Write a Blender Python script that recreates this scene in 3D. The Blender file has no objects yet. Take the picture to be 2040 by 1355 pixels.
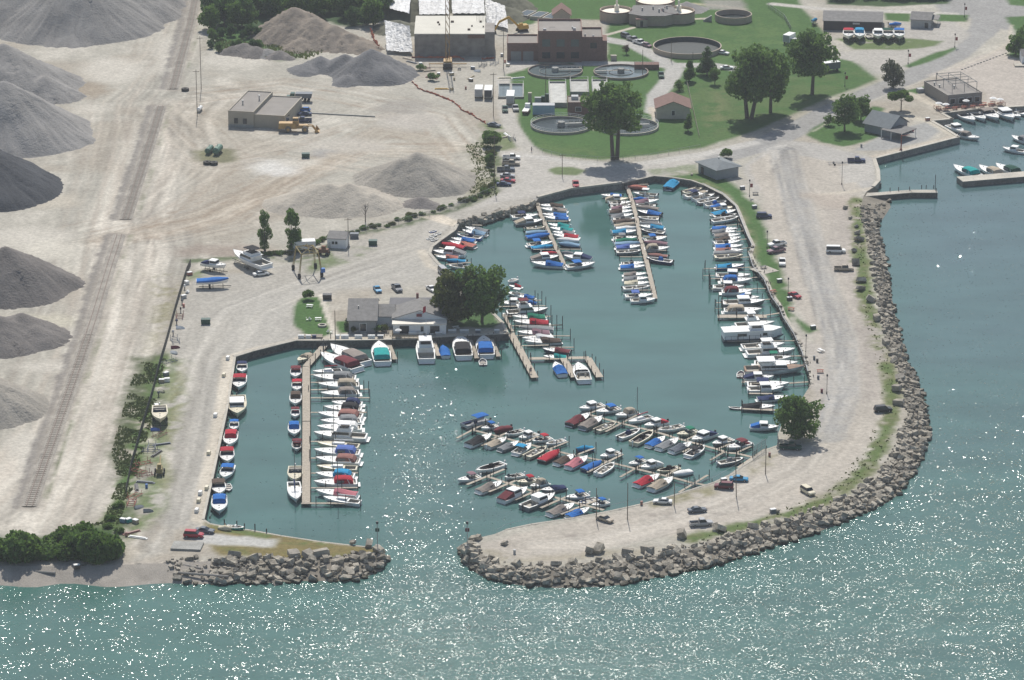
import bpy, bmesh, math, random
import numpy as np
from mathutils import Vector, Matrix
from mathutils.geometry import tessellate_polygon
random.seed(7); np.random.seed(7)
R = math.radians
scene = bpy.context.scene
col = scene.collection
# ------------------------------------------------------------------ camera
FPX, PITCH, CH = 7500.0, R(19.3), 344.0
cam = bpy.data.cameras.new('camera'); co = bpy.data.objects.new('camera', cam); col.objects.link(co)
cam.sensor_width = 36; cam.lens = 36*FPX/2040.0; cam.clip_start = 5; cam.clip_end = 30000
co.location = (0, 0, CH); co.rotation_euler = (math.pi/2-PITCH, 0, 0)
scene.camera = co
# ------------------------------------------------------------------ light
SUN_EL, SUN_AZ = R(50), R(-3)          # azimuth from +Y, towards -X
w = bpy.data.worlds.new('World'); scene.world = w; w.use_nodes = True
nt = w.node_tree; bg = nt.nodes['Background']; sk = nt.nodes.new('ShaderNodeTexSky')
sk.sky_type = 'NISHITA'; sk.sun_disc = False; sk.sun_elevation = SUN_EL; sk.sun_rotation = SUN_AZ
sk.air_density = 1.2; sk.dust_density = 1.5
nt.links.new(sk.outputs[0], bg.inputs[0]); bg.inputs[1].default_value = 0.09
sl = bpy.data.lights.new('sun', 'SUN'); sl.energy = 4.6; sl.angle = R(0.5); sl.color = (1, 0.95, 0.87)
so = bpy.data.objects.new('sun', sl); col.objects.link(so)
sd = Vector((math.sin(SUN_AZ)*math.cos(SUN_EL), math.cos(SUN_AZ)*math.cos(SUN_EL), math.sin(SUN_EL)))
so.rotation_euler = sd.to_track_quat('Z', 'Y').to_euler()
scene.view_settings.view_transform = 'Standard'; scene.view_settings.look = 'None'
scene.view_settings.exposure = 0.0; scene.view_settings.gamma = 1
scene.render.engine = 'CYCLES'
# ------------------------------------------------------------------ helpers
LZ = 2.0
cp, sp = math.cos(PITCH), math.sin(PITCH)
def P(px, py, z=LZ):
    "point of the world plane at height z seen at photo pixel (px, py)"
    a = (px-1020)/FPX; b = (677.5-py)/FPX
    d = Vector((a, cp+b*sp, -sp+b*cp))
    return Vector((0, 0, CH)) + d*((z-CH)/d.z)
def px_of(X, Y, z=LZ):
    f = Y*cp-(z-CH)*sp; u = Y*sp+(z-CH)*cp
    return 1020+FPX*X/f, 677.5-FPX*u/f
ZM = dict(a=(1010,390,8.469), c=(1180,350,9.676), d=(1200,480,9.676), e=(1350,360,8.469), f=(1400,500,8.469),
  g=(1420,630,7.133), h=(970,530,5.646), i=(840,400,8.469), j=(560,670,7.53), k=(560,840,7.53), m=(390,690,3.764),
  n=(900,790,5.02), o=(1120,780,7.527), p=(1300,800,6.775), q=(1520,0,3.923), z=(880,760,3.923), r=(1300,660,3.923),
  w=(0,0,1.0), y=(400,0,3.923), x=(780,0,3.923), v=(1160,0,3.923), u=(400,340,3.923), t=(560,560,8.468), s=(720,560,6.8), l=(0,680,3.923))
def Z(k, x, y):
    o = ZM[k]; return (o[0]+x/o[2], o[1]+y/o[2])
def ZP(k, x, y, z=LZ): return P(*Z(k, x, y), z)
# materials
MATS = {}
def mat(name, rgb, rough=0.6, metal=0.0, var=0.14, sc=0.9, bump=0.0, spec=0.5, fine=6.0):
    if name in MATS: return MATS[name]
    m = bpy.data.materials.new(name); m.use_nodes = True; t = m.node_tree; b = t.nodes['Principled BSDF']
    b.inputs['Roughness'].default_value = rough; b.inputs['Metallic'].default_value = metal
    b.inputs['Specular IOR Level'].default_value = spec
    tc = t.nodes.new('ShaderNodeTexCoord'); n1 = t.nodes.new('ShaderNodeTexNoise'); n1.inputs['Scale'].default_value = sc
    n1.inputs['Detail'].default_value = 5; n2 = t.nodes.new('ShaderNodeTexNoise'); n2.inputs['Scale'].default_value = fine; n2.inputs['Detail'].default_value = 3
    oi = t.nodes.new('ShaderNodeObjectInfo')
    t.links.new(tc.outputs['Object'], n1.inputs['Vector']); t.links.new(tc.outputs['Object'], n2.inputs['Vector'])
    a = t.nodes.new('ShaderNodeMath'); a.operation = 'ADD'; t.links.new(n1.outputs['Fac'], a.inputs[0]); t.links.new(n2.outputs['Fac'], a.inputs[1])
    a2 = t.nodes.new('ShaderNodeMath'); a2.operation = 'MULTIPLY_ADD'; t.links.new(oi.outputs['Random'], a2.inputs[0]); a2.inputs[1].default_value = 0.3; t.links.new(a.outputs[0], a2.inputs[2])
    mr = t.nodes.new('ShaderNodeMapRange'); mr.inputs['From Min'].default_value = 0.75; mr.inputs['From Max'].default_value = 1.55
    mr.inputs['To Min'].default_value = 1-var*1.6; mr.inputs['To Max'].default_value = 1+var*0.9
    t.links.new(a2.outputs[0], mr.inputs['Value'])
    mx = t.nodes.new('ShaderNodeMix'); mx.data_type = 'RGBA'; mx.blend_type = 'MULTIPLY'; mx.inputs[0].default_value = 1
    mx.inputs[6].default_value = (*rgb, 1); t.links.new(mr.outputs[0], mx.inputs[7]); t.links.new(mx.outputs[2], b.inputs['Base Color'])
    if bump:
        bp = t.nodes.new('ShaderNodeBump'); bp.inputs['Strength'].default_value = 1; bp.inputs['Distance'].default_value = bump
        t.links.new(a.outputs[0], bp.inputs['Height']); t.links.new(bp.outputs[0], b.inputs['Normal'])
    MATS[name] = m; return m
COL = dict(white=(.86,.86,.84), cream=(.70,.64,.48), blue=(.015,.14,.46), navy=(.02,.035,.11), red=(.42,.02,.04), maroon=(.16,.03,.04),
  green=(.01,.20,.12), teal=(.01,.33,.32), gray=(.24,.25,.26), tan=(.42,.36,.28), brown=(.10,.07,.055), black=(.02,.02,.025), pink=(.50,.17,.20),
  paleblue=(.22,.36,.50), mauve=(.26,.15,.18), salmon=(.48,.17,.13), taupe=(.27,.235,.21), periwinkle=(.10,.17,.48), silver=(.42,.43,.44),
  yellow=(.55,.33,.04), orange=(.6,.2,.05), darkgreen=(.01,.07,.05), slate=(.12,.14,.17), gold=(.38,.32,.2), rose=(.3,.14,.12), skyblue=(.02,.28,.52))
def cm(c, kind='gel'):
    rg = dict(gel=.35, cloth=.85, paint=.28, metal=.4, wood=.8)[kind]
    return mat('%s_%s' % (c, kind), COL[c], rg, var=.10 if kind != 'cloth' else .16, spec=.5 if kind != 'cloth' else .2, bump=0.04 if kind == 'cloth' else 0)
GLASS = mat('dark_glass', (.02,.03,.04), .08, var=.1)
TYRE = mat('tyre_rubber', (.02,.02,.02), .8)
WOOD = mat('weathered_planks', (.42,.37,.30), .85, var=.3, sc=2.0)
PILE = mat('old_timber', (.05,.045,.04), .9, var=.3)
CONC = mat('concrete', (.46,.43,.37), .85, var=.22, sc=.3, fine=2.5)
CONC2 = mat('grey_concrete', (.33,.33,.31), .85, var=.25, sc=.3, fine=2.5)
STEEL = mat('galvanised_steel', (.42,.43,.43), .5, .3)
DSTEEL = mat('dark_steel', (.05,.05,.055), .6, .2)
BRICK = mat('brick', (.22,.13,.11), .9, var=.25, sc=1.5, fine=9)
BEIGEW = mat('beige_masonry', (.42,.38,.31), .85, var=.12, sc=.5)
WHITEW = mat('white_siding', (.86,.87,.88), .7, var=.08)
BLUEW = mat('grey_blue_siding', (.26,.29,.32), .7, var=.1)
ROOFG = mat('grey_shingle', (.21,.205,.20), .9, var=.25, sc=.8, fine=5)
ROOFD = mat('dark_roofing', (.16,.16,.17), .9, var=.2, sc=.4)
ROOFT = mat('grey_flat_roofing', (.27,.25,.23), .9, var=.16, sc=.25)
ROOFB = mat('brown_shingle', (.20,.12,.10), .9, var=.2)
TRED = mat('redwood_furniture', (.30,.08,.05), .8, var=.2)
# mesh builder
class MB:
    def __init__(s): s.v = []; s.f = []; s.p = []
    def add(s, vs, fs):
        n = len(s.v); s.p.append((n, len(s.f))); s.v += [tuple(q) for q in vs]; s.f += [tuple(i+n for i in f) for f in fs]; return s
    def fr(s, x0, x1, y0, y1, z0, z1, a=0, b=0, c=0, d=None):
        "box whose top is inset by a at x0, b at x1, c at y0, d at y1"
        d = c if d is None else d
        return s.add([(x0,y0,z0),(x1,y0,z0),(x1,y1,z0),(x0,y1,z0),(x0+a,y0+c,z1),(x1-b,y0+c,z1),(x1-b,y1-d,z1),(x0+a,y1-d,z1)],
              [(3,2,1,0),(4,5,6,7),(0,1,5,4),(1,2,6,5),(2,3,7,6),(3,0,4,7)])
    def tube(s, p, q, r, n=6, r2=None):
        p = Vector(p); q = Vector(q); d = q-p; r2 = r if r2 is None else r2
        if d.length < 1e-6: return s
        e = d.to_track_quat('Z', 'Y'); vs = []
        for c, rr in ((p, r), (q, r2)):
            for i in range(n):
                an = 2*math.pi*i/n; vs.append(c + e @ Vector((math.cos(an)*rr, math.sin(an)*rr, 0)))
        return s.add(vs, [(i, (i+1) % n, n+(i+1) % n, n+i) for i in range(n)] + [tuple(range(n-1, -1, -1)), tuple(range(n, 2*n))])
    def path(s, pts, r, n=5):
        for a, b in zip(pts, pts[1:]): s.tube(a, b, r, n)
        return s
    def loft(s, rings, cap=True, close=True):
        n = len(rings[0]); vs = [p for r in rings for p in r]; fs = []
        for k in range(len(rings)-1):
            for i in range(n if close else n-1):
                j = (i+1) % n; fs.append((k*n+i, k*n+j, (k+1)*n+j, (k+1)*n+i))
        if cap: fs += [tuple(range(n-1, -1, -1)), tuple((len(rings)-1)*n+i for i in range(n))]
        return s.add(vs, fs)
    def prism(s, pts, z0, z1):
        n = len(pts); vs = [(p[0], p[1], z0) for p in pts]+[(p[0], p[1], z1) for p in pts]
        return s.add(vs, [tuple(range(n-1, -1, -1)), tuple(range(n, 2*n))]+[(i, (i+1) % n, n+(i+1) % n, n+i) for i in range(n)])
    def sph(s, c, r, n=8, m=5, sz=1.0):
        rings = []
        for k in range(m+1):
            a = math.pi*(k/m)*0.96+0.06; rings.append([(c[0]+r*math.sin(a)*math.cos(2*math.pi*i/n), c[1]+r*math.sin(a)*math.sin(2*math.pi*i/n), c[2]-r*sz*math.cos(a)) for i in range(n)])
        return s.loft(rings)
    def pieces(s, name, m, parent=None):
        "one object per primitive"
        out = []; e = s.p[1:]+[(len(s.v), len(s.f))]
        for (v0, f0), (v1, f1) in zip(s.p, e):
            q = MB(); q.v = s.v[v0:v1]; q.f = [tuple(i-v0 for i in f) for f in s.f[f0:f1]]; out.append(q.build(name, m, parent))
        return out
    def build(s, name, m, parent=None, smooth=False, loc=None):
        me = bpy.data.meshes.new(name); me.from_pydata(s.v, [], s.f)
        if smooth: me.shade_smooth()
        me.materials.append(m); o = bpy.data.objects.new(name, me); col.objects.link(o)
        if parent is not None: o.parent = parent
        if loc is not None: o.location = loc
        return o
LABELS = {}
def tag(o, label, cat, group=None, kind=None):
    if label:
        nw = len(label.split())
        if nw < 4 or nw > 16: print('LABEL LEN', nw, label)
        if label in LABELS and not (group and LABELS[label] == group): print('DUP LABEL', label)
        LABELS[label] = group; o['label'] = label
    if cat: o['category'] = cat
    if group: o['group'] = group
    if kind: o['kind'] = kind
    return o
def thing(name, label, cat, loc, rz=0.0, group=None):
    o = bpy.data.objects.new(name, None); o.empty_display_size = .3; col.objects.link(o)
    o.location = loc; o.rotation_euler = (0, 0, rz); tag(o, label, cat, group); return o
def copytree(o, parent=None):
    c = o.copy(); col.objects.link(c)
    if parent is not None: c.parent = parent
    for ch in list(o.children): copytree(ch, c)
    return c
def box(x0, x1, y0, y1, z0, z1, **k): return MB().fr(x0, x1, y0, y1, z0, z1, **k)
def struct(o): o['kind'] = 'structure'; return o
ORD = 'first second third fourth fifth sixth seventh eighth ninth tenth eleventh twelfth thirteenth fourteenth fifteenth sixteenth seventeenth eighteenth nineteenth twentieth twenty-first twenty-second twenty-third twenty-fourth twenty-fifth twenty-sixth twenty-seventh twenty-eighth'.split()

# ------------------------------------------------------------------ water
def vnoise(X, Y, sc, seed):
    rs = np.random.RandomState(seed); T = rs.rand(256, 256)
    x = X/sc; y = Y/sc; xi = np.floor(x).astype(int); yi = np.floor(y).astype(int); fx = x-xi; fy = y-yi
    fx = fx*fx*(3-2*fx); fy = fy*fy*(3-2*fy)
    g = lambda a, b: T[a % 256, b % 256]
    return (g(xi, yi)*(1-fx)+g(xi+1, yi)*fx)*(1-fy)+(g(xi, yi+1)*(1-fx)+g(xi+1, yi+1)*fx)*fy
def fbm(X, Y, sc, seed, n=4):
    s = 0; a = 1; t = 0
    for k in range(n): s = s+a*vnoise(X, Y, sc/2**k, seed+k); t += a; a *= .55
    return s/t
def water():
    # sheet with a 'ruffle' attribute: where the breeze wrinkles the surface; and 'tone' green to blue
    xs = np.concatenate([[-9000,-3000,-700],np.arange(-320,321,5.0),[700,3000,9000]]); ys = np.concatenate([[-200,300,600],np.arange(700,1480,5.0),[1800,3000,9000,16000]])
    X, Y = np.meshgrid(xs, ys); px, py = px_of(X, np.maximum(Y, 300), 0.0)
    ss = lambda a, b, v: np.clip((v-a)/(b-a), 0, 1)**2*(3-2*np.clip((v-a)/(b-a), 0, 1))
    lake = np.maximum(ss(1050, 1130, py+.45*np.maximum(0, px-1400)), ss(1690, 1790, px))
    # inside the basin only the strip open to the lake entrance is ruffled
    strip = (.62*np.exp(-((px-835)/85.0)**2)+.22*np.exp(-((px-850)/190.0)**2)) * ss(670, 900, py)
    left = np.exp(-((px-520)/60.0)**2)*0.06*ss(700, 850, py)
    ruf = np.clip(np.maximum(lake, np.maximum(strip, left)), 0, 1)
    ruf *= (1.0-.88*ss(1180, 650, py)*ss(1400, 1780, px))*(.62+.38*ss(250, 900, px))*(.94+.12*fbm(X, Y*2.5, 60, 5))
    tone = np.clip(0.75*ss(1150, 500, py)*ss(1600, 1900, px)+0.5*fbm(X, Y*3, 110, 9)-0.15 + 0.15*(1-lake), 0, 1)
    me = bpy.data.meshes.new('water'); nx, ny = len(xs), len(ys)
    v = np.stack([X.ravel(), Y.ravel(), np.zeros(X.size)], 1)
    idx = np.arange(nx*ny).reshape(ny, nx); f = np.stack([idx[:-1, :-1], idx[:-1, 1:], idx[1:, 1:], idx[1:, :-1]], -1).reshape(-1, 4)
    me.from_pydata(v.tolist(), [], f.tolist())
    ca = me.color_attributes.new('zone', 'FLOAT_COLOR', 'POINT')
    c = np.stack([ruf.ravel(), tone.ravel(), lake.ravel(), np.ones(X.size)], 1).astype(np.float32); ca.data.foreach_set('color', c.ravel())
    m = bpy.data.materials.new('lake_water'); m.use_nodes = True; t = m.node_tree; b = t.nodes['Principled BSDF']; L = t.links.new
    at = t.nodes.new('ShaderNodeVertexColor'); at.layer_name = 'zone'; sx = t.nodes.new('ShaderNodeSeparateColor'); L(at.outputs[0], sx.inputs[0])
    mx = t.nodes.new('ShaderNodeMix'); mx.data_type = 'RGBA'; mx.inputs[6].default_value = (.060,.150,.130,1); mx.inputs[7].default_value = (.074,.128,.142,1)
    L(sx.outputs[1], mx.inputs[0])
    ge = t.nodes.new('ShaderNodeNewGeometry'); nz = t.nodes.new('ShaderNodeTexNoise'); nz.inputs['Scale'].default_value = .035; nz.inputs['Detail'].default_value = 5
    mp = t.nodes.new('ShaderNodeMapping'); mp.inputs['Scale'].default_value = (1, 2.2, 1); L(ge.outputs['Position'], mp.inputs[0]); L(mp.outputs[0], nz.inputs['Vector'])
    mr = t.nodes.new('ShaderNodeMapRange'); mr.inputs['From Min'].default_value = .3; mr.inputs['From Max'].default_value = .7; mr.inputs['To Min'].default_value = .86; mr.inputs['To Max'].default_value = 1.12
    L(nz.outputs[0], mr.inputs[0]); mu = t.nodes.new('ShaderNodeMix'); mu.data_type = 'RGBA'; mu.blend_type = 'MULTIPLY'; mu.inputs[0].default_value = 1
    L(mx.outputs[2], mu.inputs[6]); L(mr.outputs[0], mu.inputs[7]); L(mu.outputs[2], b.inputs['Base Color'])
    b.inputs['Roughness'].default_value = .6; b.inputs['Specular IOR Level'].default_value = 0
    # ripples (bump) plus small wavelet facets, each with a slope of its own
    n2 = t.nodes.new('ShaderNodeTexNoise'); n2.inputs['Scale'].default_value = .55; n2.inputs['Detail'].default_value = 5; n2.inputs['Roughness'].default_value = .65
    m2 = t.nodes.new('ShaderNodeMapping'); m2.inputs['Scale'].default_value = (1, 1.8, 1); L(ge.outputs['Position'], m2.inputs[0]); L(m2.outputs[0], n2.inputs['Vector'])
    bp = t.nodes.new('ShaderNodeBump'); bp.inputs['Strength'].default_value = 1.0; L(n2.outputs[0], bp.inputs['Height'])
    bd = t.nodes.new('ShaderNodeMath'); bd.operation = 'MULTIPLY_ADD'; L(sx.outputs[0], bd.inputs[0]); bd.inputs[1].default_value = .13; bd.inputs[2].default_value = .014; L(bd.outputs[0], bp.inputs['Distance'])
    vo = t.nodes.new('ShaderNodeTexVoronoi'); vo.inputs['Scale'].default_value = 4.0; mm = t.nodes.new('ShaderNodeMapping'); mm.inputs['Scale'].default_value = (.72, .95, 1); L(ge.outputs['Position'], mm.inputs[0]); L(mm.outputs[0], vo.inputs['Vector'])
    vc = t.nodes.new('ShaderNodeSeparateColor'); L(vo.outputs['Color'], vc.inputs[0])
    fx_ = t.nodes.new('ShaderNodeMath'); fx_.operation = 'SUBTRACT'; L(vc.outputs[0], fx_.inputs[0]); fx_.inputs[1].default_value = .5
    fx2 = t.nodes.new('ShaderNodeMath'); fx2.operation = 'MULTIPLY'; L(fx_.outputs[0], fx2.inputs[0]); fx2.inputs[1].default_value = .34
    fy_ = t.nodes.new('ShaderNodeMath'); fy_.operation = 'ADD'; L(vc.outputs[1], fy_.inputs[0]); L(vc.outputs[2], fy_.inputs[1])
    fy2 = t.nodes.new('ShaderNodeMath'); fy2.operation = 'SUBTRACT'; L(fy_.outputs[0], fy2.inputs[0]); fy2.inputs[1].default_value = 1.0
    fy3 = t.nodes.new('ShaderNodeMath'); fy3.operation = 'MULTIPLY'; L(fy2.outputs[0], fy3.inputs[0]); fy3.inputs[1].default_value = .42
    cv = t.nodes.new('ShaderNodeCombineXYZ'); L(fx2.outputs[0], cv.inputs[0]); L(fy3.outputs[0], cv.inputs[1])
    # gusts: patches where the wavelets stand steeper
    gn = t.nodes.new('ShaderNodeTexNoise'); gn.inputs['Scale'].default_value = .12; gn.inputs['Detail'].default_value = 4; L(mp.outputs[0], gn.inputs['Vector'])
    mp.inputs['Scale'].default_value = (1, 2.2, 1)
    gm = t.nodes.new('ShaderNodeMapRange'); gm.inputs['From Min'].default_value = .35; gm.inputs['From Max'].default_value = .65; gm.inputs['To Min'].default_value = .60; gm.inputs['To Max'].default_value = 1.12; L(gn.outputs[0], gm.inputs[0])
    gx = t.nodes.new('ShaderNodeMath'); gx.operation = 'MULTIPLY'; g0 = t.nodes.new('ShaderNodeMath'); g0.operation = 'MULTIPLY'; L(gm.outputs[0], g0.inputs[0]); L(sx.outputs[0], g0.inputs[1]); L(g0.outputs[0], gx.inputs[0])
    # only part of the wavelets stand steep, more of them where it is windier
    wn = t.nodes.new('ShaderNodeTexWhiteNoise'); L(vo.outputs['Position'], wn.inputs['Vector'])
    g2 = t.nodes.new('ShaderNodeMapRange'); g2.inputs['From Min'].default_value = .38; g2.inputs['From Max'].default_value = .66; g2.inputs['To Min'].default_value = .05; g2.inputs['To Max'].default_value = .85; L(gn.outputs[0], g2.inputs[0])
    ds = t.nodes.new('ShaderNodeMath'); ds.operation = 'MULTIPLY'; L(g2.outputs[0], ds.inputs[0]); L(sx.outputs[0], ds.inputs[1])
    lt = t.nodes.new('ShaderNodeMath'); lt.operation = 'LESS_THAN'; L(wn.outputs['Value'], lt.inputs[0]); L(ds.outputs[0], lt.inputs[1])
    am_ = t.nodes.new('ShaderNodeMath'); am_.operation = 'MULTIPLY_ADD'; L(lt.outputs[0], am_.inputs[0]); am_.inputs[1].default_value = .88; L(gx.outputs[0], am_.inputs[2])
    gx.inputs[1].default_value = .12
    am = t.nodes.new('ShaderNodeVectorMath'); am.operation = 'SCALE'; L(cv.outputs[0], am.inputs[0]); L(am_.outputs[0], am.inputs['Scale'])
    an = t.nodes.new('ShaderNodeVectorMath'); an.operation = 'ADD'; L(am.outputs[0], an.inputs[0]); L(bp.outputs[0], an.inputs[1])
    no = t.nodes.new('ShaderNodeVectorMath'); no.operation = 'NORMALIZE'; L(an.outputs[0], no.inputs[0]); L(no.outputs[0], b.inputs['Normal'])
    gl = t.nodes.new('ShaderNodeBsdfGlossy'); gl.distribution = 'BECKMANN'; rr_ = t.nodes.new('ShaderNodeMath'); rr_.operation = 'MULTIPLY_ADD'; L(sx.outputs[0], rr_.inputs[0]); rr_.inputs[1].default_value = .105; rr_.inputs[2].default_value = .04; L(rr_.outputs[0], gl.inputs['Roughness']); L(no.outputs[0], gl.inputs['Normal']); gl.inputs['Color'].default_value = (1, 1, 1, 1)
    fr = t.nodes.new('ShaderNodeFresnel'); fr.inputs['IOR'].default_value = 1.333; L(no.outputs[0], fr.inputs['Normal'])
    mz = t.nodes.new('ShaderNodeMixShader'); L(fr.outputs[0], mz.inputs[0]); L(b.outputs[0], mz.inputs[1]); L(gl.outputs[0], mz.inputs[2]); L(mz.outputs[0], t.nodes['Material Output'].inputs[0])
    me.materials.append(m); o = bpy.data.objects.new('water', me); col.objects.link(o); struct(o)
water()

# ------------------------------------------------------------------ land
N = None
coast = [(-420,1128,-430,1170),(0,1128,0,1166),(70,1128,75,1170),(150,1128,150,1163),(240,1126,245,1169),(330,1122,335,1162),(420,1118,420,1163),(520,1116,520,1162),(640,1116,640,1158),(715,1110,715,1156),(742,1104,762,1137),(755,1097,772,1110),
 (748,1091,N,N),(700,1086,N,N),(640,1079,N,N),(560,1067,N,N),(500,1056,N,N),(450,1049,N,N),(418,1043,N,N),(406,1035,N,N),(434,905,N,N),(455,805,N,N),(469,711,N,N),
 (505,700,N,N),(560,686,N,N),(590,679,N,N),(640,679,N,N),(720,678,N,N),(827,676,N,N),(867,672,N,N),(1013,665,N,N),(1003,643,N,N),(975,615,N,N),(945,590,N,N),(915,565,N,N),(895,540,N,N),
 (874,524,N,N),(858,505,N,N),(862,492,N,N),(880,478,N,N),(907,459,N,N),(914,446,N,N),(925,440,928,452),(964,433,968,447),(982,427,986,441),(1000,420,1005,434),(1040,411,1043,424),(1066,403,1070,413),
 (1073,395,N,N),(1137,378,N,N),(1239,365.5,N,N),(1254,362,N,N),(1303,351,N,N),(1338,354,N,N),(1377,360,N,N),(1402,369,N,N),(1440,388,N,N),(1466,411,N,N),(1476,434,N,N),(1491,472,N,N),(1500,490,N,N),
 (1494,506,N,N),(1502,528,N,N),(1524,555,N,N),(1539,590,N,N),(1554,610,N,N),(1562,630,N,N),(1584,664,N,N),(1600,700,N,N),(1612,740,N,N),(1616,765,N,N),(1600,790,N,N),(1566,820,N,N),(1550,864,N,N),(1548,888,N,N),(1522,897,N,N),
 (1494,918,N,N),(1453,946,N,N),(1422,961,N,N),(1333,989,N,N),(1278,1004,N,N),(1214,1018,N,N),(1145,1031,N,N),(1058,1044,N,N),(1007,1055,N,N),(985,1064,N,N),(951,1072,940,1082),(934,1086,917,1098),
 (938,1100,920,1122),(965,1118,955,1146),(1010,1128,1000,1160),(1070,1132,1060,1168),(1130,1130,1130,1171),(1220,1122,1228,1166),(1290,1108,1300,1152),(1390,1090,1405,1132),(1490,1062,1510,1100),(1600,1030,1620,1064),
 (1700,990,1725,1022),(1758,948,1790,985),(1795,890,1830,925),(1812,835,1851,865),(1806,785,1845,810),(1787,730,1825,755),(1768,680,1802,705),(1757,630,1791,655),(1749,580,1778,600),(1742,530,1770,545),(1732,480,1760,492),
 (1722,440,1748,452),(1716,410,1772,402),(1720,392,1766,392),(1726,382,1745,385),(1742,372,N,N),(1753,360,N,N),(1752,340,N,N),(1744,316,N,N),(1912,273,N,N),(1885,256,N,N),(1858,241,N,N),(1899,237,N,N),(1879,226,N,N),(1950,217,N,N),(2040,212,N,N),(2300,196,N,N)]
E = [P(c[0], c[1]) for c in coast]
outline = [(-3500.0, E[0].y)]+[(e.x, e.y) for e in E]+[(3000.0, E[-1].y+500), (9000, 15000), (-9000, 15000), (-9000, E[0].y)]
poly = [Vector((a, b, 0)) for a, b in outline]
tri = tessellate_polygon([poly])
g = MB(); g.add([(p.x, p.y, LZ-.03) for p in poly], [tuple(t) for t in tri])
GROUND_BASE = mat('bare_ground', (.30,.27,.22), .95, var=.2, sc=.05, fine=.6)
struct(g.build('ground_base', GROUND_BASE))
# banks below the edge
bk = MB(); beach = MB()
for k in range(len(coast)-1):
    a, b = coast[k], coast[k+1]; ea, eb = E[k], E[k+1]
    if a[2] is not None or b[2] is not None:
        def low(c, e):
            if c[2] is None: return Vector((e.x, e.y, -1.2))
            q = P(c[2], c[3], 0.0); d = q-Vector((e.x, e.y, 0)); return Vector((e.x, e.y, 0))+d*1.6+Vector((0, 0, -1.2))
        (beach if k < 6 else bk).add([ea, eb, low(b, eb), low(a, ea)], [(0, 1, 2, 3)])
bank_m = mat('bank_soil', (.24,.215,.175), .95, var=.3, sc=.3)
struct(bk.build('bank', bank_m)); struct(beach.build('beach', mat('pebble_beach', (.35,.32,.28), .95, var=.25, sc=.25, fine=4, bump=.1)))
def inpoly(X, Y, pts):
    ins = np.zeros(X.shape, bool); n = len(pts)
    for i in range(n):
        x0, y0 = pts[i][:2]; x1, y1 = pts[(i+1) % n][:2]
        if y0 == y1: continue
        c = ((y0 > Y) != (y1 > Y)) & (X < (x1-x0)*(Y-y0)/(y1-y0)+x0); ins ^= c
    return ins
def dseg(X, Y, pts, closed=True):
    d = np.full(X.shape, 1e9); n = len(pts)
    for i in range(n if closed else n-1):
        x0, y0 = pts[i][:2]; x1, y1 = pts[(i+1) % n][:2]; dx, dy = x1-x0, y1-y0; l = dx*dx+dy*dy+1e-9
        t = np.clip(((X-x0)*dx+(Y-y0)*dy)/l, 0, 1); d = np.minimum(d, (X-x0-t*dx)**2+(Y-y0-t*dy)**2)
    return np.sqrt(d)
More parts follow.
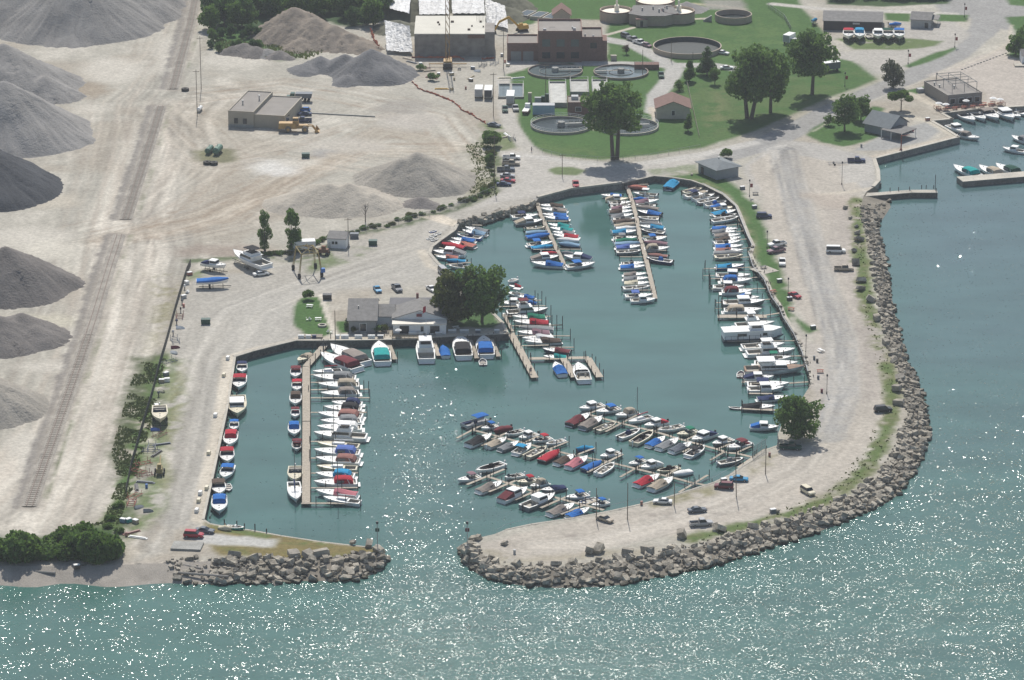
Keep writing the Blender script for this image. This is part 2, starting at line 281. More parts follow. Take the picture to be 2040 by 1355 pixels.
# ground sheet with the colours of its real surfaces
def ground():
    cs = 0.85
    y0 = P(0, 1180).y; y1 = P(0, -45).y
    ys = np.arange(y0, y1, cs); xs = np.arange(-205, 205, cs)
    X, Y = np.meshgrid(xs, ys); OL = [(a, b) for a, b in outline]
    ins = inpoly(X, Y, OL)
    # snap border vertices on to the outline
    d = np.full(X.shape, 1e9); NX = X.copy(); NY = Y.copy()
    for i in range(len(OL)):
        ax, ay = OL[i]; bx, by = OL[(i+1) % len(OL)]; dx, dy = bx-ax, by-ay; l = dx*dx+dy*dy+1e-9
        t = np.clip(((X-ax)*dx+(Y-ay)*dy)/l, 0, 1); qx = ax+t*dx; qy = ay+t*dy; dd = (X-qx)**2+(Y-qy)**2
        m = dd < d; d[m] = dd[m]; NX[m] = qx[m]; NY[m] = qy[m]
    near = (d < (cs*.75)**2); X2 = np.where(near, NX, X); Y2 = np.where(near, NY, Y); ok = ins | near
    px, py = px_of(X2, Y2)
    n1 = fbm(X2, Y2, 30, 1); n2 = fbm(X2, Y2, 9, 11); n3 = fbm(X2, Y2, 3.2, 21, 3); n4 = fbm(X2, Y2, 75, 31, 3)
    C = np.empty(X.shape+(3,)); dirt = np.array([.395,.375,.325]); brn = np.array([.345,.305,.25]); pale = np.array([.53,.50,.44])
    def mix(a, col_, m): m = m[..., None]; return a*(1-m)+np.array(col_)*m
    sstep = lambda a, b, v: np.clip((v-a)/(b-a), 0, 1)**2*(3-2*np.clip((v-a)/(b-a), 0, 1))
    C[:] = dirt; C = mix(C, brn, .7*sstep(.45, .7, n1)); C = mix(C, pale, .6*sstep(.52, .75, n2*.6+n4*.4))
    def zone(pts, color, soft=1.2, wob=2.0, op=1.0, patch=None, k=None):
        nonlocal C
        W = [tuple(P(*q))[:2] for q in pts]
        sd_ = dseg(X2, Y2, W); i = inpoly(X2, Y2, W); sd_ = np.where(i, -sd_, sd_)+(n2-.5)*wob*2+(n3-.5)*wob
        m = np.clip(.5-sd_/(2*soft), 0, 1)*op
        if patch is not None: m = m*sstep(patch-.09, patch+.09, n2*.5+n3*.5)
        C = mix(C, color, m)
    def stroke(pts, wd, color, op=1.0, soft=.8, wob=.6, patch=None, off=0.0):
        nonlocal C
        W = [tuple(P(*q))[:2] for q in pts]
        if off:
            W2 = []
            for j in range(len(W)):
                a = W[max(0, j-1)]; b = W[min(len(W)-1, j+1)]; dx, dy = b[0]-a[0], b[1]-a[1]; l = math.hypot(dx, dy); W2.append((W[j][0]-dy/l*off, W[j][1]+dx/l*off))
            W = W2
        dd = dseg(X2, Y2, W, False)-wd/2+(n3-.5)*wob*2
        m = np.clip(.5-dd/(2*soft), 0, 1)*op
        if patch is not None: m = m*sstep(patch-.1, patch+.1, n2*.5+n3*.5)
        C = mix(C, color, m)
    grass = (.062,.130,.036); grass2 = (.105,.155,.05); dryg = (.20,.19,.10); asph = (.305,.30,.29); conc = (.50,.455,.38); lot = (.385,.365,.325)
    # quarry haul ways
    hl = [(-80,1010),(0,940),(80,820),(130,700),(175,560),(205,430),(240,300),(250,200),(330,110),(370,-40)]
    hr = [(130,1070),(200,900),(240,760),(280,640),(310,500),(300,430),(350,330),(345,230),(380,200)]
    zone([(-60,1060),(100,1060),(230,1010),(235,860),(300,700),(340,540),(380,440),(360,300),(330,200),(250,300),(180,450),(150,700),(60,870),(-60,950)], (.50,.465,.405), 4, 3, .85)
    rs = random.Random(3)
    for base, n in ((hl, 16), (hr, 20)):
        for q in range(n): stroke(base, rs.choice((.5,.8)), rs.choice(((.54,.51,.45),(.36,.32,.27),(.44,.39,.33))), rs.uniform(.2,.5), .5, .5, None, rs.uniform(-13,13))
    def streaks(pts, hw, amp, sc, seed, pal=(.55,.52,.46)):
        nonlocal C
        W = [tuple(P(*q))[:2] for q in pts]; dd = dseg(X2, Y2, W, False); ax, ay = W[-1][0]-W[0][0], W[-1][1]-W[0][1]; l = math.hypot(ax, ay)
        sdn = ((X2-W[0][0])*ay-(Y2-W[0][1])*ax)/l; al = ((X2-W[0][0])*ax+(Y2-W[0][1])*ay)/l; dd2 = dd*np.sign(sdn)+vnoise(X2, Y2, 22, seed)*3
        v = vnoise(dd2, al/26, sc, seed+1)*.6+vnoise(dd2+50, al/40, sc*3.1, seed+2)*.6-.6; m = np.clip(1-dd/hw, 0, 1)**.5*amp
        C = C*(1+(v*m*1.6)[..., None]); C = mix(C, pal, np.clip(v*2-.25, 0, 1)*m)
    streaks(hl, 22, .40, .9, 41); streaks(hr, 20, .45, .9, 47)
    hx = [[(200,480),(300,460),(420,425),(520,380),(640,330),(760,260),(900,290)],[(300,470),(450,440),(600,340),(720,300),(900,300)],[(150,470),(260,440),(420,330),(640,250),(780,210)],[(330,210),(440,320),(560,300),(760,330)],[(380,190),(560,170),(700,190),(880,230),(960,330)]]
    stroke(hx[0], 9, (.36,.30,.23), .45, 4, 2); stroke(hx[1], 6, (.35,.28,.21), .4, 3, 2)
    for b in hx:
        streaks(b, 14, .30, .9, 60+len(b))
        for q in range(9): stroke(b, rs.choice((.5,.9)), rs.choice(((.50,.45,.38),(.29,.235,.18),(.33,.27,.21))), rs.uniform(.25,.6), .5, .8, None, rs.uniform(-10,10))
    for cx, cy, rx, ry, cc in ((185,217,40,9,pale),(545,335,50,14,(.62,.61,.58)),(600,325,40,6,pale),(60,470,90,16,pale),(100,497,60,20,(.56,.53,.46)),(90,400,70,14,(.46,.42,.35)),(330,110,20,40,pale),(225,140,60,25,pale),
         (160,180,60,14,(.31,.26,.2)),(90,730,60,8,pale),(60,900,50,40,pale),(70,640,80,14,(.5,.47,.38)),(450,500,90,14,(.30,.25,.21)),(560,540,40,10,(.36,.35,.33)),(690,290,90,14,(.46,.43,.38)),(640,305,14,5,(.3,.3,.3)),(820,240,70,20,(.42,.39,.35)),(800,215,60,14,(.31,.29,.26)),(470,120,60,14,pale)):
        zone([(cx+rx*math.cos(a*.52), cy+ry*math.sin(a*.52)) for a in range(12)], cc, 3, 4, .8)
    zone([(412,-60),(760,-60),(760,40),(700,55),(560,30),(520,60),(520,100),(430,98)], (.04,.075,.03), 2, 3)
    # marina yard
    zone([(330,700),(375,570),(400,545),(520,545),(620,515),(740,475),(880,415),(960,380),(1010,330),(1060,330),(1240,340),(1240,366),(1066,400),(910,450),(860,490),(880,530),(900,590),(870,570),(680,575),(640,585),(590,600),(585,650),(600,676),(470,705),(405,1035),(300,1075),(250,1130),(330,1100),(330,900)], lot, 1.5, 2)
    zone([(470,600),(880,500),(870,560),(600,590),(590,680),(480,700),(430,900),(390,1030),(370,1040),(410,850)], (.42,.405,.37), 6, 5, .6)
    for q in range(10): stroke([(310,1090),(350,1000),(390,850),(420,720),(480,620),(700,540),(850,490),(900,440)], .7, rs.choice(((.46,.44,.40),(.33,.31,.27))), .35, .6, .8, None, rs.uniform(-8,8))
    zone([(325,700),(372,715),(352,850),(330,1000),(262,1080),(235,1100),(262,1000),(300,850)], grass2, 2, 5, .85, .42)
    zone([(345,720),(375,725),(350,880),(335,980),(318,980),(330,850)], dryg, 2, 5, .8, .46)
    zone([(270,715),(332,708),(300,850),(262,980),(235,1045),(160,1075),(120,1060),(205,1040),(236,960),(222,900),(250,800)], (.075,.10,.04), 2, 5, .95, .36)
    zone([(255,1000),(245,1060),(230,1110),(0,1110),(-60,1110),(-60,1075),(160,1060),(225,1030)], (.05,.09,.03), 2, 3, 1)
    zone([(292,545),(340,540),(372,545),(350,640),(315,700),(280,700),(300,620)], dryg, 2, 6, .7, .5)
    stroke([(380,520),(450,515),(520,510),(600,520),(690,470),(800,450),(920,412),(985,382),(990,300)], 3.5, (.085,.12,.05), .9, 1, 2, .42)
    zone([(600,530),(650,500),(720,492),(745,497),(700,520),(620,545)], grass2, 1.5, 3, .8, .44)
    zone([(380,537),(420,540),(400,556),(376,556)], grass2, 1.5, 3, .8, .46)
    zone([(925,290),(985,280),(990,390),(935,405),(925,360),(945,330)], (.20,.20,.12), 2, 5, .8, .46)
    zone([(958,245),(1000,240),(1045,290),(985,310),(960,290)], grass2, 1.5, 3, .8, .42)
    zone([(382,300),(420,292),(465,300),(462,320),(420,326),(388,320)], (.16,.16,.09), 1.5, 2, .9)
    zone([(430,60),(560,70),(640,95),(620,112),(560,120),(420,98)], grass, 2, 4, .9, .4)
    stroke([(322,715),(300,800),(278,875),(258,940),(238,1005),(210,1050)], 4.5, grass2, .95, 1.2, 3, .36); stroke([(318,730),(296,810),(270,890),(246,970)], 2.5, grass, .9, 1, 2, .42)
    for tp in ([(58,1010),(100,890),(145,760),(185,640),(215,540),(238,468)],[(250,438),(278,350),(303,270),(320,212)],[(344,178),(362,110),(378,50),(392,-20)]): stroke(tp, 2.6, (.22,.205,.19), .9, .7, 1.2, None, 3.2); stroke(tp, 5.4, (.32,.29,.25), .8, 1, 1); stroke(tp, 1.0, (.12,.14,.07), .8, .5, 1.2, .5, -3.4)
    # beach
    zone([(-100,1130),(330,1118),(430,1130),(430,1180),(-100,1180)], (.36,.33,.29), 2, 2)
    zone([(405,1036),(450,1049),(560,1067),(640,1079),(760,1095),(750,1112),(560,1112),(440,1104),(425,1096),(400,1070)], (.20,.165,.07), 1, 1.5)
    zone([(405,1036),(450,1049),(560,1067),(640,1079),(660,1090),(560,1080),(450,1060),(410,1046)], grass2, 1, 3, .9, .44)
    zone([(430,1085),(480,1092),(520,1095),(640,1100),(760,1097),(750,1110),(640,1112),(560,1112),(440,1104)], (.12,.14,.05), 1.5, 3, .8, .50)
    zone([(380,1060),(425,1062),(480,1068),(548,1076),(545,1090),(480,1087),(400,1084)], (.47,.465,.44), .8, 1.6)
    # concrete walks
    stroke([(397,1036),(420,930),(445,810),(458,712)], 4.2, conc, 1, .5, .3)
    stroke([(458,712),(505,697),(590,678),(640,678)], 3.0, conc, 1, .5, .3)
    stroke([(600,675),(720,674),(867,669),(1010,662)], 4.0, conc, 1, .5, .3)
    zone([(836,432),(878,427),(914,441),(903,452)], (.58,.52,.43), .5, .4)
    stroke([(840,500),(856,530),(880,538)], 3, conc, .9, .6, .4)
    zone([(590,604),(600,592),(650,590),(664,664),(640,672),(612,668),(588,650),(585,620)], grass, .5, .8)
    stroke([(640,588),(652,625),(668,672)], 1.7, (.56,.52,.45), 1, .3, .1)
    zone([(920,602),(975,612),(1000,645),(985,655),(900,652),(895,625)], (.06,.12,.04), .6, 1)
    zone([(668,640),(692,640),(700,662),(676,664)], grass, .6, 1)
    # roads and the spit
    main = [(940,405),(1010,375),(1075,352),(1160,350),(1290,338),(1420,318),(1520,290),(1600,250),(1690,205),(1800,160),(1900,110),(1960,60),(1975,20),(1960,-40)]
    stroke(main[5:], 11, asph, 1, .6, .4); zone([(1040,300),(1100,315),(1250,327),(1400,312),(1440,330),(1240,360),(1010,400),(930,420),(985,390),(1040,360),(1010,330),(990,300)], (.44,.42,.385), 1, 1)
    stroke([(1060,310),(1150,325),(1260,330),(1400,308),(1500,285)], 5, (.48,.465,.435), .9, .8, .4)
    zone([(1480,330),(1560,280),(1620,285),(1740,315),(1745,372),(1700,388),(1600,390),(1500,380)], (.40,.385,.36), 1, 1)
    zone([(1820,-30),(2060,-30),(2060,60),(2000,60),(1960,40),(1880,30)], asph, 1, 1)
    zone([(1760,45),(1900,38),(1935,70),(1880,110),(1800,140),(1680,160),(1640,130),(1660,105),(1790,96)], (.40,.38,.345), 1, 1)
    sp_ = [(1490,330),(1540,300),(1700,330),(1720,400),(1712,520),(1745,690),(1770,790),(1740,880),(1690,950),(1560,1020),(1400,1055),(1240,1085),(1100,1122),(990,1110),(960,1085),(1060,1055),(1214,1025),(1422,970),(1550,900),(1600,820),(1640,760),(1625,690),(1560,560),(1540,480),(1520,400)]
    zone(sp_, (.43,.395,.345), .8, 1)
    zone([(1655,400),(1712,420),(1712,520),(1745,690),(1768,790),(1720,800),(1700,640),(1660,500)], (.37,.335,.30), 3, 4, .8)
    rd = [(1560,300),(1575,360),(1600,440),(1635,560),(1675,680),(1680,780),(1650,870),(1590,935),(1480,990),(1330,1045),(1180,1085),(1060,1090)]
    stroke(rd[:7], 9, (.295,.29,.28), 1, .6, .6)
    for q in range(12): stroke(rd, .9, rs.choice(((.47,.44,.39),(.35,.32,.28),(.5,.47,.42))), .35, .7, .8, None, rs.uniform(-4.5,4.5))
    streaks(rd, 9, .4, .8, 71)
    streaks([(310,1090),(350,1000),(390,850),(420,720),(480,620),(700,540),(850,490),(900,440)], 14, .35, 1.0, 75)
    stroke(rd[:7], .35, (.2,.19,.18), .5, .3, .5, None, -4.6)
    for q in range(26):
        xx = rs.uniform(1030,1660); yy = 1085-(xx-1030)*.16+rs.uniform(-20,6); zone([(xx,yy),(xx+rs.uniform(6,16),yy-1),(xx+8,yy+3)], (.30,.27,.24), .5, 1, .7)
    stroke([(1640,388),(1690,383),(1745,374)], 3, conc, .8, .5, .3); zone([(1672,332),(1735,320),(1740,358),(1682,366)], (.44,.42,.385), .5, .5)
    zone([(1600,384),(1690,386),(1712,400),(1712,420),(1640,410)], (.40,.35,.30), 2, 3, .8)
    # lawns
    zone([(1000,-40),(1570,-40),(1600,18),(1642,66),(1642,112),(1700,122),(1748,158),(1650,196),(1560,236),(1500,262),(1400,294),(1300,308),(1200,318),(1120,312),(1062,298),(1040,272),(1032,240),(1028,215),(1012,190),(1004,150),(1040,140),(1060,125),(1210,125),(1210,40),(1150,38),(1040,50),(1000,20)], grass, 1, .8)
    zone([(1300,180),(1500,150),(1700,125),(1745,158),(1560,236),(1420,285),(1360,260)], (.085,.13,.045), 6, 6, .8, .46)
    zone([(1040,272),(1100,290),(1250,305),(1400,290),(1400,294),(1200,318),(1062,298)], (.10,.15,.05), 4, 4, .8, .45); zone([(1200,100),(1560,20),(1640,90),(1500,140),(1300,100)], (.085,.145,.045), 6, 6, .8, .5)
    zone([(1420,185),(1450,180),(1445,245),(1415,250)], dryg, 3, 4, .6, .5)
    zone([(1060,55),(1075,32),(1115,40),(1130,60),(1150,115),(1060,125)], conc, 1, .5, .8)
    stroke([(1205,78),(1260,88),(1310,115),(1345,138),(1330,165),(1308,190),(1303,222)], 6.5, (.42,.41,.385), 1, .6, .3)
    stroke([(1160,127),(1240,127),(1320,130),(1420,130),(1480,140)], 6, (.42,.41,.385), 1, .6, .3)
    stroke([(1207,70),(1262,55)], 2, conc, 1, .3, .1); stroke([(1381,38),(1405,37)], 2, conc, 1, .3, .1)
    stroke([(1002,155),(1004,200),(1016,250),(1045,290),(1065,305)], 5.5, (.43,.41,.37), 1, .6, .3)
    zone([(1014,113),(1072,113),(1072,130),(1010,145),(1005,125)], (.45,.43,.39), .8, .4)
    stroke([(1180,232),(1186,258)], 2.2, conc, 1, .3, .2); stroke([(1298,215),(1306,240)], 2.2, conc, 1, .3, .2)
    stroke([(1385,8),(1440,12),(1480,18)], 3, (.5,.44,.3), .7, .8, 1); zone([(1400,0),(1480,0),(1490,22),(1400,18)], (.3,.28,.26), 1.5, 1, .8)
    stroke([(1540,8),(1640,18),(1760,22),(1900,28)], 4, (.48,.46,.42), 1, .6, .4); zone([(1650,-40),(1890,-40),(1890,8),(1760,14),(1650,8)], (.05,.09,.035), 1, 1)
    zone([(1665,78),(1750,72),(1790,76),(1880,82),(1860,92),(1790,100),(1700,98)], grass2, 1, 1.2, .95, .3)
    zone([(1762,26),(1815,27),(1815,44),(1762,40)], grass, .8, .6); zone([(1868,28),(1930,30),(1925,44),(1866,42)], grass, .8, .6)
    zone([(1800,132),(1850,110),(1902,94),(1906,98),(1860,120),(1812,135)], grass, .8, .6)
    zone([(1655,170),(1740,152),(1700,178)], grass, .8, .6, .8)
    zone([(1603,268),(1640,245),(1700,232),(1740,212),(1762,216),(1745,250),(1770,268),(1720,284),(1680,292),(1640,284)], grass, .8, 1)
    zone([(1770,262),(1860,240),(1872,262),(1850,280),(1760,300),(1700,300)], (.33,.33,.32), .8, .6)
    stroke([(1745,312),(1830,292),(1912,270)], 3.5, (.47,.42,.35), 1, .4, .2); stroke([(1790,232),(1850,240),(1905,270)], 4, (.50,.46,.38), .9, .4, .3)
    zone([(1805,180),(1842,172),(1845,182),(1815,190)], grass, .6, .5); stroke([(1812,186),(1850,205),(1885,222)], 3, conc, 1, .4, .2)
    zone([(1850,150),(2060,70),(2060,210),(1960,212),(1965,185),(1900,160)], (.44,.40,.355), 1, 1)
    zone([(2005,35),(2060,30),(2060,115),(2040,120),(2005,110),(2030,80)], grass, 1, .8); zone([(1980,-40),(2060,-40),(2060,14),(2010,10)], grass, 1, .8)
    stroke([(1905,135),(1960,115),(2010,85),(2015,50)], 1.4, conc, .7, .3, .2); stroke([(1620,262),(1700,215),(1860,152),(2000,85)], 1.0, (.5,.47,.4), .6, .3, .2)
    zone([(1335,352),(1390,345),(1440,352),(1482,380),(1507,410),(1522,450),(1538,490),(1552,530),(1566,570),(1576,610),(1580,640),(1572,650),(1556,628),(1542,598),(1522,556),(1502,520),(1500,490),(1478,430),(1448,390),(1400,368)], grass, 1, 1.6)
    zone([(1340,352),(1400,358),(1452,384),(1486,430),(1510,490),(1506,520),(1545,585),(1555,625),(1535,590),(1500,530),(1478,440),(1440,390)], (.24,.22,.13), 1.5, 3, .8, .45)
    zone([(1575,622),(1602,642),(1628,658),(1610,666),(1585,642)], grass, .8, .8)
    zone([(1585,670),(1640,690),(1650,750),(1640,790),(1615,770),(1600,720)], (.41,.38,.34), .8, .8)
    zone([(1092,338),(1110,331),(1140,332),(1168,340),(1150,349),(1105,348)], grass2, .8, .8, .9)
    zone([(1290,338),(1390,325),(1395,345),(1330,352),(1300,352)], grass2, .8, .8, .6, .45)
    gs = [(1704,398),(1712,450),(1716,520),(1727,600),(1748,680),(1770,740),(1782,790),(1765,860),(1742,915),(1705,955),(1640,1002),(1560,1030),(1470,1048),(1380,1075)]
    stroke(gs, 4.6, (.13,.15,.055), .95, 1, 2.5, .40); stroke(gs, 4, (.09,.14,.045), .8, 1, 2, .52)
    zone([(1290,1000),(1420,968),(1430,985),(1300,1012)], dryg, 1, 2, .8, .45); zone([(1500,915),(1550,905),(1540,925),(1490,950)], dryg, 1, 2, .7, .48); stroke([(960,1090),(1020,1118),(1160,1108),(1300,1095)], 4, (.30,.27,.2), .7, 1.5, 2, .45)
    zone([(1062,402),(1236,367),(1238,360),(1062,394)], (.37,.36,.34), .4, .2)
    lum = (0.90+.20*n3)*(0.93+.14*n2); C = C*lum[..., None]
    # mesh
    idx = -np.ones(X.shape, int); idx[ok] = np.arange(ok.sum())
    pxa, pya = px_of(X, Y); vis = (pxa > -70) & (pxa < 2110)
    q = ok[:-1, :-1] & ok[1:, :-1] & ok[:-1, 1:] & ok[1:, 1:] & vis[:-1, :-1]
    F = np.stack([idx[:-1, :-1][q], idx[:-1, 1:][q], idx[1:, 1:][q], idx[1:, :-1][q]], 1)
    zz = LZ+.02*(n3-.5)+0.0*X2; V = np.stack([X2[ok], Y2[ok], zz[ok]], 1)
    me = bpy.data.meshes.new('ground'); me.from_pydata(V.tolist(), [], F.tolist()); me.shade_smooth()
    ca = me.color_attributes.new('zone', 'FLOAT_COLOR', 'POINT'); cc = np.concatenate([C[ok], np.ones((ok.sum(), 1))], 1).astype(np.float32); ca.data.foreach_set('color', cc.ravel())
    m = bpy.data.materials.new('ground_surface'); m.use_nodes = True; t = m.node_tree; b = t.nodes['Principled BSDF']; L = t.links.new
    b.inputs['Roughness'].default_value = .95; b.inputs['Specular IOR Level'].default_value = .15
    at = t.nodes.new('ShaderNodeVertexColor'); at.layer_name = 'zone'; ge = t.nodes.new('ShaderNodeNewGeometry')
    nz = t.nodes.new('ShaderNodeTexNoise'); nz.inputs['Scale'].default_value = .9; nz.inputs['Detail'].default_value = 8; nz.inputs['Roughness'].default_value = .7; L(ge.outputs['Position'], nz.inputs['Vector'])
    mr = t.nodes.new('ShaderNodeMapRange'); mr.inputs['From Min'].default_value = .3; mr.inputs['From Max'].default_value = .7; mr.inputs['To Min'].default_value = .72; mr.inputs['To Max'].default_value = 1.22; L(nz.outputs[0], mr.inputs[0])
    mx = t.nodes.new('ShaderNodeMix'); mx.data_type = 'RGBA'; mx.blend_type = 'MULTIPLY'; mx.inputs[0].default_value = 1; L(at.outputs[0], mx.inputs[6]); L(mr.outputs[0], mx.inputs[7]); L(mx.outputs[2], b.inputs['Base Color'])
    bp = t.nodes.new('ShaderNodeBump'); bp.inputs['Strength'].default_value = .8; bp.inputs['Distance'].default_value = .12; L(nz.outputs[0], bp.inputs['Height']); L(bp.outputs[0], b.inputs['Normal'])
    me.materials.append(m); o = bpy.data.objects.new('ground', me); col.objects.link(o); struct(o)
ground()

# ------------------------------------------------------------------ seawalls
def seawall(label, pts, faces_m, capw=0.7, h=LZ, name='seawall', grp=None, kerb=.14):
    W = [P(*q) for q in pts]; root = thing(name, label, 'sea wall', (W[0].x, W[0].y, 0), 0, grp); o = Vector((W[0].x, W[0].y, 0))
    body = MB(); cp_ = MB()
    for a, b in zip(W, W[1:]):
        d = (b-a); d.z = 0; d.normalize(); n = Vector((-d.y, d.x, 0))
        def q(p, off, z): r = p+n*off-o; return (r.x, r.y, z)
        e = d*.05
        body.add([q(a-e,-.06,-1.6),q(b+e,-.06,-1.6),q(b+e,.35,-1.6),q(a-e,.35,-1.6),q(a-e,-.06,h-.05),q(b+e,-.06,h-.05),q(b+e,.35,h-.05),q(a-e,.35,h-.05)],[(3,2,1,0),(4,5,6,7),(0,1,5,4),(1,2,6,5),(2,3,7,6),(3,0,4,7)])
        z0, z1 = h-.05, h+kerb
        cp_.add([q(a-e,-.18,z0),q(b+e,-.18,z0),q(b+e,capw,z0),q(a-e,capw,z0),q(a-e,-.18,z1),q(b+e,-.18,z1),q(b+e,capw,z1),q(a-e,capw,z1)],[(3,2,1,0),(4,5,6,7),(0,1,5,4),(1,2,6,5),(2,3,7,6),(3,0,4,7)])
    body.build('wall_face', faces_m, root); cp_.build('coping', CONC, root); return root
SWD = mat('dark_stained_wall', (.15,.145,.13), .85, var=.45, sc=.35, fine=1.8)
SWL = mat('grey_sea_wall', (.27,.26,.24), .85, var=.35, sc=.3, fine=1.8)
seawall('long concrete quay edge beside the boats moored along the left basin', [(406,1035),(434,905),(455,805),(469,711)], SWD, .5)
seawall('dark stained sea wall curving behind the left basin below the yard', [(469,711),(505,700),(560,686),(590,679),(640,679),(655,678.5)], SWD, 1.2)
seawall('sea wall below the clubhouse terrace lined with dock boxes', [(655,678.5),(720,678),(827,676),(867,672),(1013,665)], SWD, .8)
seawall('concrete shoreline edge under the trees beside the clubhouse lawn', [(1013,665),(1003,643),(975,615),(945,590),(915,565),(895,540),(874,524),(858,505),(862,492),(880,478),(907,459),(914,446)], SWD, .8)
seawall('tall grey concrete sea wall between the two inner docks', [(1073,395),(1137,378),(1239,365.5)], SWL, 1.0, kerb=.5)
seawall('low dark sea wall round the head of the inner basin', [(1239,365.5),(1254,362),(1303,351),(1338,354),(1377,360),(1402,369)], SWD, .6)
seawall('timber bulkhead and boardwalk edging the grassy east shore', [(1402,369),(1440,388),(1466,411),(1476,434),(1491,472),(1500,490),(1494,506),(1502,528),(1524,555),(1539,590),(1554,610),(1562,630),(1584,664),(1600,700),(1612,740),(1616,765)], PILE, .7)
seawall('low wall along the inner edge of the spit behind the lower docks', [(1548,888),(1522,897),(1494,918),(1453,946),(1422,961),(1333,989),(1278,1004),(1214,1018),(1145,1031),(1058,1044),(1007,1055)], SWL, .5, kerb=.05)
seawall('concrete harbour wall with bollards on the right hand channel', [(1742,372),(1753,360),(1752,340),(1744,316),(1912,273),(1885,256),(1858,241),(1899,237),(1879,226),(1950,217),(2040,212),(2200,202)], SWL, 1.0)
seawall('rough timber edging along the harbour side of the short spit', [(748,1091),(700,1086),(640,1079),(560,1067),(500,1056),(450,1049),(418,1043),(406,1035)], PILE, .4, kerb=.02)

# ------------------------------------------------------------------ stockpiles
def pile(label, cones, m, name='gravel_pile', cat='gravel pile', sm=.5, cs=.8, gully=1.0, slope=.62, grp=None):
    cc = []
    for c in cones:
        g_ = P(c[0], c[1]); cc.append((g_.x, g_.y, c[2], c[3] if len(c) > 3 else slope))
    ox, oy = cc[0][0], cc[0][1]
    x0 = min(c[0]-c[2]/c[3] for c in cc)-2; x1 = max(c[0]+c[2]/c[3] for c in cc)+2; y0 = min(c[1]-c[2]/c[3] for c in cc)-2; y1 = max(c[1]+c[2]/c[3] for c in cc)+2
    X, Y = np.meshgrid(np.arange(x0, x1, cs), np.arange(y0, y1, cs)); H = np.full(X.shape, -9.0)
    wx = X+(vnoise(X, Y, 9, 3)-.5)*3; wy = Y+(vnoise(X, Y, 9, 8)-.5)*3
    for c in cc:
        d = np.hypot(wx-c[0], wy-c[1]); an = np.arctan2(wy-c[1], wx-c[0])
        rid = (vnoise(an*9+50, d*.03, .35, 17)-.5)*gully*np.clip(d/6, 0, 1)
        h = c[2]-c[3]*(np.sqrt(d*d+sm*sm)-sm*.3)+rid
        H = np.maximum(H, h)+np.log1p(np.exp(-np.abs(H-h)*3))/6
    H += (fbm(X, Y, 4, 5, 3)-.5)*.5*np.clip(H, 0, 1)
    ok = H > -.35; idx = -np.ones(X.shape, int); ok2 = np.zeros(X.shape, bool)
    q = ok[:-1, :-1] | ok[1:, :-1] | ok[:-1, 1:] | ok[1:, 1:]
    for a, b in ((0,0),(0,1),(1,0),(1,1)): ok2[a:a+q.shape[0], b:b+q.shape[1]] |= q
    idx[ok2] = np.arange(ok2.sum()); Hc = np.maximum(H, -.35)
    V = np.stack([X[ok2]-ox, Y[ok2]-oy, Hc[ok2]], 1); F = np.stack([idx[:-1, :-1][q], idx[:-1, 1:][q], idx[1:, 1:][q], idx[1:, :-1][q]], 1)
    me = bpy.data.meshes.new(name); me.from_pydata(V.tolist(), [], F.tolist()); me.shade_smooth(); me.materials.append(m)
    o = bpy.data.objects.new(name, me); col.objects.link(o); o.location = (ox, oy, LZ); tag(o, label, cat, grp); return o
GR = lambda n, c: mat(n, c, .95, var=.16, sc=.12, bump=.25, fine=1.6, spec=.1)
g1 = GR('grey_gravel', (.30,.29,.28)); g2 = GR('blue_grey_gravel', (.20,.20,.205)); g3 = GR('dark_slag', (.085,.09,.10)); g4 = GR('brown_grey_gravel', (.205,.19,.18)); g5 = GR('pale_sand', (.43,.395,.34)); g6 = GR('tan_soil', (.29,.25,.21)); g7 = GR('warm_grey_gravel', (.36,.335,.295))
QG = 'stockpiles of the gravel yard'
pile('huge grey gravel pile filling the top left corner', [(150,48,20),(240,28,14),(60,30,20),(290,10,9),(130,-40,20),(230,-60,18)], g1, grp=QG)
pile('grey gravel pile with a sharp peak below the huge corner pile', [(5,172,15,.55),(-60,160,15,.55),(90,190,7,.55)], g1, grp=QG)
pile('broad smooth grey gravel cone on the left above the black pile', [(8,268,18.5,.62),(-60,262,17,.62)], g1, grp=QG)
pile('almost black slag pile at the left edge', [(-45,375,15.5,.58),(-120,375,16,.58)], g3, grp=QG)
pile('brown grey rounded pile at the left edge left of the railway', [(15,572,12.5,.62),(45,576,9.5,.62),(-60,570,13,.62),(90,572,6,.6)], g4, grp=QG)
pile('low brown grey pile with several humps under the rounded pile', [(0,678,7.5,.5),(40,668,6.6,.5),(70,678,4.5,.5),(-60,680,7.5,.5)], g4, gully=1.0, grp=QG)
pile('warm grey pile at the lower left edge beside the track', [(-55,812,12,.62),(-130,800,14,.62)], g7, grp=QG)
pile('eroded tan soil heap in front of the woods', [(592,70,10.5,.62),(625,80,8.8,.62),(660,86,7,.6),(695,92,5.2,.55),(728,100,3.4,.5),(560,78,6,.6),(600,95,3.5,.5)], g6, gully=1.8, grp=QG)
pile('large blue grey gravel pile beside the construction site', [(742,148,9.2,.6),(770,158,5,.6),(690,140,6.2,.6),(640,136,4.8,.6),(605,142,3.0,.5),(690,165,3,.5)], g2, grp=QG)
pile('warm grey gravel pile behind the marina yard', [(835,362,10,.55),(800,365,8.6,.55),(765,370,4.5,.45),(870,368,6.5,.55)], g7, grp=QG)
pile('long pale sand pile behind the marina shed', [(690,405,6.6,.42),(650,406,6.6,.42),(740,412,4.4,.42),(600,410,4.2,.40),(570,405,2.2,.35)], g5, gully=.8, grp=QG)
pile('tiny dark gravel heap right of the pale sand pile', [(842,408,2.6,.5),(860,412,1.6,.5)], g4, grp=QG)
pile('low grey heap at the edge of the woods', [(488,104,3.4,.5),(470,106,2.6,.5),(505,108,3,.5)], g4, grp=QG)
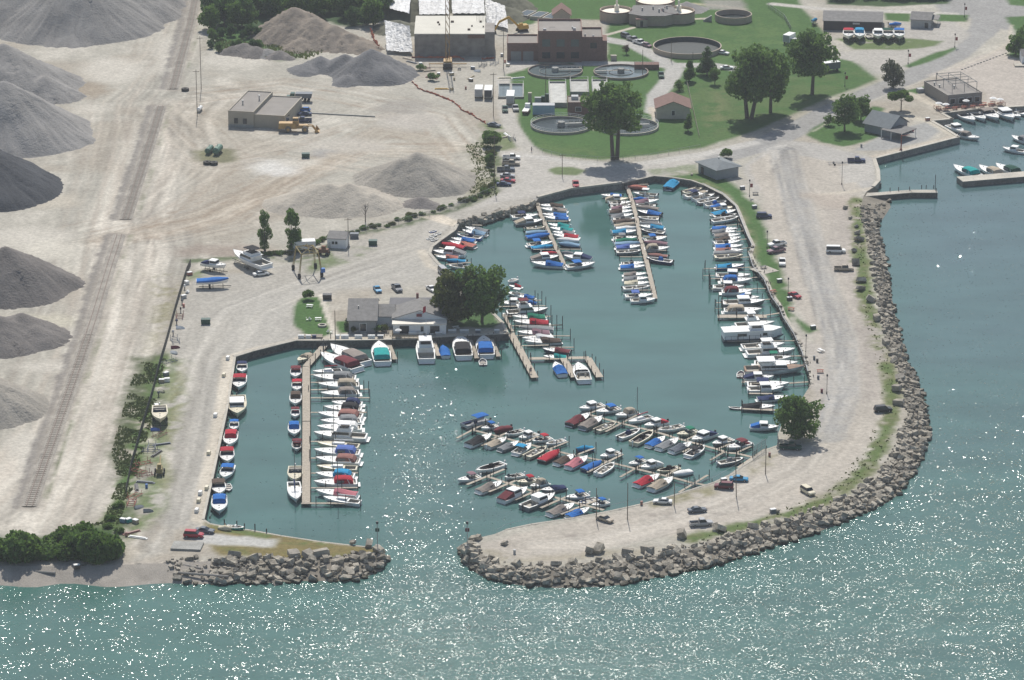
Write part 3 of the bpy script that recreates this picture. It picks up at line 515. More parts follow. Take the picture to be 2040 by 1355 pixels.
pile('small pale heap right of the low grey heap', [(528,109,2.6,.5)], g1, grp=QG)
pile('small dark heap beside the weeds under the tan soil heap', [(552,113,2.6,.5),(575,117,1.6,.5)], g4, grp=QG)
pile('small grey soil heap behind the treatment tanks', [(1372,20,3.2,.5)], g1, grp=QG)
pile('cut earth bank under the white plastic sheets', [(800,20,9,.5),(860,0,10,.5),(930,0,10,.5),(985,15,8,.5),(790,60,4,.4),(1010,35,4,.45)], mat('brown_bank', (.13,.13,.09), .95, var=.4, sc=.4), name='earth_bank', cat='earth bank')
# ------------------------------------------------------------------ boats
def halfw(B, t):
    if t < .45: return B/2*(.90+.10*t/.45)
    u = (t-.45)/.55; return B/2*max(0.0, 1-u**2.3)
def sheer(F, t): return F*(.92+.42*t*t)
TS = [0, .15, .3, .45, .58, .7, .8, .88, .94, .98, 1.0]
def hull_mb(L, B, F):
    m = MB(); rings = []
    for t in TS:
        w = max(halfw(B, t), .02); x = t*L-L/2; z = sheer(F, t); rk = L*.07*t*t
        cw = w*(.86-.30*t*t); zc = .12+.35*F*t**3; kz = -.35+.5*t**4
        rings.append([(x, w, z), (x-rk*.35, w*.97, z*.62+.04), (x-rk*.8, cw, zc), (x-rk, 0, kz), (x-rk*.8, -cw, zc), (x-rk*.35, -w*.97, z*.62+.04), (x, -w, z)])
    m.loft(rings, cap=False, close=False); m.add(rings[0], [tuple(range(6, -1, -1))]); return m
def lerp_deck(L, B, F, t0, t1, ck):
    "foredeck t1..1, side decks t0..t1, transom strip; ck cockpit inset"
    m = MB(); tt = [t for t in TS if t > t1+.02]; tt = [t1]+tt; rings = []
    for t in tt:
        w = max(halfw(B, t)-.01, .01); x = t*L-L/2; z = sheer(F, t)+.005; rings.append([(x, w, z), (x, w*.5, z+.10*(w/(B/2))), (x, 0, z+.14*(w/(B/2))), (x, -w*.5, z+.10*(w/(B/2))), (x, -w, z)])
    m.loft(rings, cap=False, close=False); m.v = m.v
    sd = [t for t in TS if t < t1-.02 and t > 0]; sd = [0]+sd+[t1]
    for s in (1, -1):
        r = []
        for t in sd:
            w = halfw(B, t)-.01; x = t*L-L/2; z = sheer(F, t)+.005; r.append([(x, s*w, z), (x, s*(w-ck), z+.02), (x, s*(w-ck), z-.25)])
        m.loft(r, cap=False, close=False)
    w = halfw(B, 0)-.02; z = sheer(F, 0)+.01; m.fr(-L/2, -L/2+ck*1.4, -w, w, z-.2, z)
    return m
def cockpit_mb(L, B, F, t1, ck, zf):
    m = MB(); r = []
    for t in [0.03]+[t for t in TS if .05 < t < t1-.02]+[t1]:
        w = halfw(B, t)-ck-.01; x = t*L-L/2; z = sheer(F, t)-.03; r.append([(x, w, z), (x, w-.03, zf), (x, -w+.03, zf), (x, -w, z)])
    m.loft(r, cap=False, close=False); e = r[-1]; m.add(e, [(0, 1, 2, 3)]); return m
def seat_mb(L, B, F, zf, t0=.05, n=2):
    m = MB(); w = B/2-.42; x = -L/2+t0*L+.15; m.fr(x, x+.5, -w, w, zf, zf+.42, a=.03, b=.03, c=.03)
    for s in (1, -1):
        xx = L*(.40-.5); m.fr(xx-.55, xx, s*B*.2-.25, s*B*.2+.25, zf, zf+.48, a=.04, b=.04, c=.04); m.fr(xx-.6, xx-.5, s*B*.2-.25, s*B*.2+.25, zf+.45, zf+.9)
    return m
def shell_cover(L, B, F, t0, t1, peak, tp, drop=.3, seed=0):
    rs = random.Random(seed); m = MB(); n = 9; r = []
    for k in range(n):
        t = t0+(t1-t0)*k/(n-1); w = max(halfw(B, min(t, .995))+.05, .06); x = t*L-L/2; z = sheer(F, t)
        if t <= tp: h = peak*(.25+.75*((t-t0)/(tp-t0+1e-6))**1.3)
        else: h = peak*max(0, 1-((t-tp)/(1.0-tp+.02)))**.9+.04
        h += rs.uniform(-.04, .04)
        r.append([(x, w, z-drop), (x, w+.02, z+.03), (x, w*.62, z+.62*h+rs.uniform(-.03, .03)), (x, 0, z+h+.03), (x, -w*.62, z+.62*h+rs.uniform(-.03, .03)), (x, -w-.02, z+.03), (x, -w, z-drop)])
    m.loft(r, cap=False, close=False); m.add(r[0], [tuple(range(6, -1, -1))])
    if t1 < .97: m.add(r[-1], [tuple(range(7))])
    return m
def outboard_mb(L, F, y=0.0, s=1.0):
    m = MB(); x = -L/2; m.fr(x-.62*s, x-.12, y-.19*s, y+.19*s, F*.9, F*.9+.55*s, a=.08, b=.1, c=.04); m.fr(x-.42*s, x-.22*s, y-.09, y+.09, -.3, F*.9); m.fr(x-.6*s, x-.1*s, y-.05, y+.05, -.45, -.3)
    return m
def bimini_mb(x0, x1, w, z):
    m = MB(); r = []
    for k in range(5):
        x = x0+(x1-x0)*k/4; dz = .08*math.sin(math.pi*k/4); r.append([(x, w, z-.14), (x, w*.9, z+dz), (x, 0, z+.1+dz), (x, -w*.9, z+dz), (x, -w, z-.14), (x, -w*.9, z-.06+dz), (x, 0, z+.04+dz), (x, w*.9, z-.06+dz)])
    return m.loft(r)
def posts_mb(x0, x1, w, z0, z1, r=.035):
    m = MB()
    for s in (1, -1):
        xm = (x0+x1)/2
        m.tube((xm, s*w, z0), (x0+.06, s*w*.97, z1), r, 4); m.tube((xm, s*w, z0), (x1-.06, s*w*.97, z1), r, 4); m.tube((x1-.06, s*w*.98, z0), (x1-.06, s*w*.97, z1), r, 4)
    for x in (x0+.06, x1-.06): m.tube((x, -w*.97, z1-.02), (x, w*.97, z1-.02), r*.8, 4)
    return m
def rail_mb(L, B, F, t0=.6, h=.45):
    m = MB()
    for s in (1, -1):
        pts = []
        for t in (t0, .72, .84, .93, .985):
            w = max(halfw(B, t)-.08, .03); x = t*L-L/2; z = sheer(F, t); pts.append((x, s*w, z+h)); m.tube((x, s*w, z), (x, s*w, z+h), .018, 4)
        m.path(pts, .022, 4)
    return m
def cabin_parts(root, L, B, F, x0, x1, z0, h, wmat, roofm, ratio=.72, rake=.5, win=True, over=.25):
    w = B*ratio/2
    MB().fr(x0, x1, -w, w, z0, z0+h, a=.06, b=rake, c=.08).build('cabin', wmat, root)
    if win:
        g = MB(); f0, f1 = .42, .88; q = lambda f: f
        g.fr(x0+.18, x1-rake*f0+.02, -w+.08*f0-.015, w-.08*f0+.015, z0+h*f0, z0+h*f1, a=.02, b=rake*(f1-f0), c=.08*(f1-f0)); g.build('window_band', GLASS, root)
    MB().fr(x0-over, x1-rake*.75, -w-.03, w+.03, z0+h, z0+h+.1, a=.05, b=.12, c=.06).build('cabin_roof', roofm, root)
def windshield_mb(L, B, F, t, h=.45, ln=.5):
    w = halfw(B, t)*.86; x = t*L-L/2; z = sheer(F, t)+.08; m = MB()
    m.add([(x+.25, -w*.62, z), (x+.25, w*.62, z), (x-ln*.4, w*.6, z+h), (x-ln*.4, -w*.6, z+h), (x-ln*.3, w*.98, z-.02), (x-ln*.8, w*.88, z+h*.95), (x-ln*.3, -w*.98, z-.02), (x-ln*.8, -w*.88, z+h*.95), (x-ln*1.8, w, z-.04), (x-ln*1.7, w*.93, z+h*.6), (x-ln*1.8, -w, z-.04), (x-ln*1.7, -w*.93, z+h*.6)],
          [(0, 1, 2, 3), (1, 4, 5, 2), (0, 3, 7, 6), (4, 8, 9, 5), (6, 7, 11, 10)])
    # give it thickness
    n = len(m.v); m.add([(a-.03, b*.985, c+.012) for a, b, c in m.v[:12]], [tuple(reversed(f)) for f in m.f[:5]])
    return m
INT = mat('cockpit_lining', (.45,.42,.36), .7, var=.2, sc=2)
INTD = mat('dark_cockpit', (.12,.10,.09), .8, var=.3, sc=2)
VINYL = mat('vinyl_seats', (.55,.52,.46), .6, var=.15)
MOTOR = mat('outboard_black', (.025,.025,.03), .35)
TEAK = mat('teak_deck', (.26,.17,.12), .8, var=.25)
NB = [0]
def boat(stern, bow, typ, hullc, cov, label, grp, z=0.0, name=None, B=None, seed=None):
    NB[0] += 1; sd = seed or NB[0]; rs = random.Random(sd)
    zz_ = .8+z
    a, b = P(*stern, zz_), P(*bow, zz_); L = (b-a).length; L *= 1.04+.42*max(0, abs(b.y-a.y)/max(L, .1)-.6); L = min(max(L, 2.6), 19); c = (a+b)/2
    small = typ in ('dn',)
    F = .45 if small else (.55+.055*L if L < 9 else .62+.055*L); B = B or (.62 if typ in ('cu','cr','br','ht') else .58)*L**.78
    if typ == 'sl': B *= .86; F *= .95
    if typ == 'dn': B = L*.46
    names = dict(cr='cabin_cruiser', cu='motor_boat', fc='covered_boat', cc='motor_boat', op='open_boat', ht='cabin_boat', tt='fishing_boat', fb='flybridge_yacht', sl='sailboat', pt='pontoon_boat', dn='dinghy', tr='trawler_yacht', br='bowrider')
    cats = dict(fb='yacht', tr='yacht', sl='sailboat', dn='dinghy')
    r = thing(name or names[typ], label, cats.get(typ, 'boat'), (c.x, c.y, z), math.atan2(b.y-a.y, b.x-a.x), grp)
    hm = cm(hullc) if hullc in COL else hullc; W = cm('white')
    dk = cm('cream') if hullc == 'cream' else W
    if typ == 'pt':
        for s in (1, -1):
            m = MB(); rr = .32; rings = []
            for x, k in ((-L/2, .5), (-L/2+.3, 1), (L/2-.7, 1), (L/2-.15, .45)): rings.append([(x, s*B*.33+rr*k*math.cos(q*.785), .15+rr*k*math.sin(q*.785)) for q in range(8)])
            m.loft(rings).build('pontoon', STEEL, r, smooth=False)
        box(-L/2+.1, L/2-.2, -B/2, B/2, .48, .58).build('deck', cm('gray', 'gel'), r)
        m = MB()
        for s in (1, -1): m.fr(-L/2+.5, L/2-.3, s*B/2-.03, s*B/2+.03, .62, 1.2)
        m.fr(L/2-.34, L/2-.28, -B/2, B/2, .62, 1.2); m.pieces('side_panel', cm('silver'), r)
        m = MB(); m.fr(-L/2+.8, L*.1, B/2-.7, B/2-.1, .58, 1.0); m.fr(L*.1, L/2-.6, -B/2+.1, -B/2+.7, .58, 1.0); m.fr(-.3, .5, -.4, .3, .58, 1.4, a=.1, c=.1); m.pieces('seat', cm('navy', 'cloth'), r)
        posts_mb(-L*.3, L*.02, B*.46, .6, 2.55).build('canopy_frame', STEEL, r); bimini_mb(-L*.36, L*.08, B*.48, 2.6).build('canopy', cm(cov or 'blue', 'cloth'), r)
        outboard_mb(L, .55).build('outboard_motor', MOTOR, r); return r
    hull_mb(L, B, F).build('hull', hm, r, smooth=False)
    ck = .16 if L < 8 else .28; zf = F*.38
    if typ == 'fc':
        lerp_deck(L, B, F, 0, .5, ck).build('deck', dk, r)
        shell_cover(L, B, F, .01, .97, rs.uniform(.55, .85), rs.uniform(.42, .55), seed=sd).build('boat_cover', cm(cov, 'cloth'), r, smooth=True)
        if rs.random() < .5 and L < 8: outboard_mb(L, F).build('outboard_motor', MOTOR if rs.random() < .6 else W, r)
        return r
    t1 = dict(cr=.47, cu=.5, cc=.5, op=.86, ht=.36, tt=.74, fb=.30, sl=.30, dn=.9, tr=.24, br=.8)[typ]
    lerp_deck(L, B, F, 0, t1, ck).build('deck', TEAK if typ == 'tr' else dk, r)
    cockpit_mb(L, B, F, t1, ck, zf).build('cockpit', INTD if typ in ('br',) or (typ == 'op' and cov == 'black') else INT, r)
    if typ in ('cr', 'cu', 'cc', 'br') or (typ == 'ht' and L > 6.5): windshield_mb(L, B, F, t1+.02, .42 if L < 8 else .55, .5 if L < 8 else .8).build('windshield', GLASS, r) if typ != 'ht' else None
    if typ in ('cr', 'fb', 'sl', 'tr') or L > 7.5:
        rail_mb(L, B, F, max(.55, t1+.08)).build('bow_rail', STEEL, r)
    if typ in ('cr', 'cu', 'cc', 'ht', 'fb'):
        m = MB()
        for t, wd in ((.66, .22), (.80, .15)): m.fr(t*L-L/2-wd, t*L-L/2+wd, -wd*1.1, wd*1.1, sheer(F, t)+.08, sheer(F, t)+.17, a=.03, b=.03, c=.03)
        m.pieces('deck_hatch', mat('smoked_hatch', (.10,.11,.12), .25), r)
    if typ == 'cr':
        seat_mb(L, B, F, zf).pieces('seat', VINYL, r)
        zr = sheer(F, .3)
        m = MB(); w = B*.42; xr = L*(.22-.5); m.path([(xr-.5, w, zr-.05), (xr+.1, w*.86, zr+1.05), (xr+.1, -w*.86, zr+1.05), (xr-.5, -w, zr-.05)], .11, 6); m.build('radar_arch', W, r)
        box(-L/2-.75, -L/2+.02, -B*.36, B*.36, .22, .32).build('swim_platform', W, r)
        if cov:
            x0, x1 = L*(.12-.5), L*(.50-.5); m = MB(); rg = []
            for x, h, k in ((x0-.3, .25, .9), (x0+.3, 1.15, .84), ((x0+x1)/2, 1.4, .8), (x1-.1, 1.3, .76), (x1+.35, .55, .72)):
                w = B/2*k; z0 = sheer(F, .3)+.04; rg.append([(x, w, z0), (x, w*.92, z0+h*.85), (x, w*.5, z0+h), (x, -w*.5, z0+h), (x, -w*.92, z0+h*.85), (x, -w, z0)])
            m.loft(rg, close=False).build('canopy', cm(cov, 'cloth'), r, smooth=False)
            m = MB(); z0 = sheer(F, .3)
            m.fr((x0+x1)/2-.1, x1-.25, -B*.405, B*.405, z0+.3, z0+.85, a=.05, b=.2, c=.02); m.build('clear_panel', mat('clear_vinyl', (.10,.12,.14), .15), r)
    elif typ in ('cu', 'br'):
        seat_mb(L, B, F, zf).pieces('seat', VINYL if cov != 'maroon' else cm('maroon', 'cloth'), r)
        if typ == 'br': MB().fr(L*(.62-.5), L*(.76-.5), -B*.3, B*.3, zf, zf+.4, a=.05, b=.1, c=.08).build('bow_seat', W, r)
        if cov:
            x0, x1 = L*(.22-.5), L*(.50-.5); zt = sheer(F, .4)+1.15; posts_mb(x0, x1, B*.42, sheer(F, .4), zt).build('canopy_frame', STEEL, r); bimini_mb(x0, x1, B*.45, zt+.02).build('canopy', cm(cov, 'cloth'), r)
        (outboard_mb(L, F) if rs.random() < .5 else MB().fr(-L/2-.55, -L/2, -B*.33, B*.33, .2, .3)).build('outboard_motor' if NB[0] < 0 else 'swim_platform', W, r)
    elif typ == 'cc':
        tp = .44; shell_cover(L, B, F, .01, .54, rs.uniform(.7, .95) if L < 8.5 else 1.15, tp, .22, sd).build('cockpit_cover', cm(cov, 'cloth'), r, smooth=False)
        if rs.random() < .45 and L < 8: outboard_mb(L, F).build('outboard_motor', MOTOR if rs.random() < .5 else W, r)
        else: MB().fr(-L/2-.5, -L/2, -B*.35, B*.35, .2, .3).build('swim_platform', W, r)
    elif typ == 'op':
        m = MB(); x = L*-.05; m.fr(x, x+.7, -.38, .38, zf, zf+.95, a=.05, b=.25, c=.05); m.build('console', cm(cov if cov in ('black','navy','blue') else 'white', 'gel'), r)
        m = MB(); m.fr(x-1.1, x-.6, -.42, .42, zf, zf+.55, a=.03, b=.03, c=.03); m.fr(-L/2+.3, -L/2+.75, -B*.33, B*.33, zf, zf+.4); m.fr(L*.2, L*.3, -B*.25, B*.25, zf, zf+.35, c=.05); m.pieces('seat', VINYL, r)
        if cov in ('black', 'navy', 'blue', 'gray'):
            m = MB(); m.fr(x-.9, x+.7, -.5, .5, zf+.5, zf+1.45, a=.35, b=.3, c=.15); m.build('console_cover', cm(cov, 'cloth'), r)
        outboard_mb(L, F).build('outboard_motor', MOTOR if rs.random() < .5 else W, r)
    elif typ == 'dn':
        m = MB()
        for q in (-.25, .05, .28): m.fr(q*L, q*L+.22, -B*.38, B*.38, F*.55, F*.62)
        m.pieces('seat', cm(cov or 'tan', 'cloth'), r)
        if L > 3.2: outboard_mb(L, F, 0, .7).build('outboard_motor', MOTOR, r)
    elif typ == 'ht':
        x0, x1 = L*(.36-.5), L*(.66-.5); h = 1.15 if L < 9 else 1.35
        cabin_parts(r, L, B, F, x0, x1, sheer(F, .45)-.05, h, W, W)
        if cov:
            m = MB(); z0 = sheer(F, .2); w = B*.42; m.loft([[(-L/2+.1, w, z0), (-L/2+.1, w*.8, z0+.2), (-L/2+.1, -w*.8, z0+.2), (-L/2+.1, -w, z0)], [(x0-.15, w, z0), (x0-.15, w*.85, z0+h*.9), (x0-.15, -w*.85, z0+h*.9), (x0-.15, -w, z0)]], close=False).build('aft_cover', cm(cov, 'cloth'), r)
        else: seat_mb(L, B, F, zf, .03).pieces('seat', VINYL, r)
        if rs.random() < .4: outboard_mb(L, F).build('outboard_motor', MOTOR, r)
    elif typ == 'tt':
        x = -L*.04; m = MB(); m.fr(x, x+.8, -.42, .42, zf, zf+1.1, a=.05, b=.3, c=.05); m.build('console', W, r)
        posts_mb(x-.7, x+.9, B*.3, zf, sheer(F, .5)+1.5, .05).build('canopy_frame', STEEL, r); MB().fr(x-1.0, x+1.2, -B*.36, B*.36, sheer(F, .5)+1.5, sheer(F, .5)+1.62, a=.08, b=.08, c=.08).build('canopy', cm(cov, 'cloth') if cov else W, r)
        MB().fr(x-1.2, x-.7, -.45, .45, zf, zf+.6, a=.04, b=.04, c=.04).pieces('seat', VINYL, r); outboard_mb(L, F).build('outboard_motor', MOTOR if rs.random() < .5 else W, r)
    elif typ == 'fb':
        x0, x1 = L*(.30-.5), L*(.66-.5); z0 = sheer(F, .45)-.1; cabin_parts(r, L, B, F, x0, x1, z0, 1.5, W, W, .8, .9, over=.6)
        zt = z0+1.6; MB().fr(x0, x1-1.5, -B*.33, B*.33, zt, zt+.65, a=.05, b=.25, c=.06).build('flybridge', W, r)
        MB().fr(x0+.4, x1-2.3, -B*.26, B*.26, zt+.3, zt+.72).build('bridge_seat', INTD, r)
        posts_mb(x0+.2, x1-1.9, B*.3, zt+.6, zt+1.75).build('canopy_frame', STEEL, r); MB().fr(x0-.1, x1-1.7, -B*.34, B*.34, zt+1.75, zt+1.87, a=.15, b=.15, c=.1).build('canopy', cm(cov, 'cloth') if cov else W, r)
        box(-L/2-.8, -L/2, -B*.4, B*.4, .25, .35).build('swim_platform', W, r)
    elif typ == 'tr':
        z0 = sheer(F, .5)-.1; cabin_parts(r, L, B, F, L*(.26-.5), L*(.72-.5), z0, 1.3, W, W, .72, .7, over=.2)
        MB().fr(L*(.20-.5), L*(.5-.5), -B*.44, B*.44, z0+2.5, z0+2.64, a=.1, b=.1, c=.1).build('canopy', W, r); posts_mb(L*(.2-.5), L*(.5-.5), B*.42, z0, z0+2.5, .05).build('canopy_frame', STEEL, r)
        MB().fr(L*(.24-.5), L*(.47-.5), -B*.36, B*.36, z0+1.41, z0+2.1, a=.05, b=.25, c=.05).build('flybridge', W, r)
        m = MB(); [m.tube((t*L-L/2, s*(halfw(B, t)+.01), sheer(F, t)*.86), ((t+.24)*L-L/2, s*(halfw(B, t+.24)+.01), sheer(F, t+.24)*.86), .06, 4) for s in (1, -1) for t in (0, .24, .48, .70)]; m.build('rub_rail', cm('navy'), r)
        MB().fr(-L/2-.1, -L/2, -B*.3, B*.3, F*.2, F*.9).build('transom_door', TEAK, r)
    elif typ == 'sl':
        z0 = sheer(F, .5); MB().fr(L*(.34-.5), L*(.68-.5), -B*.27, B*.27, z0, z0+.45, a=.08, b=.7, c=.14).build('coach_roof', W, r)
        H = min(12.5, L*1.25); m = MB(); xm = L*.1; m.tube((xm, 0, z0), (xm, 0, H), .075, 6); m.tube((xm, -.7, H*.6), (xm, .7, H*.6), .03, 4); m.build('mast', mat('painted_mast', (.10,.10,.11), .4), r)
        m = MB(); m.tube((xm, 0, z0+1.1), (-L*.38, 0, z0+1.05), .08, 6); m.build('boom', STEEL, r); 
        m = MB(); rg = [[(xm-.1-k*L*.09, .16*math.cos(q), z0+1.25+.13*math.sin(q)) for q in (0, 1.05, 2.1, 3.14, 4.2, 5.2)] for k in range(6)]; m.loft(rg).build('furled_sail', cm(cov or 'white', 'cloth'), r)
        m = MB(); 
        for q in ((L*.49, 0), (xm-.2, B*.44), (xm-.2, -B*.44), (-L*.49, 0)): m.tube((q[0], q[1], z0), (xm, 0, H-.1), .012, 3)
        m.build('rigging', STEEL, r)
    return r
NOUN = dict(cr='cruiser', cu='runabout', fc='boat', cc='boat', op='open boat', ht='hardtop boat', tt='fishing boat', fb='flybridge yacht', sl='sailboat', pt='pontoon boat', dn='dinghy', tr='trawler', br='bowrider')
CADJ = dict(gel='', )
def describe(typ, hc, cov):
    n = NOUN[typ]; cn = {'paleblue':'pale blue','skyblue':'sky blue','rose':'dusty rose','darkgreen':'dark green'}.get(cov, cov); hn = hc
    if typ == 'fc': return '%s covered %s' % (cn, n)
    if typ == 'cc': return '%s %s with %s cover' % (hn, n, cn)
    if typ in ('cr', 'cu', 'br', 'tt', 'fb', 'pt') and cov: return '%s %s with %s canopy' % (hn, n, cn)
    if typ == 'ht' and cov: return '%s %s with %s canvas' % (hn, n, cn)
    if typ == 'sl' and cov: return '%s %s with %s sail' % (hn, n, cn)
    return '%s %s' % (hn, n)
def rows(ref, grp, text, z=0.0):
    k = 0
    for ln in text.strip().split('\n'):
        q = ln.split()
        if len(q) < 7: continue
        s = Z(q[0], float(q[1]), float(q[2])); b = Z(q[0], float(q[3]), float(q[4])); cov = q[7] if len(q) > 7 and q[7] != '-' else None
        lab = '%s, %s %s' % (describe(q[5], q[6], cov), ORD[k], ref); k += 1
        boat(s, b, q[5], q[6], cov, lab, grp, z)
GI = 'boats moored at the short inner dock'; GM = 'boats moored at the long inner dock'; GE = 'boats moored along the east shore'
rows('from shore, west side of short inner dock', GI, '''
a 90 355 525 335 cu white navy
a 140 465 600 425 ht gray tan
a 340 545 640 535 op cream -
a 325 620 690 615 fc white paleblue
a 330 700 720 660 fc gray blue
a 350 825 770 795 cu white blue
a 415 880 780 855 fc navy skyblue
a 600 955 850 975 fc white red
a 410 1065 880 1035 ht gray taupe
a 940 1175 420 1150 cc white blue''')
rows('from shore, east side of short inner dock', GI, '''
a 940 160 550 175 cc white brown
a 1000 250 575 230 cc white taupe
a 1000 325 600 325 cc white blue
a 1035 385 630 372 cc white blue
a 1050 515 700 490 cc white teal
a 1110 575 730 555 cc white teal
a 1130 625 775 622 cc white gray
a 1200 690 770 672 cc white red
a 1210 745 840 748 fc white white
a 1225 835 870 815 fc navy paleblue
a 1110 955 920 960 fc black gray
a 1420 1065 960 1028 ht white navy
a 1010 1195 1480 1150 cu white blue''')
rows('from shore, east side of long inner dock', GM, '''
c 1050 222 680 228 fc maroon salmon
c 1240 372 790 345 tt white -
c 1050 442 790 460 fc navy blue
c 830 510 1280 482 cc white mauve
c 1210 570 830 572 op white gray
c 1270 640 845 612 fc white taupe
c 1320 742 870 692 cc navy blue
c 1270 830 880 812 op white -
c 1270 885 900 862 dn navy orange
c 1330 935 910 932 fc darkgreen gray
c 1370 1000 905 982 cc white skyblue
c 1380 1100 940 1055 op navy gray
c 1000 1232 1430 1202 cu white blue
c 1440 1312 990 1292 fc navy mauve
d 820 155 1290 142 cr white tan
d 1250 292 870 272 fc navy rose
d 1340 400 850 342 op navy blue''')
rows('from shore, west side of long inner dock', GM, '''
c 560 382 170 385 cc white blue
c 260 452 690 455 ht cream tan
c 340 522 740 520 cu white -
c 360 580 740 578 op white -
c 370 622 750 620 cc white mauve
c 330 695 780 690 cc white brown
c 370 782 790 757 cc white gray
c 410 832 820 835 op white gray
c 400 882 830 870 fc white brown
c 430 962 835 947 fc white tan
c 465 1012 850 1010 fc white white
c 390 1084 865 1077 cc white skyblue
c 415 1205 855 1200 cu white gray
c 450 1252 870 1250 fc white green
c 440 1312 920 1310 fc white paleblue
d 270 122 740 112 cc white periwinkle
d 280 212 745 202 op gray -
d 370 432 800 432 cu white -
d 350 502 830 496 cc white blue
d 420 642 850 642 cc white taupe
d 420 722 880 730 cc white gray
d 430 812 900 820 cc white cream
d 410 912 920 890 op white -
d 450 1062 970 1050 cu white periwinkle
d 550 1145 1020 1132 ht white -''')
rows('from the top, along the east boardwalk', GE, '''
e 90 190 410 142 op cream -
e 130 265 510 195 cu white navy
e 265 305 620 245 tt white tan
e 340 365 700 302 op gray -
e 470 415 830 362 op white blue
e 560 440 800 405 fc white blue
e 610 475 950 452 ht cream -
e 590 562 990 512 cc white skyblue
e 610 602 990 582 op gray black
e 580 685 1030 632 op white -
e 590 795 1010 828 cc white blue
e 590 855 990 872 cc white gray
e 630 925 1050 925 cc white taupe
e 650 1005 1060 972 cc white brown
e 620 1052 1060 1032 cu white -
e 640 1115 1100 1110 cc white blue
e 650 1165 1100 1190 cc white rose
e 618 1215 1090 1230 fc white gray
e 630 1285 1100 1272 op cream -''')
rows('below the gangway, along east boardwalk', GE, '''
f 235 265 700 252 cc blue skyblue
f 225 415 800 432 ht white -
f 310 502 820 502 cr white blue
f 180 612 690 620 ht white -
f 330 692 840 690 cr white maroon
f 600 770 950 790 ht white blue
f 350 885 1040 872 ht gray -
f 370 1012 990 1012 cr white tan
f 560 1262 1200 1232 fb white -
g 420 445 1010 420 cu white -
g 490 535 1160 502 fb white -
g 640 610 1110 602 tt white green
g 600 680 1200 690 cr white -
g 470 775 1290 755 tr white -
g 440 875 860 872 ht white navy
g 500 975 1080 982 cu white navy
g 500 1045 1000 1032 ht white -
g 640 1175 1060 1155 cc white navy
g 430 1278 880 1295 cc white black
r 765 745 985 752 ht white blue''')
GC = 'boats moored east of the clubhouse'
rows('from the top, clubhouse east slips', GC, '''
h 330 142 240 180 op white teal
h 385 225 250 222 cc white red
h 440 330 230 302 tt white -
h 530 352 330 335 cc white blue
h 560 412 440 400 fc white blue
h 440 420 140 418 ht white -
h 230 530 680 502 fb gray maroon
h 650 575 290 585 cc white green
h 690 642 300 640 cc white red
h 740 712 365 707 fc white gray
h 700 752 345 760 cc white mauve
h 740 802 400 825 cc white white
h 820 842 435 867 cc white brown
h 930 962 630 942 cc navy maroon
h 890 1020 640 1022 cc white teal
h 845 1215 775 1110 cc white blue
h 1090 1280 1030 1130 cr white -
h 1020 1120 930 1100 dn gray navy''')
rows('from the top, northwest shore of the basin', 'boats moored on the northwest shore', '''
i 1110 515 740 460 cc white gray
i 1080 562 690 512 cc white paleblue
i 1000 625 600 585 op blue navy
i 890 675 505 647 cc white blue
i 890 765 480 702 cc gray salmon
i 720 792 315 732 fc navy red
i 730 905 195 872 ht white gray
i 610 955 240 950 cc white salmon
i 740 1015 420 1012 fc navy skyblue
i 800 1115 460 1102 op white gray''')
GW = 'boats moored at the west dock'
rows('from the top, east side of west dock', GW, '''
j 1230 400 770 185 cr white taupe
j 1130 490 615 300 cr white maroon
j 900 505 480 540 sl white red
j 1110 635 490 625 cr white gray
j 1170 735 565 745 cr white tan
j 1160 850 600 880 cr white taupe
j 1210 1015 765 1002 cr white navy
j 1200 1095 650 1085 cr white black
j 1210 1215 560 1185 cr white rose
j 1190 1275 600 1295 cr white gray
k 1200 100 550 105 cr white white
k 1270 240 500 205 fb white -
k 1160 375 550 345 sl cream -
k 1170 475 505 455 cr white periwinkle
k 1170 605 530 575 cr white rose
k 1130 705 540 692 sl cream -
k 1090 825 525 802 cr white skyblue
k 1130 915 500 932 cr white red
k 1130 1105 530 1062 cc white pink
k 1180 1215 640 1155 sl white -''')
rows('from the top, west side of the west dock', GW, '''
j 420 270 265 375 cc cream tan
j 225 490 215 612 cu white maroon
j 240 690 240 812 cu white red
j 218 880 215 1022 cr white brown
j 215 1110 210 1208 cu white maroon
j 195 1330 198 1478 cr white blue
k 240 305 235 420 br white maroon
k 212 700 205 890 cu cream -
k 190 945 225 1185 sl white navy''')
rows('from the top, along the long concrete quay', 'boats moored along the concrete quay', '''
m 348 135 345 193 cu white navy
m 335 232 320 316 cu white red
m 308 392 310 518 ht cream -
m 290 572 284 624 cu white blue
m 268 655 252 745 cr white red
m 235 780 235 870 cu white red
m 250 905 215 990 cu white blue
m 168 1020 178 1110 cu white brown
m 232 1025 248 1070 dn white navy
m 178 1140 175 1245 cr white blue''')
GL = 'boats moored at the two outer docks'
rows('from the left, far side of middle finger dock', GL, '''
n 370 225 118 295 pt silver blue
n 450 285 295 322 cu white blue
n 580 300 425 352 fc maroon maroon
n 710 335 535 387 br white -
n 850 370 672 422 ht white -
n 990 410 808 452 br white red
n 1120 432 945 482 op white -
n 1410 505 1240 530 fc blue skyblue
o 860 910 570 985 ht white -
o 1245 1025 1000 1095 cu white blue
o 1480 1070 1180 1150 ht white white
p 350 885 60 950 op cream black
p 520 930 270 992 fc white white''')
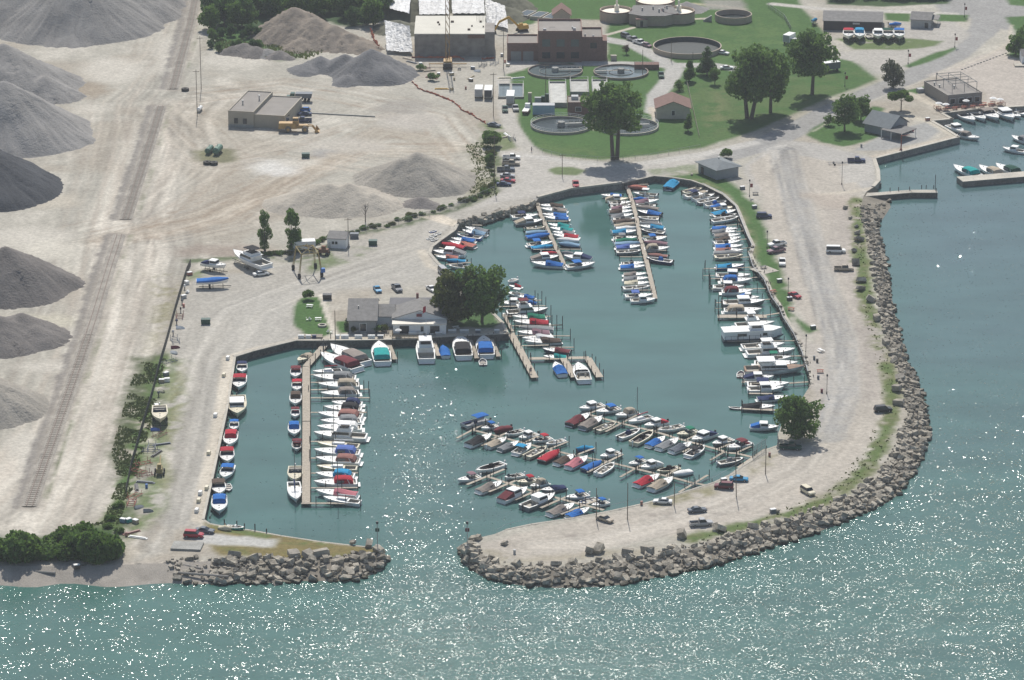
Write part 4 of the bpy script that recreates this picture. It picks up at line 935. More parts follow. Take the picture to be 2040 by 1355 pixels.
rows('from the left, near side of middle finger dock', GL, '''
n 175 480 390 393 cc white black
n 365 495 540 422 cc white tan
n 490 525 660 460 cc gray gray
n 645 562 785 483 cu white skyblue
n 755 595 940 512 op cream -
n 905 635 1065 550 fc black red
n 1055 665 1220 592 cc white brown
n 1175 700 1350 612 cc white pink
n 1325 725 1490 658 fc navy blue
o 545 1222 770 1092 op white -
z 1530 805 1695 738 cc white red
z 1645 838 1800 765 cc white tan''')
rows('from the left, far side of nearest finger dock', GL, '''
n 510 672 248 758 op white black
n 272 795 60 842 cu white mauve
n 712 775 530 815 br white -
n 850 825 655 860 cu cream red
n 945 855 785 905 cr white tan
n 1125 900 895 945 cc gray navy
n 1360 975 1140 1015 cu white blue
n 1450 1005 1265 1052 dn blue navy
n 1560 1050 1400 1092 cu white blue''')
rows('from the left, near side of nearest finger dock', GL, '''
n 275 945 500 862 cc white taupe
n 505 1035 745 932 ht white maroon
n 732 1105 1020 995 ht gray -
n 985 1172 1220 1085 cc white taupe
n 1170 1195 1370 1125 cc white blue''')
rows('from the left, far side of upper finger dock', GL, '''
o 610 195 258 268 ht white -
o 850 245 510 318 cu white blue
o 1110 300 800 372 cr white tan
o 1320 370 995 468 sl white pink
o 1560 445 1235 525 ht white red
p 400 325 80 402 op white -
p 600 390 330 455 cu cream green
p 820 425 537 532 ht white navy
p 1070 505 810 582 ht gray -
p 1310 550 1005 640 cu white maroon''')
rows('from the left, near side of upper finger dock', GL, '''
o 120 485 400 355 cc black maroon
o 320 535 590 402 cc gray taupe
o 525 575 800 472 op cream -
o 860 685 1160 577 op white navy
o 1085 765 1350 617 op cream black
o 1305 805 1530 695 cc white blue
p 95 625 340 515 cc white gray
p 265 665 520 567 cc white slate
p 488 725 690 615 br white black
p 890 830 1230 775 op gray gray''')
rows('from the left, below the clubhouse terrace', 'boats below the clubhouse terrace', '''
s 285 1095 240 880 cr white teal
s 880 1060 850 830 fb white -
s 1140 1005 1105 900 fc white blue
s 1385 1015 1340 800 cr white black
s 1690 1000 1655 800 cr white blue
s 1650 1110 1640 1040 dn navy navy''')
GQ = 'boats moored in the right hand channel'
rows('from the left, in the right hand channel', GQ, '''
q 1540 890 1645 950 cu white -
q 1650 888 1730 938 cu white -
q 1715 868 1830 935 cu white taupe
q 1835 860 1948 935 ht white -
q 1920 880 2008 915 cu white -
q 1990 868 2075 902 cu white -
q 1460 985 1560 1035 ht white -
q 1530 1050 1690 1085 cr white taupe
q 2080 1110 1950 1070 cr white gray
q 2050 1185 1873 1160 ht white -''')
rows('from the left, against the right hand pier', GQ, '''
q 1670 1375 1500 1310 cr white teal
q 1850 1370 1698 1310 cr white tan
q 1990 1360 1830 1298 cr white darkgreen''')
boat(Z('g',390,835), Z('g',405,765), 'dn', 'pink', 'navy', 'small pink inflatable dinghy tied behind the white trawler', None)
boat(Z('g',400,1285), Z('g',225,1278), 'dn', 'silver', 'gray', 'grey dinghy tied at the outer end of the wooden dock', None)

# houseboat barge
def houseboat():
    a, b = ZP('g', 140, 330, .8), ZP('g', 1020, 290, .8); L = (b-a).length; c = (a+b)/2
    r = thing('houseboat', 'long white flat roofed houseboat with wheelhouse at the east shore', 'houseboat', (c.x, c.y+1.2, 0), math.atan2(b.y-a.y, b.x-a.x)); B = 4.6
    hull_mb(L, B, .9).build('hull', cm('slate'), r)
    W = cm('white'); r0 = [(-L/2, -B/2), (L*.28, -B/2), (L*.46, 0), (L*.28, B/2), (-L/2, B/2)]
    MB().prism([(x*.99, y*.93) for x, y in r0], .9, 3.1).build('wall', WHITEW, r)
    MB().prism([(x*1.01, y*1.06) for x, y in r0], 3.1, 3.25).build('roof', W, r)
    for x in (-L*.27, -L*.2, L*.13): MB().fr(x, x+1.2, -B*.47-.02, -B*.47+.1, 1.7, 2.5).build('window', GLASS, r)
    h = MB().fr(-L*.06, L*.16, -B*.3, B*.3, 3.25, 4.5, a=.1, b=.4, c=.1).build('wheelhouse', WHITEW, r); MB().fr(-L*.04, L*.12, -B*.302, B*.302, 3.7, 4.3, a=.03, b=.2, c=.03).build('window_band', GLASS, h)
    MB().fr(-L*.08, L*.15, -B*.33, B*.33, 4.5, 4.62).build('wheelhouse_roof', W, r)
    m = MB(); [m.tube((x, -B/2-.1, .9), (x, -B/2-.1, 1.9), .03, 4) for x in np.linspace(-L*.48, L*.3, 9)]; m.tube((-L*.48, -B/2-.1, 1.9), (L*.3, -B/2-.1, 1.9), .03, 4); m.build('side_rail', DSTEEL, r)
houseboat()

# ------------------------------------------------------------------ docks
DZ = .85
def strip(m, a, b, wd, z0, z1, o):
    d = (b-a); d.z = 0
    if d.length < .01: return
    d.normalize(); n = Vector((-d.y, d.x, 0))*wd/2; q = [a-n-o, b-n-o, b+n-o, a+n-o]
    m.prism([(v.x, v.y) for v in q], z0, z1)
def dock(label, walks, fingers, wd=1.5, fw=.7, ph=1.3, grp='timber docks of the marina', every=1, pm=PILE, wm=WOOD, dz=DZ, float_=True):
    W = [[P(*q, dz) for q in w_] for w_ in walks]; o = W[0][0].copy(); o.z = 0
    r = thing('dock', label, 'dock', o, 0, grp); o2 = Vector((o.x, o.y, 0))
    m = MB(); st = MB()
    for w_ in W:
        for a, b in zip(w_, w_[1:]):
            L = (b-a).length; n = max(1, int(L/.0001) and int(L/2.4)); 
            for k in range(n):
                A = a.lerp(b, k/n); Bq = a.lerp(b, (k+1)/n-.02/max(L, 1)); strip(m, A, Bq, wd, dz-.12, dz+(.004 if k % 2 else 0), o2)
    m.build('walkway', wm, r)
    piles = []
    for f in fingers:
        a, b = P(*f[0], dz), P(*f[1], dz); fm = MB(); strip(fm, a, b, f[2] if len(f) > 2 else fw, dz-.14, dz-.02, o2); fm.build('finger_pier', wm, r)
        L = (b-a).length; n = max(2, int(L/4)+1)
        for k in range(n+1):
            if k == 0 and n > 2: continue
            q = a.lerp(b, k/n); d = (b-a).normalized(); nn = Vector((-d.y, d.x, 0))*(.45*(1 if k % 2 else -1)); piles.append(q+nn)
    for w_ in W:
        for a, b in zip(w_, w_[1:]):
            L = (b-a).length; d = (b-a).normalized(); nn = Vector((-d.y, d.x, 0))
            for k in range(0, int(L/5)+1):
                q = a+d*min(L, k*5+.3)
                for s in (1, -1): piles.append(q+nn*s*(wd/2+.12))
    rs = random.Random(len(label))
    for q in piles[:100]:
        h = ph*rs.uniform(.7, 1.5); MB().tube((q.x-o.x, q.y-o.y, -1.2), (q.x-o.x+rs.uniform(-.05, .05), q.y-o.y, dz+h), .11, 6).build('piling', pm, r)
    return r
def zf(k, s):
    out = []
    for ln in s.split(';'):
        q = [float(v) for v in ln.split()]; t = [Z(k, q[0], q[1]), Z(k, q[2], q[3])]
        if len(q) > 4: t.append(q[4])
        out.append(tuple(t))
    return out
def zw(k, s): q = [float(v) for v in s.split()]; return [Z(k, q[i], q[i+1]) for i in range(0, len(q), 2)]
dock('short inner dock running out from the grey sea wall', [zw('a', '490 10 560 300 700 600 960 1150')], zf('a', '640 425 1030 427;275 545 650 543;435 903 850 900;870 898 1255 902;530 310 320 312'), 1.3, .55, .7)
dock('long inner dock with boats tightly packed on both sides', [zw('c', '640 120 740 400 850 800 950 1355'), zw('d', '750 0 850 380 1020 1110')], zf('c', '660 172 1080 162;760 417 1200 415;870 785 1290 787;950 1165 1430 1165;440 1165 880 1167;520 547 760 545;440 900 850 898')+zf('d', '330 305 780 305;600 947 950 945;840 175 1240 182'), 1.3, .55, .7)
dock('narrow planks along the grassy east shore, upper slips', [zw('e', '400 105 610 205 830 310 900 390 1060 590'), zw('e', '1040 640 1120 830 1280 1100')], zf('e', '90 165 430 72;620 765 1000 740;1000 740 1140 708;960 862 1200 832;1000 995 1370 965;1050 1142 1360 1118;1220 1275 1360 1255;690 1312 1220 1285;1000 610 1090 595;920 470 1010 460'), .8, .5, .8)
dock('narrow planks along the east shore, lower slips', [zw('f', '780 0 880 260 1010 420 1100 620 1190 790 1300 980')], zf('f', '20 298 930 268;110 465 700 458;700 458 1190 420;150 638 1110 632;220 872 420 868;820 838 1390 790')+zf('g', '200 350 840 350;840 350 1190 346;1000 568 1310 560;1100 708 1380 715;640 575 1000 570'), .8, .6, 1.4)
dock('wide floating dock with a sloping gangway at the east shore', [zw('f', '250 1102 1080 1100')], zf('f', '1000 1092 1310 1042 .8'), 2.6, .8, 1.5)
dock('wooden dock with a gangway below the white trawler', [zw('g', '412 930 1020 965')], zf('g', '1020 955 1430 925 .9;510 1095 850 1100 .8'), 1.6, .8, 1.6)
dock('low wooden dock beside the round tree on the shore', [zw('g', '400 1305 860 1330')], zf('g', '860 1330 1000 1345'), 1.6, .8, 2.2)
dock('long clubhouse dock with an outer arm and two short legs', [zw('h', '270 750 540 1255'), zw('h', '480 1040 1150 1030'), zw('h', '865 1042 985 1250'), zw('h', '1135 1032 1270 1250')], [], 2.0, .8, 1.6)
dock('row of finger piers east of the clubhouse lawn', [zw('h', '190 540 290 735')], zf('h', '130 455 660 445;170 562 720 565;240 672 850 660;300 780 940 785;380 897 700 887;540 385 615 382;700 912 980 912;730 665 850 660'), .9, .6, 2.4)
dock('row of finger piers on the northwest shore', [zw('i', '575 500 640 395')], zf('i', '640 395 1030 412;560 512 1080 580;350 665 700 697;210 905 640 912;400 1072 830 1037;230 770 480 830'), .6, .6, 1.0)
dock('west dock bending from the terrace with finger piers to the east', [zw('j', '690 85 375 450'), zw('j', '375 455 378 1270'), zw('k', '378 0 375 1215')], zf('j', '650 225 900 320;420 690 1000 690;410 802 700 795;420 922 1330 920;420 1140 1290 1137;420 572 1020 570;1180 795 1310 790')+zf('k', '430 296 820 296;430 545 620 545;430 770 1160 765;430 992 1150 987;300 1222 1190 1222 1.0'), 2.0, .7, 1.7, wm=WOOD)
LD = 'finger docks of the outer basin'
dock('middle finger dock of the outer basin', [zw('n', '215 335 740 470 1230 590 1510 640')+zw('p', '0 962 250 1020 530 1095 790 1140')], zf('n', '50 415 325 270;400 425 580 350;740 452 870 395;960 530 1160 450;300 490 440 430;880 605 1000 540;1250 582 1430 512')+zf('o', '600 1090 910 940;870 1280 1200 1095;380 1210 600 1090')+zf('p', '180 1000 330 905;360 1222 745 990;0 1100 90 1000'), 1.0, .7, 1.2, grp=LD)
dock('nearest finger dock of the outer basin', [zw('n', '360 800 820 950 1280 1075 1520 1135')], zf('n', '150 880 525 725;370 950 650 835;630 1030 890 925;890 1112 1160 995;1090 1175 1440 1040'), 1.0, .8, 1.2, grp=LD)
dock('upper finger dock of the outer basin', [zw('o', '400 345 600 400 900 480 1390 600')+zw('p', '380 510 640 580 930 660 1000 690')+zw('p', '1140 700 1350 750 1400 760')], zf('o', '390 335 640 230;650 600 1120 350;1380 600 1500 530;240 480 400 420')+zf('p', '780 790 960 680;870 640 1050 570;1110 700 1330 600;1150 890 1520 640;440 520 600 445;410 680 560 600'), 1.0, .7, 1.2, grp=LD)
for lab, s in (('first short pier below the clubhouse, beside the teal cruiser', '350 800 455 1060'), ('second short pier, right of the tall flybridge yacht', '960 780 1050 1010'), ('third short pier, right of the black canopied cruiser', '1470 790 1565 1045'), ('fourth short pier, right of the blue canopied cruiser', '1750 770 1860 1020')):
    dock(lab, [zw('s', s)], [], 1.3, .7, 1.4, grp='short piers below the terrace')
dock('small slip plank beside the lone blue boat', [[(1324,375),(1345,356)]], [], .8, .6, .5)
boat((1332,374), (1350,358), 'cc', 'navy', 'skyblue', 'lone blue covered boat in the corner of the inner basin', None)
dock('tall mooring cross timbers off the east shore slips', [zw('f', '20 298 120 297')], zf('f', '0 415 210 412;105 585 130 585;205 968 330 968'), .3, .3, 2.5)
# ------------------------------------------------------------------ rocks
def rock_meshes(n, m, nm):
    out = []
    for k in range(n):
        rs = random.Random(900+k); bm = bmesh.new()
        a, b, c = rs.uniform(.8, 1.25), rs.uniform(.6, .95), rs.uniform(.45, .75)
        for sx in (-1, 1):
            for sy in (-1, 1):
                for sz in (-1, 1):
                    bm.verts.new((sx*a*.5*rs.uniform(.7, 1.05), sy*b*.5*rs.uniform(.7, 1.05), sz*c*.5*rs.uniform(.75, 1.05)))
                    if rs.random() < .5: bm.verts.new((sx*a*.5*rs.uniform(.9, 1.15), sy*b*.5*rs.uniform(.2, .5), sz*c*.5*rs.uniform(.2, .9)))
        bmesh.ops.convex_hull(bm, input=list(bm.verts)); bmesh.ops.delete(bm, geom=[v for v in bm.verts if not v.link_faces], context='VERTS')
        me = bpy.data.meshes.new(nm); bm.to_mesh(me); bm.free(); me.materials.append(m); out.append(me)
    return out
ROCK = mat('limestone', (.45,.41,.34), .9, var=.5, sc=.5, bump=.12, fine=2.5, spec=.2)
ROCK2 = mat('pale_limestone', (.37,.34,.29), .9, var=.3, sc=.5, bump=.1, fine=2.5, spec=.2)
def wetband(m):
    "dark algae stain on the stones just above the waterline"
    t = m.node_tree; L = t.links.new; b = t.nodes['Principled BSDF']; src = b.inputs['Base Color'].links[0].from_socket; ge = t.nodes.new('ShaderNodeNewGeometry'); sp_ = t.nodes.new('ShaderNodeSeparateXYZ'); L(ge.outputs['Position'], sp_.inputs[0]); nz = t.nodes.new('ShaderNodeTexNoise'); nz.inputs['Scale'].default_value = .8; L(ge.outputs['Position'], nz.inputs['Vector'])
    a = t.nodes.new('ShaderNodeMath'); a.operation = 'MULTIPLY_ADD'; L(nz.outputs[0], a.inputs[0]); a.inputs[1].default_value = -.8; L(sp_.outputs[2], a.inputs[2]); mr = t.nodes.new('ShaderNodeMapRange'); mr.inputs[1].default_value = -.15; mr.inputs[2].default_value = .45; L(a.outputs[0], mr.inputs[0])
    mx = t.nodes.new('ShaderNodeMix'); mx.data_type = 'RGBA'; mx.inputs[6].default_value = (.045,.045,.03,1); L(mr.outputs[0], mx.inputs[0]); L(src, mx.inputs[7]); L(mx.outputs[2], b.inputs['Base Color'])
wetband(ROCK)
RM = rock_meshes(14, ROCK, 'boulder'); RM2 = rock_meshes(5, ROCK2, 'pale_boulder')
def rock(px, py, s, label, grp, me=None, z=LZ, lift=.25, rs=random, cat='boulder', name='boulder', world=None):
    p = world or P(px, py, z); o = bpy.data.objects.new(name, me or rs.choice(RM)); col.objects.link(o)
    o.location = (p[0], p[1], p[2]+s*lift); o.rotation_euler = (rs.uniform(-.5, .5), rs.uniform(-.5, .5), rs.uniform(0, 6.28)); o.scale = (s*rs.uniform(.85, 1.25), s*rs.uniform(.85, 1.2), s*rs.uniform(.8, 1.2)); tag(o, label, cat, grp); return o
def riprap(i0, i1, dens, smin, smax, nbig, label, grp, seed, inner=2.5):
    rs = random.Random(seed); cand = []
    segs = []
    for k in range(i0, i1):
        a, b = coast[k], coast[k+1]
        wa = P(a[2], a[3], 0) if a[2] is not None else Vector((E[k].x, E[k].y, 0)); wb = P(b[2], b[3], 0) if b[2] is not None else Vector((E[k+1].x, E[k+1].y, 0))
        segs.append((E[k], E[k+1], wa, wb, (E[k+1]-E[k]).length))
    for ea, eb, wa, wb, L in segs:
        for q in range(int(L*dens*8)):
            u = rs.random(); v = rs.random(); e = ea.lerp(eb, u); w_ = wa.lerp(wb, u); d = w_-e; hd = Vector((d.x, d.y, 0)); hl = max(hd.length, .5)
            st = -inner/hl*rs.random()*.9 if v < .12 else (v-.12)/.88*1.06
            p = Vector((e.x, e.y, 0))+hd*st; z = LZ*(1-max(0, st)) if st < 1 else -.1
            s = smin+(smax-smin)*rs.random()**2.2; cand.append((s, (p.x, p.y, z+rs.uniform(-.1, .25))))
    cand.sort(key=lambda c: -c[0])
    for s, p in cand[:nbig]: rock(0, 0, s, label, grp, rs=rs, world=p, lift=.15)
    m = MB(); vs = []; fs = []
    for s, p in cand[nbig:]:
        me = rs.choice(RM); M = Matrix.Rotation(rs.uniform(0, 6.28), 3, 'Z') @ Matrix.Rotation(rs.uniform(-.7, .7), 3, 'X'); n = len(vs)
        for v in me.vertices:
            c = M @ (v.co*s); vs.append((c.x+p[0], c.y+p[1], c.z+p[2]+s*.12))
        fs += [tuple(i+n for i in f.vertices) for f in me.polygons]
    m.v = vs; m.f = fs; o = m.build('rubble', ROCK, None); return o
idx = {c[:2]: k for k, c in enumerate(coast)}
o = riprap(idx[(1812,835)], idx[(1716,410)], 1.0, .4, 1.7, 60, 'tan grey armour boulder on the right hand lake bank below the verge', 'armour boulders of the right hand bank', 15, .9); tag(o, 'small broken stone covering the right hand lake bank', 'rubble', kind='stuff')
o = riprap(idx[(951,1072)], idx[(1812,835)], 1.3, .45, 2.1, 170, 'weathered limestone armour boulder on the lake bank of the long curved spit', 'armour boulders of the long spit', 5); tag(o, 'broken rubble filling the lake bank of the long curved spit', 'rubble', kind='stuff')
o = riprap(idx[(420,1118)], idx[(748,1091)], 1.15, .45, 2.4, 62, 'big weathered boulder on the bank of the short grassy spit', 'boulders of the short spit', 6); tag(o, 'broken slabs and rubble along the bank of the short spit', 'rubble', kind='stuff')
o = riprap(idx[(330,1122)], idx[(520,1116)], .55, .4, 1.8, 0, '', None, 7); tag(o, 'low dark rubble and debris beside the pebble beach', 'rubble', kind='stuff')
o = riprap(idx[(914,446)], idx[(1066,403)], .7, .5, 2.0, 12, 'grey broken slab on the bank below the yard road', 'slabs below the yard road', 8, 1.5); tag(o, 'grey stone rubble on the bank below the yard road', 'rubble', kind='stuff')
o = riprap(idx[(1500,490)], idx[(1616,765)], .35, .4, 1.2, 0, '', None, 9, 1.0); tag(o, 'stone rubble behind the timber bulkhead on the east shore', 'rubble', kind='stuff')
SB = [(1684,416,1.6,1),(1694,436,1.4,1),(1706,453,1.4,1),(1708,466,2.0,1),(1711,480,2.6,0),(1702,502,1.6,1),(1705,527,3.0,0),(1715,562,3.0,0),(1715,578,2.6,0),(1735,600,3.0,1),(1747,637,3.0,0),(1765,686,2.6,1),(1793,757,2.6,1),(1786,779,3.2,1),(1790,806,2.6,1),(1290,1102,3.0,1),(1358,1070,3.2,1),(1437,1058,3.0,0),(1425,1056,2.2,0),(1192,1100,3.2,0),(1175,1102,3.0,0),(1250,1105,2.6,1),(467,1110,3.0,1),(585,1110,3.2,1),(614,1110,3.0,1),(640,1108,3.0,1),(722,1105,2.0,1),(735,1088,2.4,1),(703,1084,1.8,1),(1005,1085,1.8,1),(1378,349,1.0,1),(1548,1020,1.4,0)]
for k, (x, y, s, pale) in enumerate(SB):
    rs = random.Random(k+50); side = 'right hand spit' if x > 1500 else ('tip of the long spit' if x > 900 else 'short grassy spit')
    rock(x, y, s*.9, '%s boulder set alone on the verge, %s of those on the spits' % ('pale' if pale else 'dark grey', ORD[k] if k < len(ORD) else ('twenty-ninth','thirtieth','thirty-first','thirty-second')[k-28]), 'single boulders along the verges', me=(RM2[k % 5] if pale else RM[k % 14]), rs=rs, lift=.3)
def flagstones():
    rs = random.Random(12)
    for k in range(26):
        x = rs.uniform(350, 560); y = 1150+rs.uniform(-8, 10)+(x-350)*.02; p = P(x, y, .35)
        rock(0, 0, rs.uniform(1.2, 3.0), 'flat pale slab lying at the waterline by the pebble beach', 'flat slabs at the waterline', me=rs.choice(RM2), rs=rs, world=(p.x, p.y, .15), lift=0, cat='stone slab', name='stone_slab').scale.z = .5
flagstones()

# ------------------------------------------------------------------ trees
LEAFM = {}
def leafmat(name, c, c2):
    if name in LEAFM: return LEAFM[name]
    m = bpy.data.materials.new(name); m.use_nodes = True; t = m.node_tree; b = t.nodes['Principled BSDF']; L = t.links.new
    ge = t.nodes.new('ShaderNodeNewGeometry'); nz = t.nodes.new('ShaderNodeTexNoise'); nz.inputs['Scale'].default_value = .45; nz.inputs['Detail'].default_value = 3; L(ge.outputs['Position'], nz.inputs['Vector'])
    ad = t.nodes.new('ShaderNodeMath'); ad.operation = 'MULTIPLY_ADD'; L(ge.outputs['Random Per Island'], ad.inputs[0]); ad.inputs[1].default_value = .5; L(nz.outputs[0], ad.inputs[2])
    mr = t.nodes.new('ShaderNodeMapRange'); mr.inputs[1].default_value = .4; mr.inputs[2].default_value = 1.05; L(ad.outputs[0], mr.inputs[0])
    mx = t.nodes.new('ShaderNodeMix'); mx.data_type = 'RGBA'; mx.inputs[6].default_value = (*c, 1); mx.inputs[7].default_value = (*c2, 1); L(mr.outputs[0], mx.inputs[0]); L(mx.outputs[2], b.inputs['Base Color'])
    b.inputs['Roughness'].default_value = .7; b.inputs['Specular IOR Level'].default_value = .2
    tr = t.nodes.new('ShaderNodeBsdfTranslucent'); L(mx.outputs[2], tr.inputs[0]); ms = t.nodes.new('ShaderNodeMixShader'); ms.inputs[0].default_value = .45; L(b.outputs[0], ms.inputs[1]); L(tr.outputs[0], ms.inputs[2]); L(ms.outputs[0], t.nodes['Material Output'].inputs[0])
    LEAFM[name] = m; return m
LG = leafmat('leaves_dark', (.062,.125,.036), (.17,.28,.065)); LY = leafmat('leaves_bright', (.06,.13,.025), (.14,.23,.045)); LS = leafmat('leaves_silver', (.07,.085,.055), (.15,.17,.11)); LB = leafmat('leaves_blue_green', (.040,.09,.036), (.11,.19,.06)); LO = leafmat('leaves_willow', (.055,.085,.02), (.14,.16,.045))
BARK = mat('bark', (.11,.09,.075), .95, var=.3)
def crown_mesh(kind, seed, n=3600, leaf=.055, lm=None):
    "unit crown: radius about 1, height 0..h in units of the radius"
    rs = np.random.RandomState(seed); lobes = []
    if kind == 'round':
        for k in range(34):
            a = rs.rand()*6.28; r = rs.rand()**.5*.90; z = .12+rs.rand()*1.5; rr = .18+.2*rs.rand(); r *= math.sqrt(max(.1, 1-((z-.85)/1.0)**2)); lobes.append((r*math.cos(a), r*math.sin(a), z, rr))
        lobes.append((0, 0, .9, .62)); lobes.append((.2, .1, 1.15, .5))
    elif kind == 'tall':
        for k in range(18):
            z = .2+rs.rand()*2.6; w = math.sin(min(1, (z+.4)/1.6)*1.57)*(1-(z/3.3)**3)*.75; a = rs.rand()*6.28; lobes.append((w*.6*math.cos(a), w*.6*math.sin(a), z, .25+.25*rs.rand()*(1-z/4)))
    elif kind == 'cone':
        for k in range(16):
            z = .1+rs.rand()*2.2; w = (1-z/2.6)*.8; a = rs.rand()*6.28; lobes.append((w*.5*math.cos(a), w*.5*math.sin(a), z, .16+.4*(1-z/2.6)))
    elif kind == 'flat':
        for k in range(13):
            a = rs.rand()*6.28; r = rs.rand()**.5*.78; lobes.append((r*math.cos(a), r*math.sin(a), .35+.35*(1-r)+rs.rand()*.15, .2+.15*rs.rand()))
    else: # bush
        for k in range(9):
            a = rs.rand()*6.28; r = rs.rand()**.5*.6; lobes.append((r*math.cos(a), r*math.sin(a), .2+.35*rs.rand(), .28+.2*rs.rand()))
    Lb = np.array(lobes); pr = Lb[:, 3]**2; pr /= pr.sum(); ch = rs.choice(len(Lb), n, p=pr)
    d = rs.normal(size=(n, 3)); d /= np.linalg.norm(d, axis=1)[:, None]; rad = Lb[ch, 3]*(1-.55*rs.rand(n)**2.2)
    c = Lb[ch, :3]+d*rad[:, None]*np.array([1, 1, .85]); c[:, 2] = np.maximum(c[:, 2], .02)
    u = rs.normal(size=(n, 3)); u += d*.3; u /= np.linalg.norm(u, axis=1)[:, None]; v = np.cross(u, rs.normal(size=(n, 3))); v /= np.linalg.norm(v, axis=1)[:, None]
    s = leaf*(.6+.8*rs.rand(n))[:, None]; V = np.stack([c-u*s-v*s*.5, c+u*s*.2-v*s, c+u*s+v*s*.3, c-u*s*.1+v*s], 1).reshape(-1, 3)
    me = bpy.data.meshes.new('crown'); me.from_pydata(V.tolist(), [], np.arange(n*4).reshape(n, 4).tolist()); me.materials.append(lm); return me
CM = {}
TREES = [0]
def tree(px, py, h, r, kind, lm, label, name='tree', cat='tree', trunk=.3, grp=None, ntr=1, lean=0, n=3600, seed=None):
    TREES[0] += 1; sd = seed or (TREES[0] % 3+1); key = (kind, sd, lm.name, n)
    if key not in CM: CM[key] = crown_mesh(kind, sd*7+len(kind), n, .052 if n > 3000 else .075, lm)
    g_ = P(px, py); r = r/(1.22 if kind in ('round','tall') else 1.0); R_ = thing(name, label, cat, g_, random.Random(TREES[0]).uniform(0, 6.28), grp)
    hh = dict(round=1.85, tall=2.9, cone=2.4, flat=1.1, bush=1.0)[kind]
    o = bpy.data.objects.new('crown', CM[key]); col.objects.link(o); o.parent = R_; zb = h*trunk; o.location = (0, 0, zb*.85); o.scale = (r, r, (h-zb*.85)/hh)
    if kind != 'bush':
        m = MB(); rs = random.Random(TREES[0]); tr = max(.14, h*.028)
        for q in range(ntr):
            a = q*2.6; bx, by = (ntr > 1)*math.cos(a)*tr*1.1, (ntr > 1)*math.sin(a)*tr*1.1; tx, ty = bx*2.5+rs.uniform(-.3, .3), by*2.5+rs.uniform(-.3, .3)
            m.tube((bx, by, -.2), (tx, ty, zb*1.15), tr, 8, tr*.72)
            for k in range(5):
                an = a+k*1.3; m.tube((tx, ty, zb*1.1), (tx+math.cos(an)*r*.45, ty+math.sin(an)*r*.45, zb+(h-zb)*rs.uniform(.3, .6)), tr*.42, 5, tr*.12)
            m.tube((tx, ty, zb*1.1), (tx, ty, h*.8), tr*.6, 6, tr*.15)
        m.build('trunk', BARK, R_)
    return R_
S_ = lambda py: .002746*(py+1950)
tree(1226,318,26.5,11.2,'round',LG,'tall twin trunked tree standing by the road in front of the tanks',trunk=.42,ntr=2,n=5200,seed=1)
tree(1492,236,26,10.5,'round',LG,'broad tall tree with forked trunk on the park lawn',trunk=.28,ntr=2,n=5200,seed=2)
tree(1535,225,22,9.2,'round',LG,'broad tree pressed against the forked tree on the park lawn',trunk=.25,n=5200,seed=3)
tree(1618,188,23.5,10.2,'round',LG,'spreading tree beside the covered trailer on the park lawn',trunk=.34,n=5200,seed=1)
tree(1590,875,12.5,7.2,'round',LG,'dark round tree overhanging the east shore of the basin',trunk=.1,n=5200,seed=2)
tree(960,642,17,9.2,'round',LG,'dark green shade tree beside the clubhouse',trunk=.2,n=5200,seed=3)
tree(905,640,16,8.4,'round',LO,'drooping willow between the clubhouse and the shade tree',trunk=.08,n=5200,seed=1)
tree(1683,262,12.5,6.2,'round',LG,'dark tree on the corner lawn in front of the house with porch',trunk=.25,n=3600,seed=2)
tree(1715,240,9,4.5,'round',LG,'smaller dark tree touching the house with porch',trunk=.2,n=2400,seed=1)
tree(1650,250,4,2.4,'round',LG,'little round tree at the left end of the corner lawn',trunk=.2,n=1200,seed=1)
tree(1780,175,10,4.8,'round',LS,'silvery grey leaved tree beside the main road',trunk=.1,n=3600,seed=2)
tree(1795,222,7.5,5.4,'flat',LY,'bright green umbrella shaped tree near the house with porch',trunk=.42,n=3600,seed=1)
tree(528,500,12.5,3.6,'tall',LG,'ragged poplar at the left end of the yard hedge',trunk=.1,n=3600,seed=1)
tree(583,498,14,4.4,'tall',LG,'dense poplar next to the white shed trailer',trunk=.05,n=4000,seed=2)
tree(1408,150,10.5,4.2,'cone',LB,'blue green spruce in the middle of the treatment plant lawn','spruce_tree','spruce',trunk=.12,n=3600)
tree(1373,162,8,3.0,'cone',LG,'slender dark conifer left of the blue green spruce','spruce_tree','spruce',trunk=.12,n=2400)
tree(1424,168,6,2.6,'round',LG,'small leafy tree in front of the blue green spruce',trunk=.25,n=2000)
tree(1371,262,6,2.2,'cone',LG,'young tree beside the brown roofed garage',trunk=.25,n=2000)
tree(1353,180,4,2.2,'round',LG,'dark shrub behind the brown roofed garage','shrub','shrub',trunk=.05,n=1200)
tree(1247,108,3.5,1.7,'round',mat('x',(0,0,0)) if 0 else leafmat('leaves_purple',(.06,.03,.03),(.12,.07,.06)),'small purple leaved tree on the plant lawn',trunk=.25,n=1200)
tree(1445,315,3.6,2.5,'bush',LG,'rounded bush behind the grey blue boathouse','bush','bush',n=1600)
tree(2022,110,8,4.2,'round',LG,'dark tree at the right edge beside the main road',trunk=.1,n=2400); tree(2048,95,9,5,'round',LG,'dark tree cut by the right edge of the picture',trunk=.1,n=2400)
tree(983,292,6.0,4.0,'bush',LG,'large dark bush at the plant driveway corner','bush','bush',n=2600,seed=1)
tree(975,330,4.5,1.8,'bush',LG,'narrow bush beside the row of parked cars','bush','bush',n=1200,seed=2)
tree(613,598,3.5,2.2,'bush',LY,'bushy shrub at the top corner of the clubhouse lawn','bush','bush',n=1600)
tree(692,655,3.2,1.6,'cone',LB,'dark conical evergreen at the corner of the clubhouse','shrub','shrub',trunk=.02,n=1200)
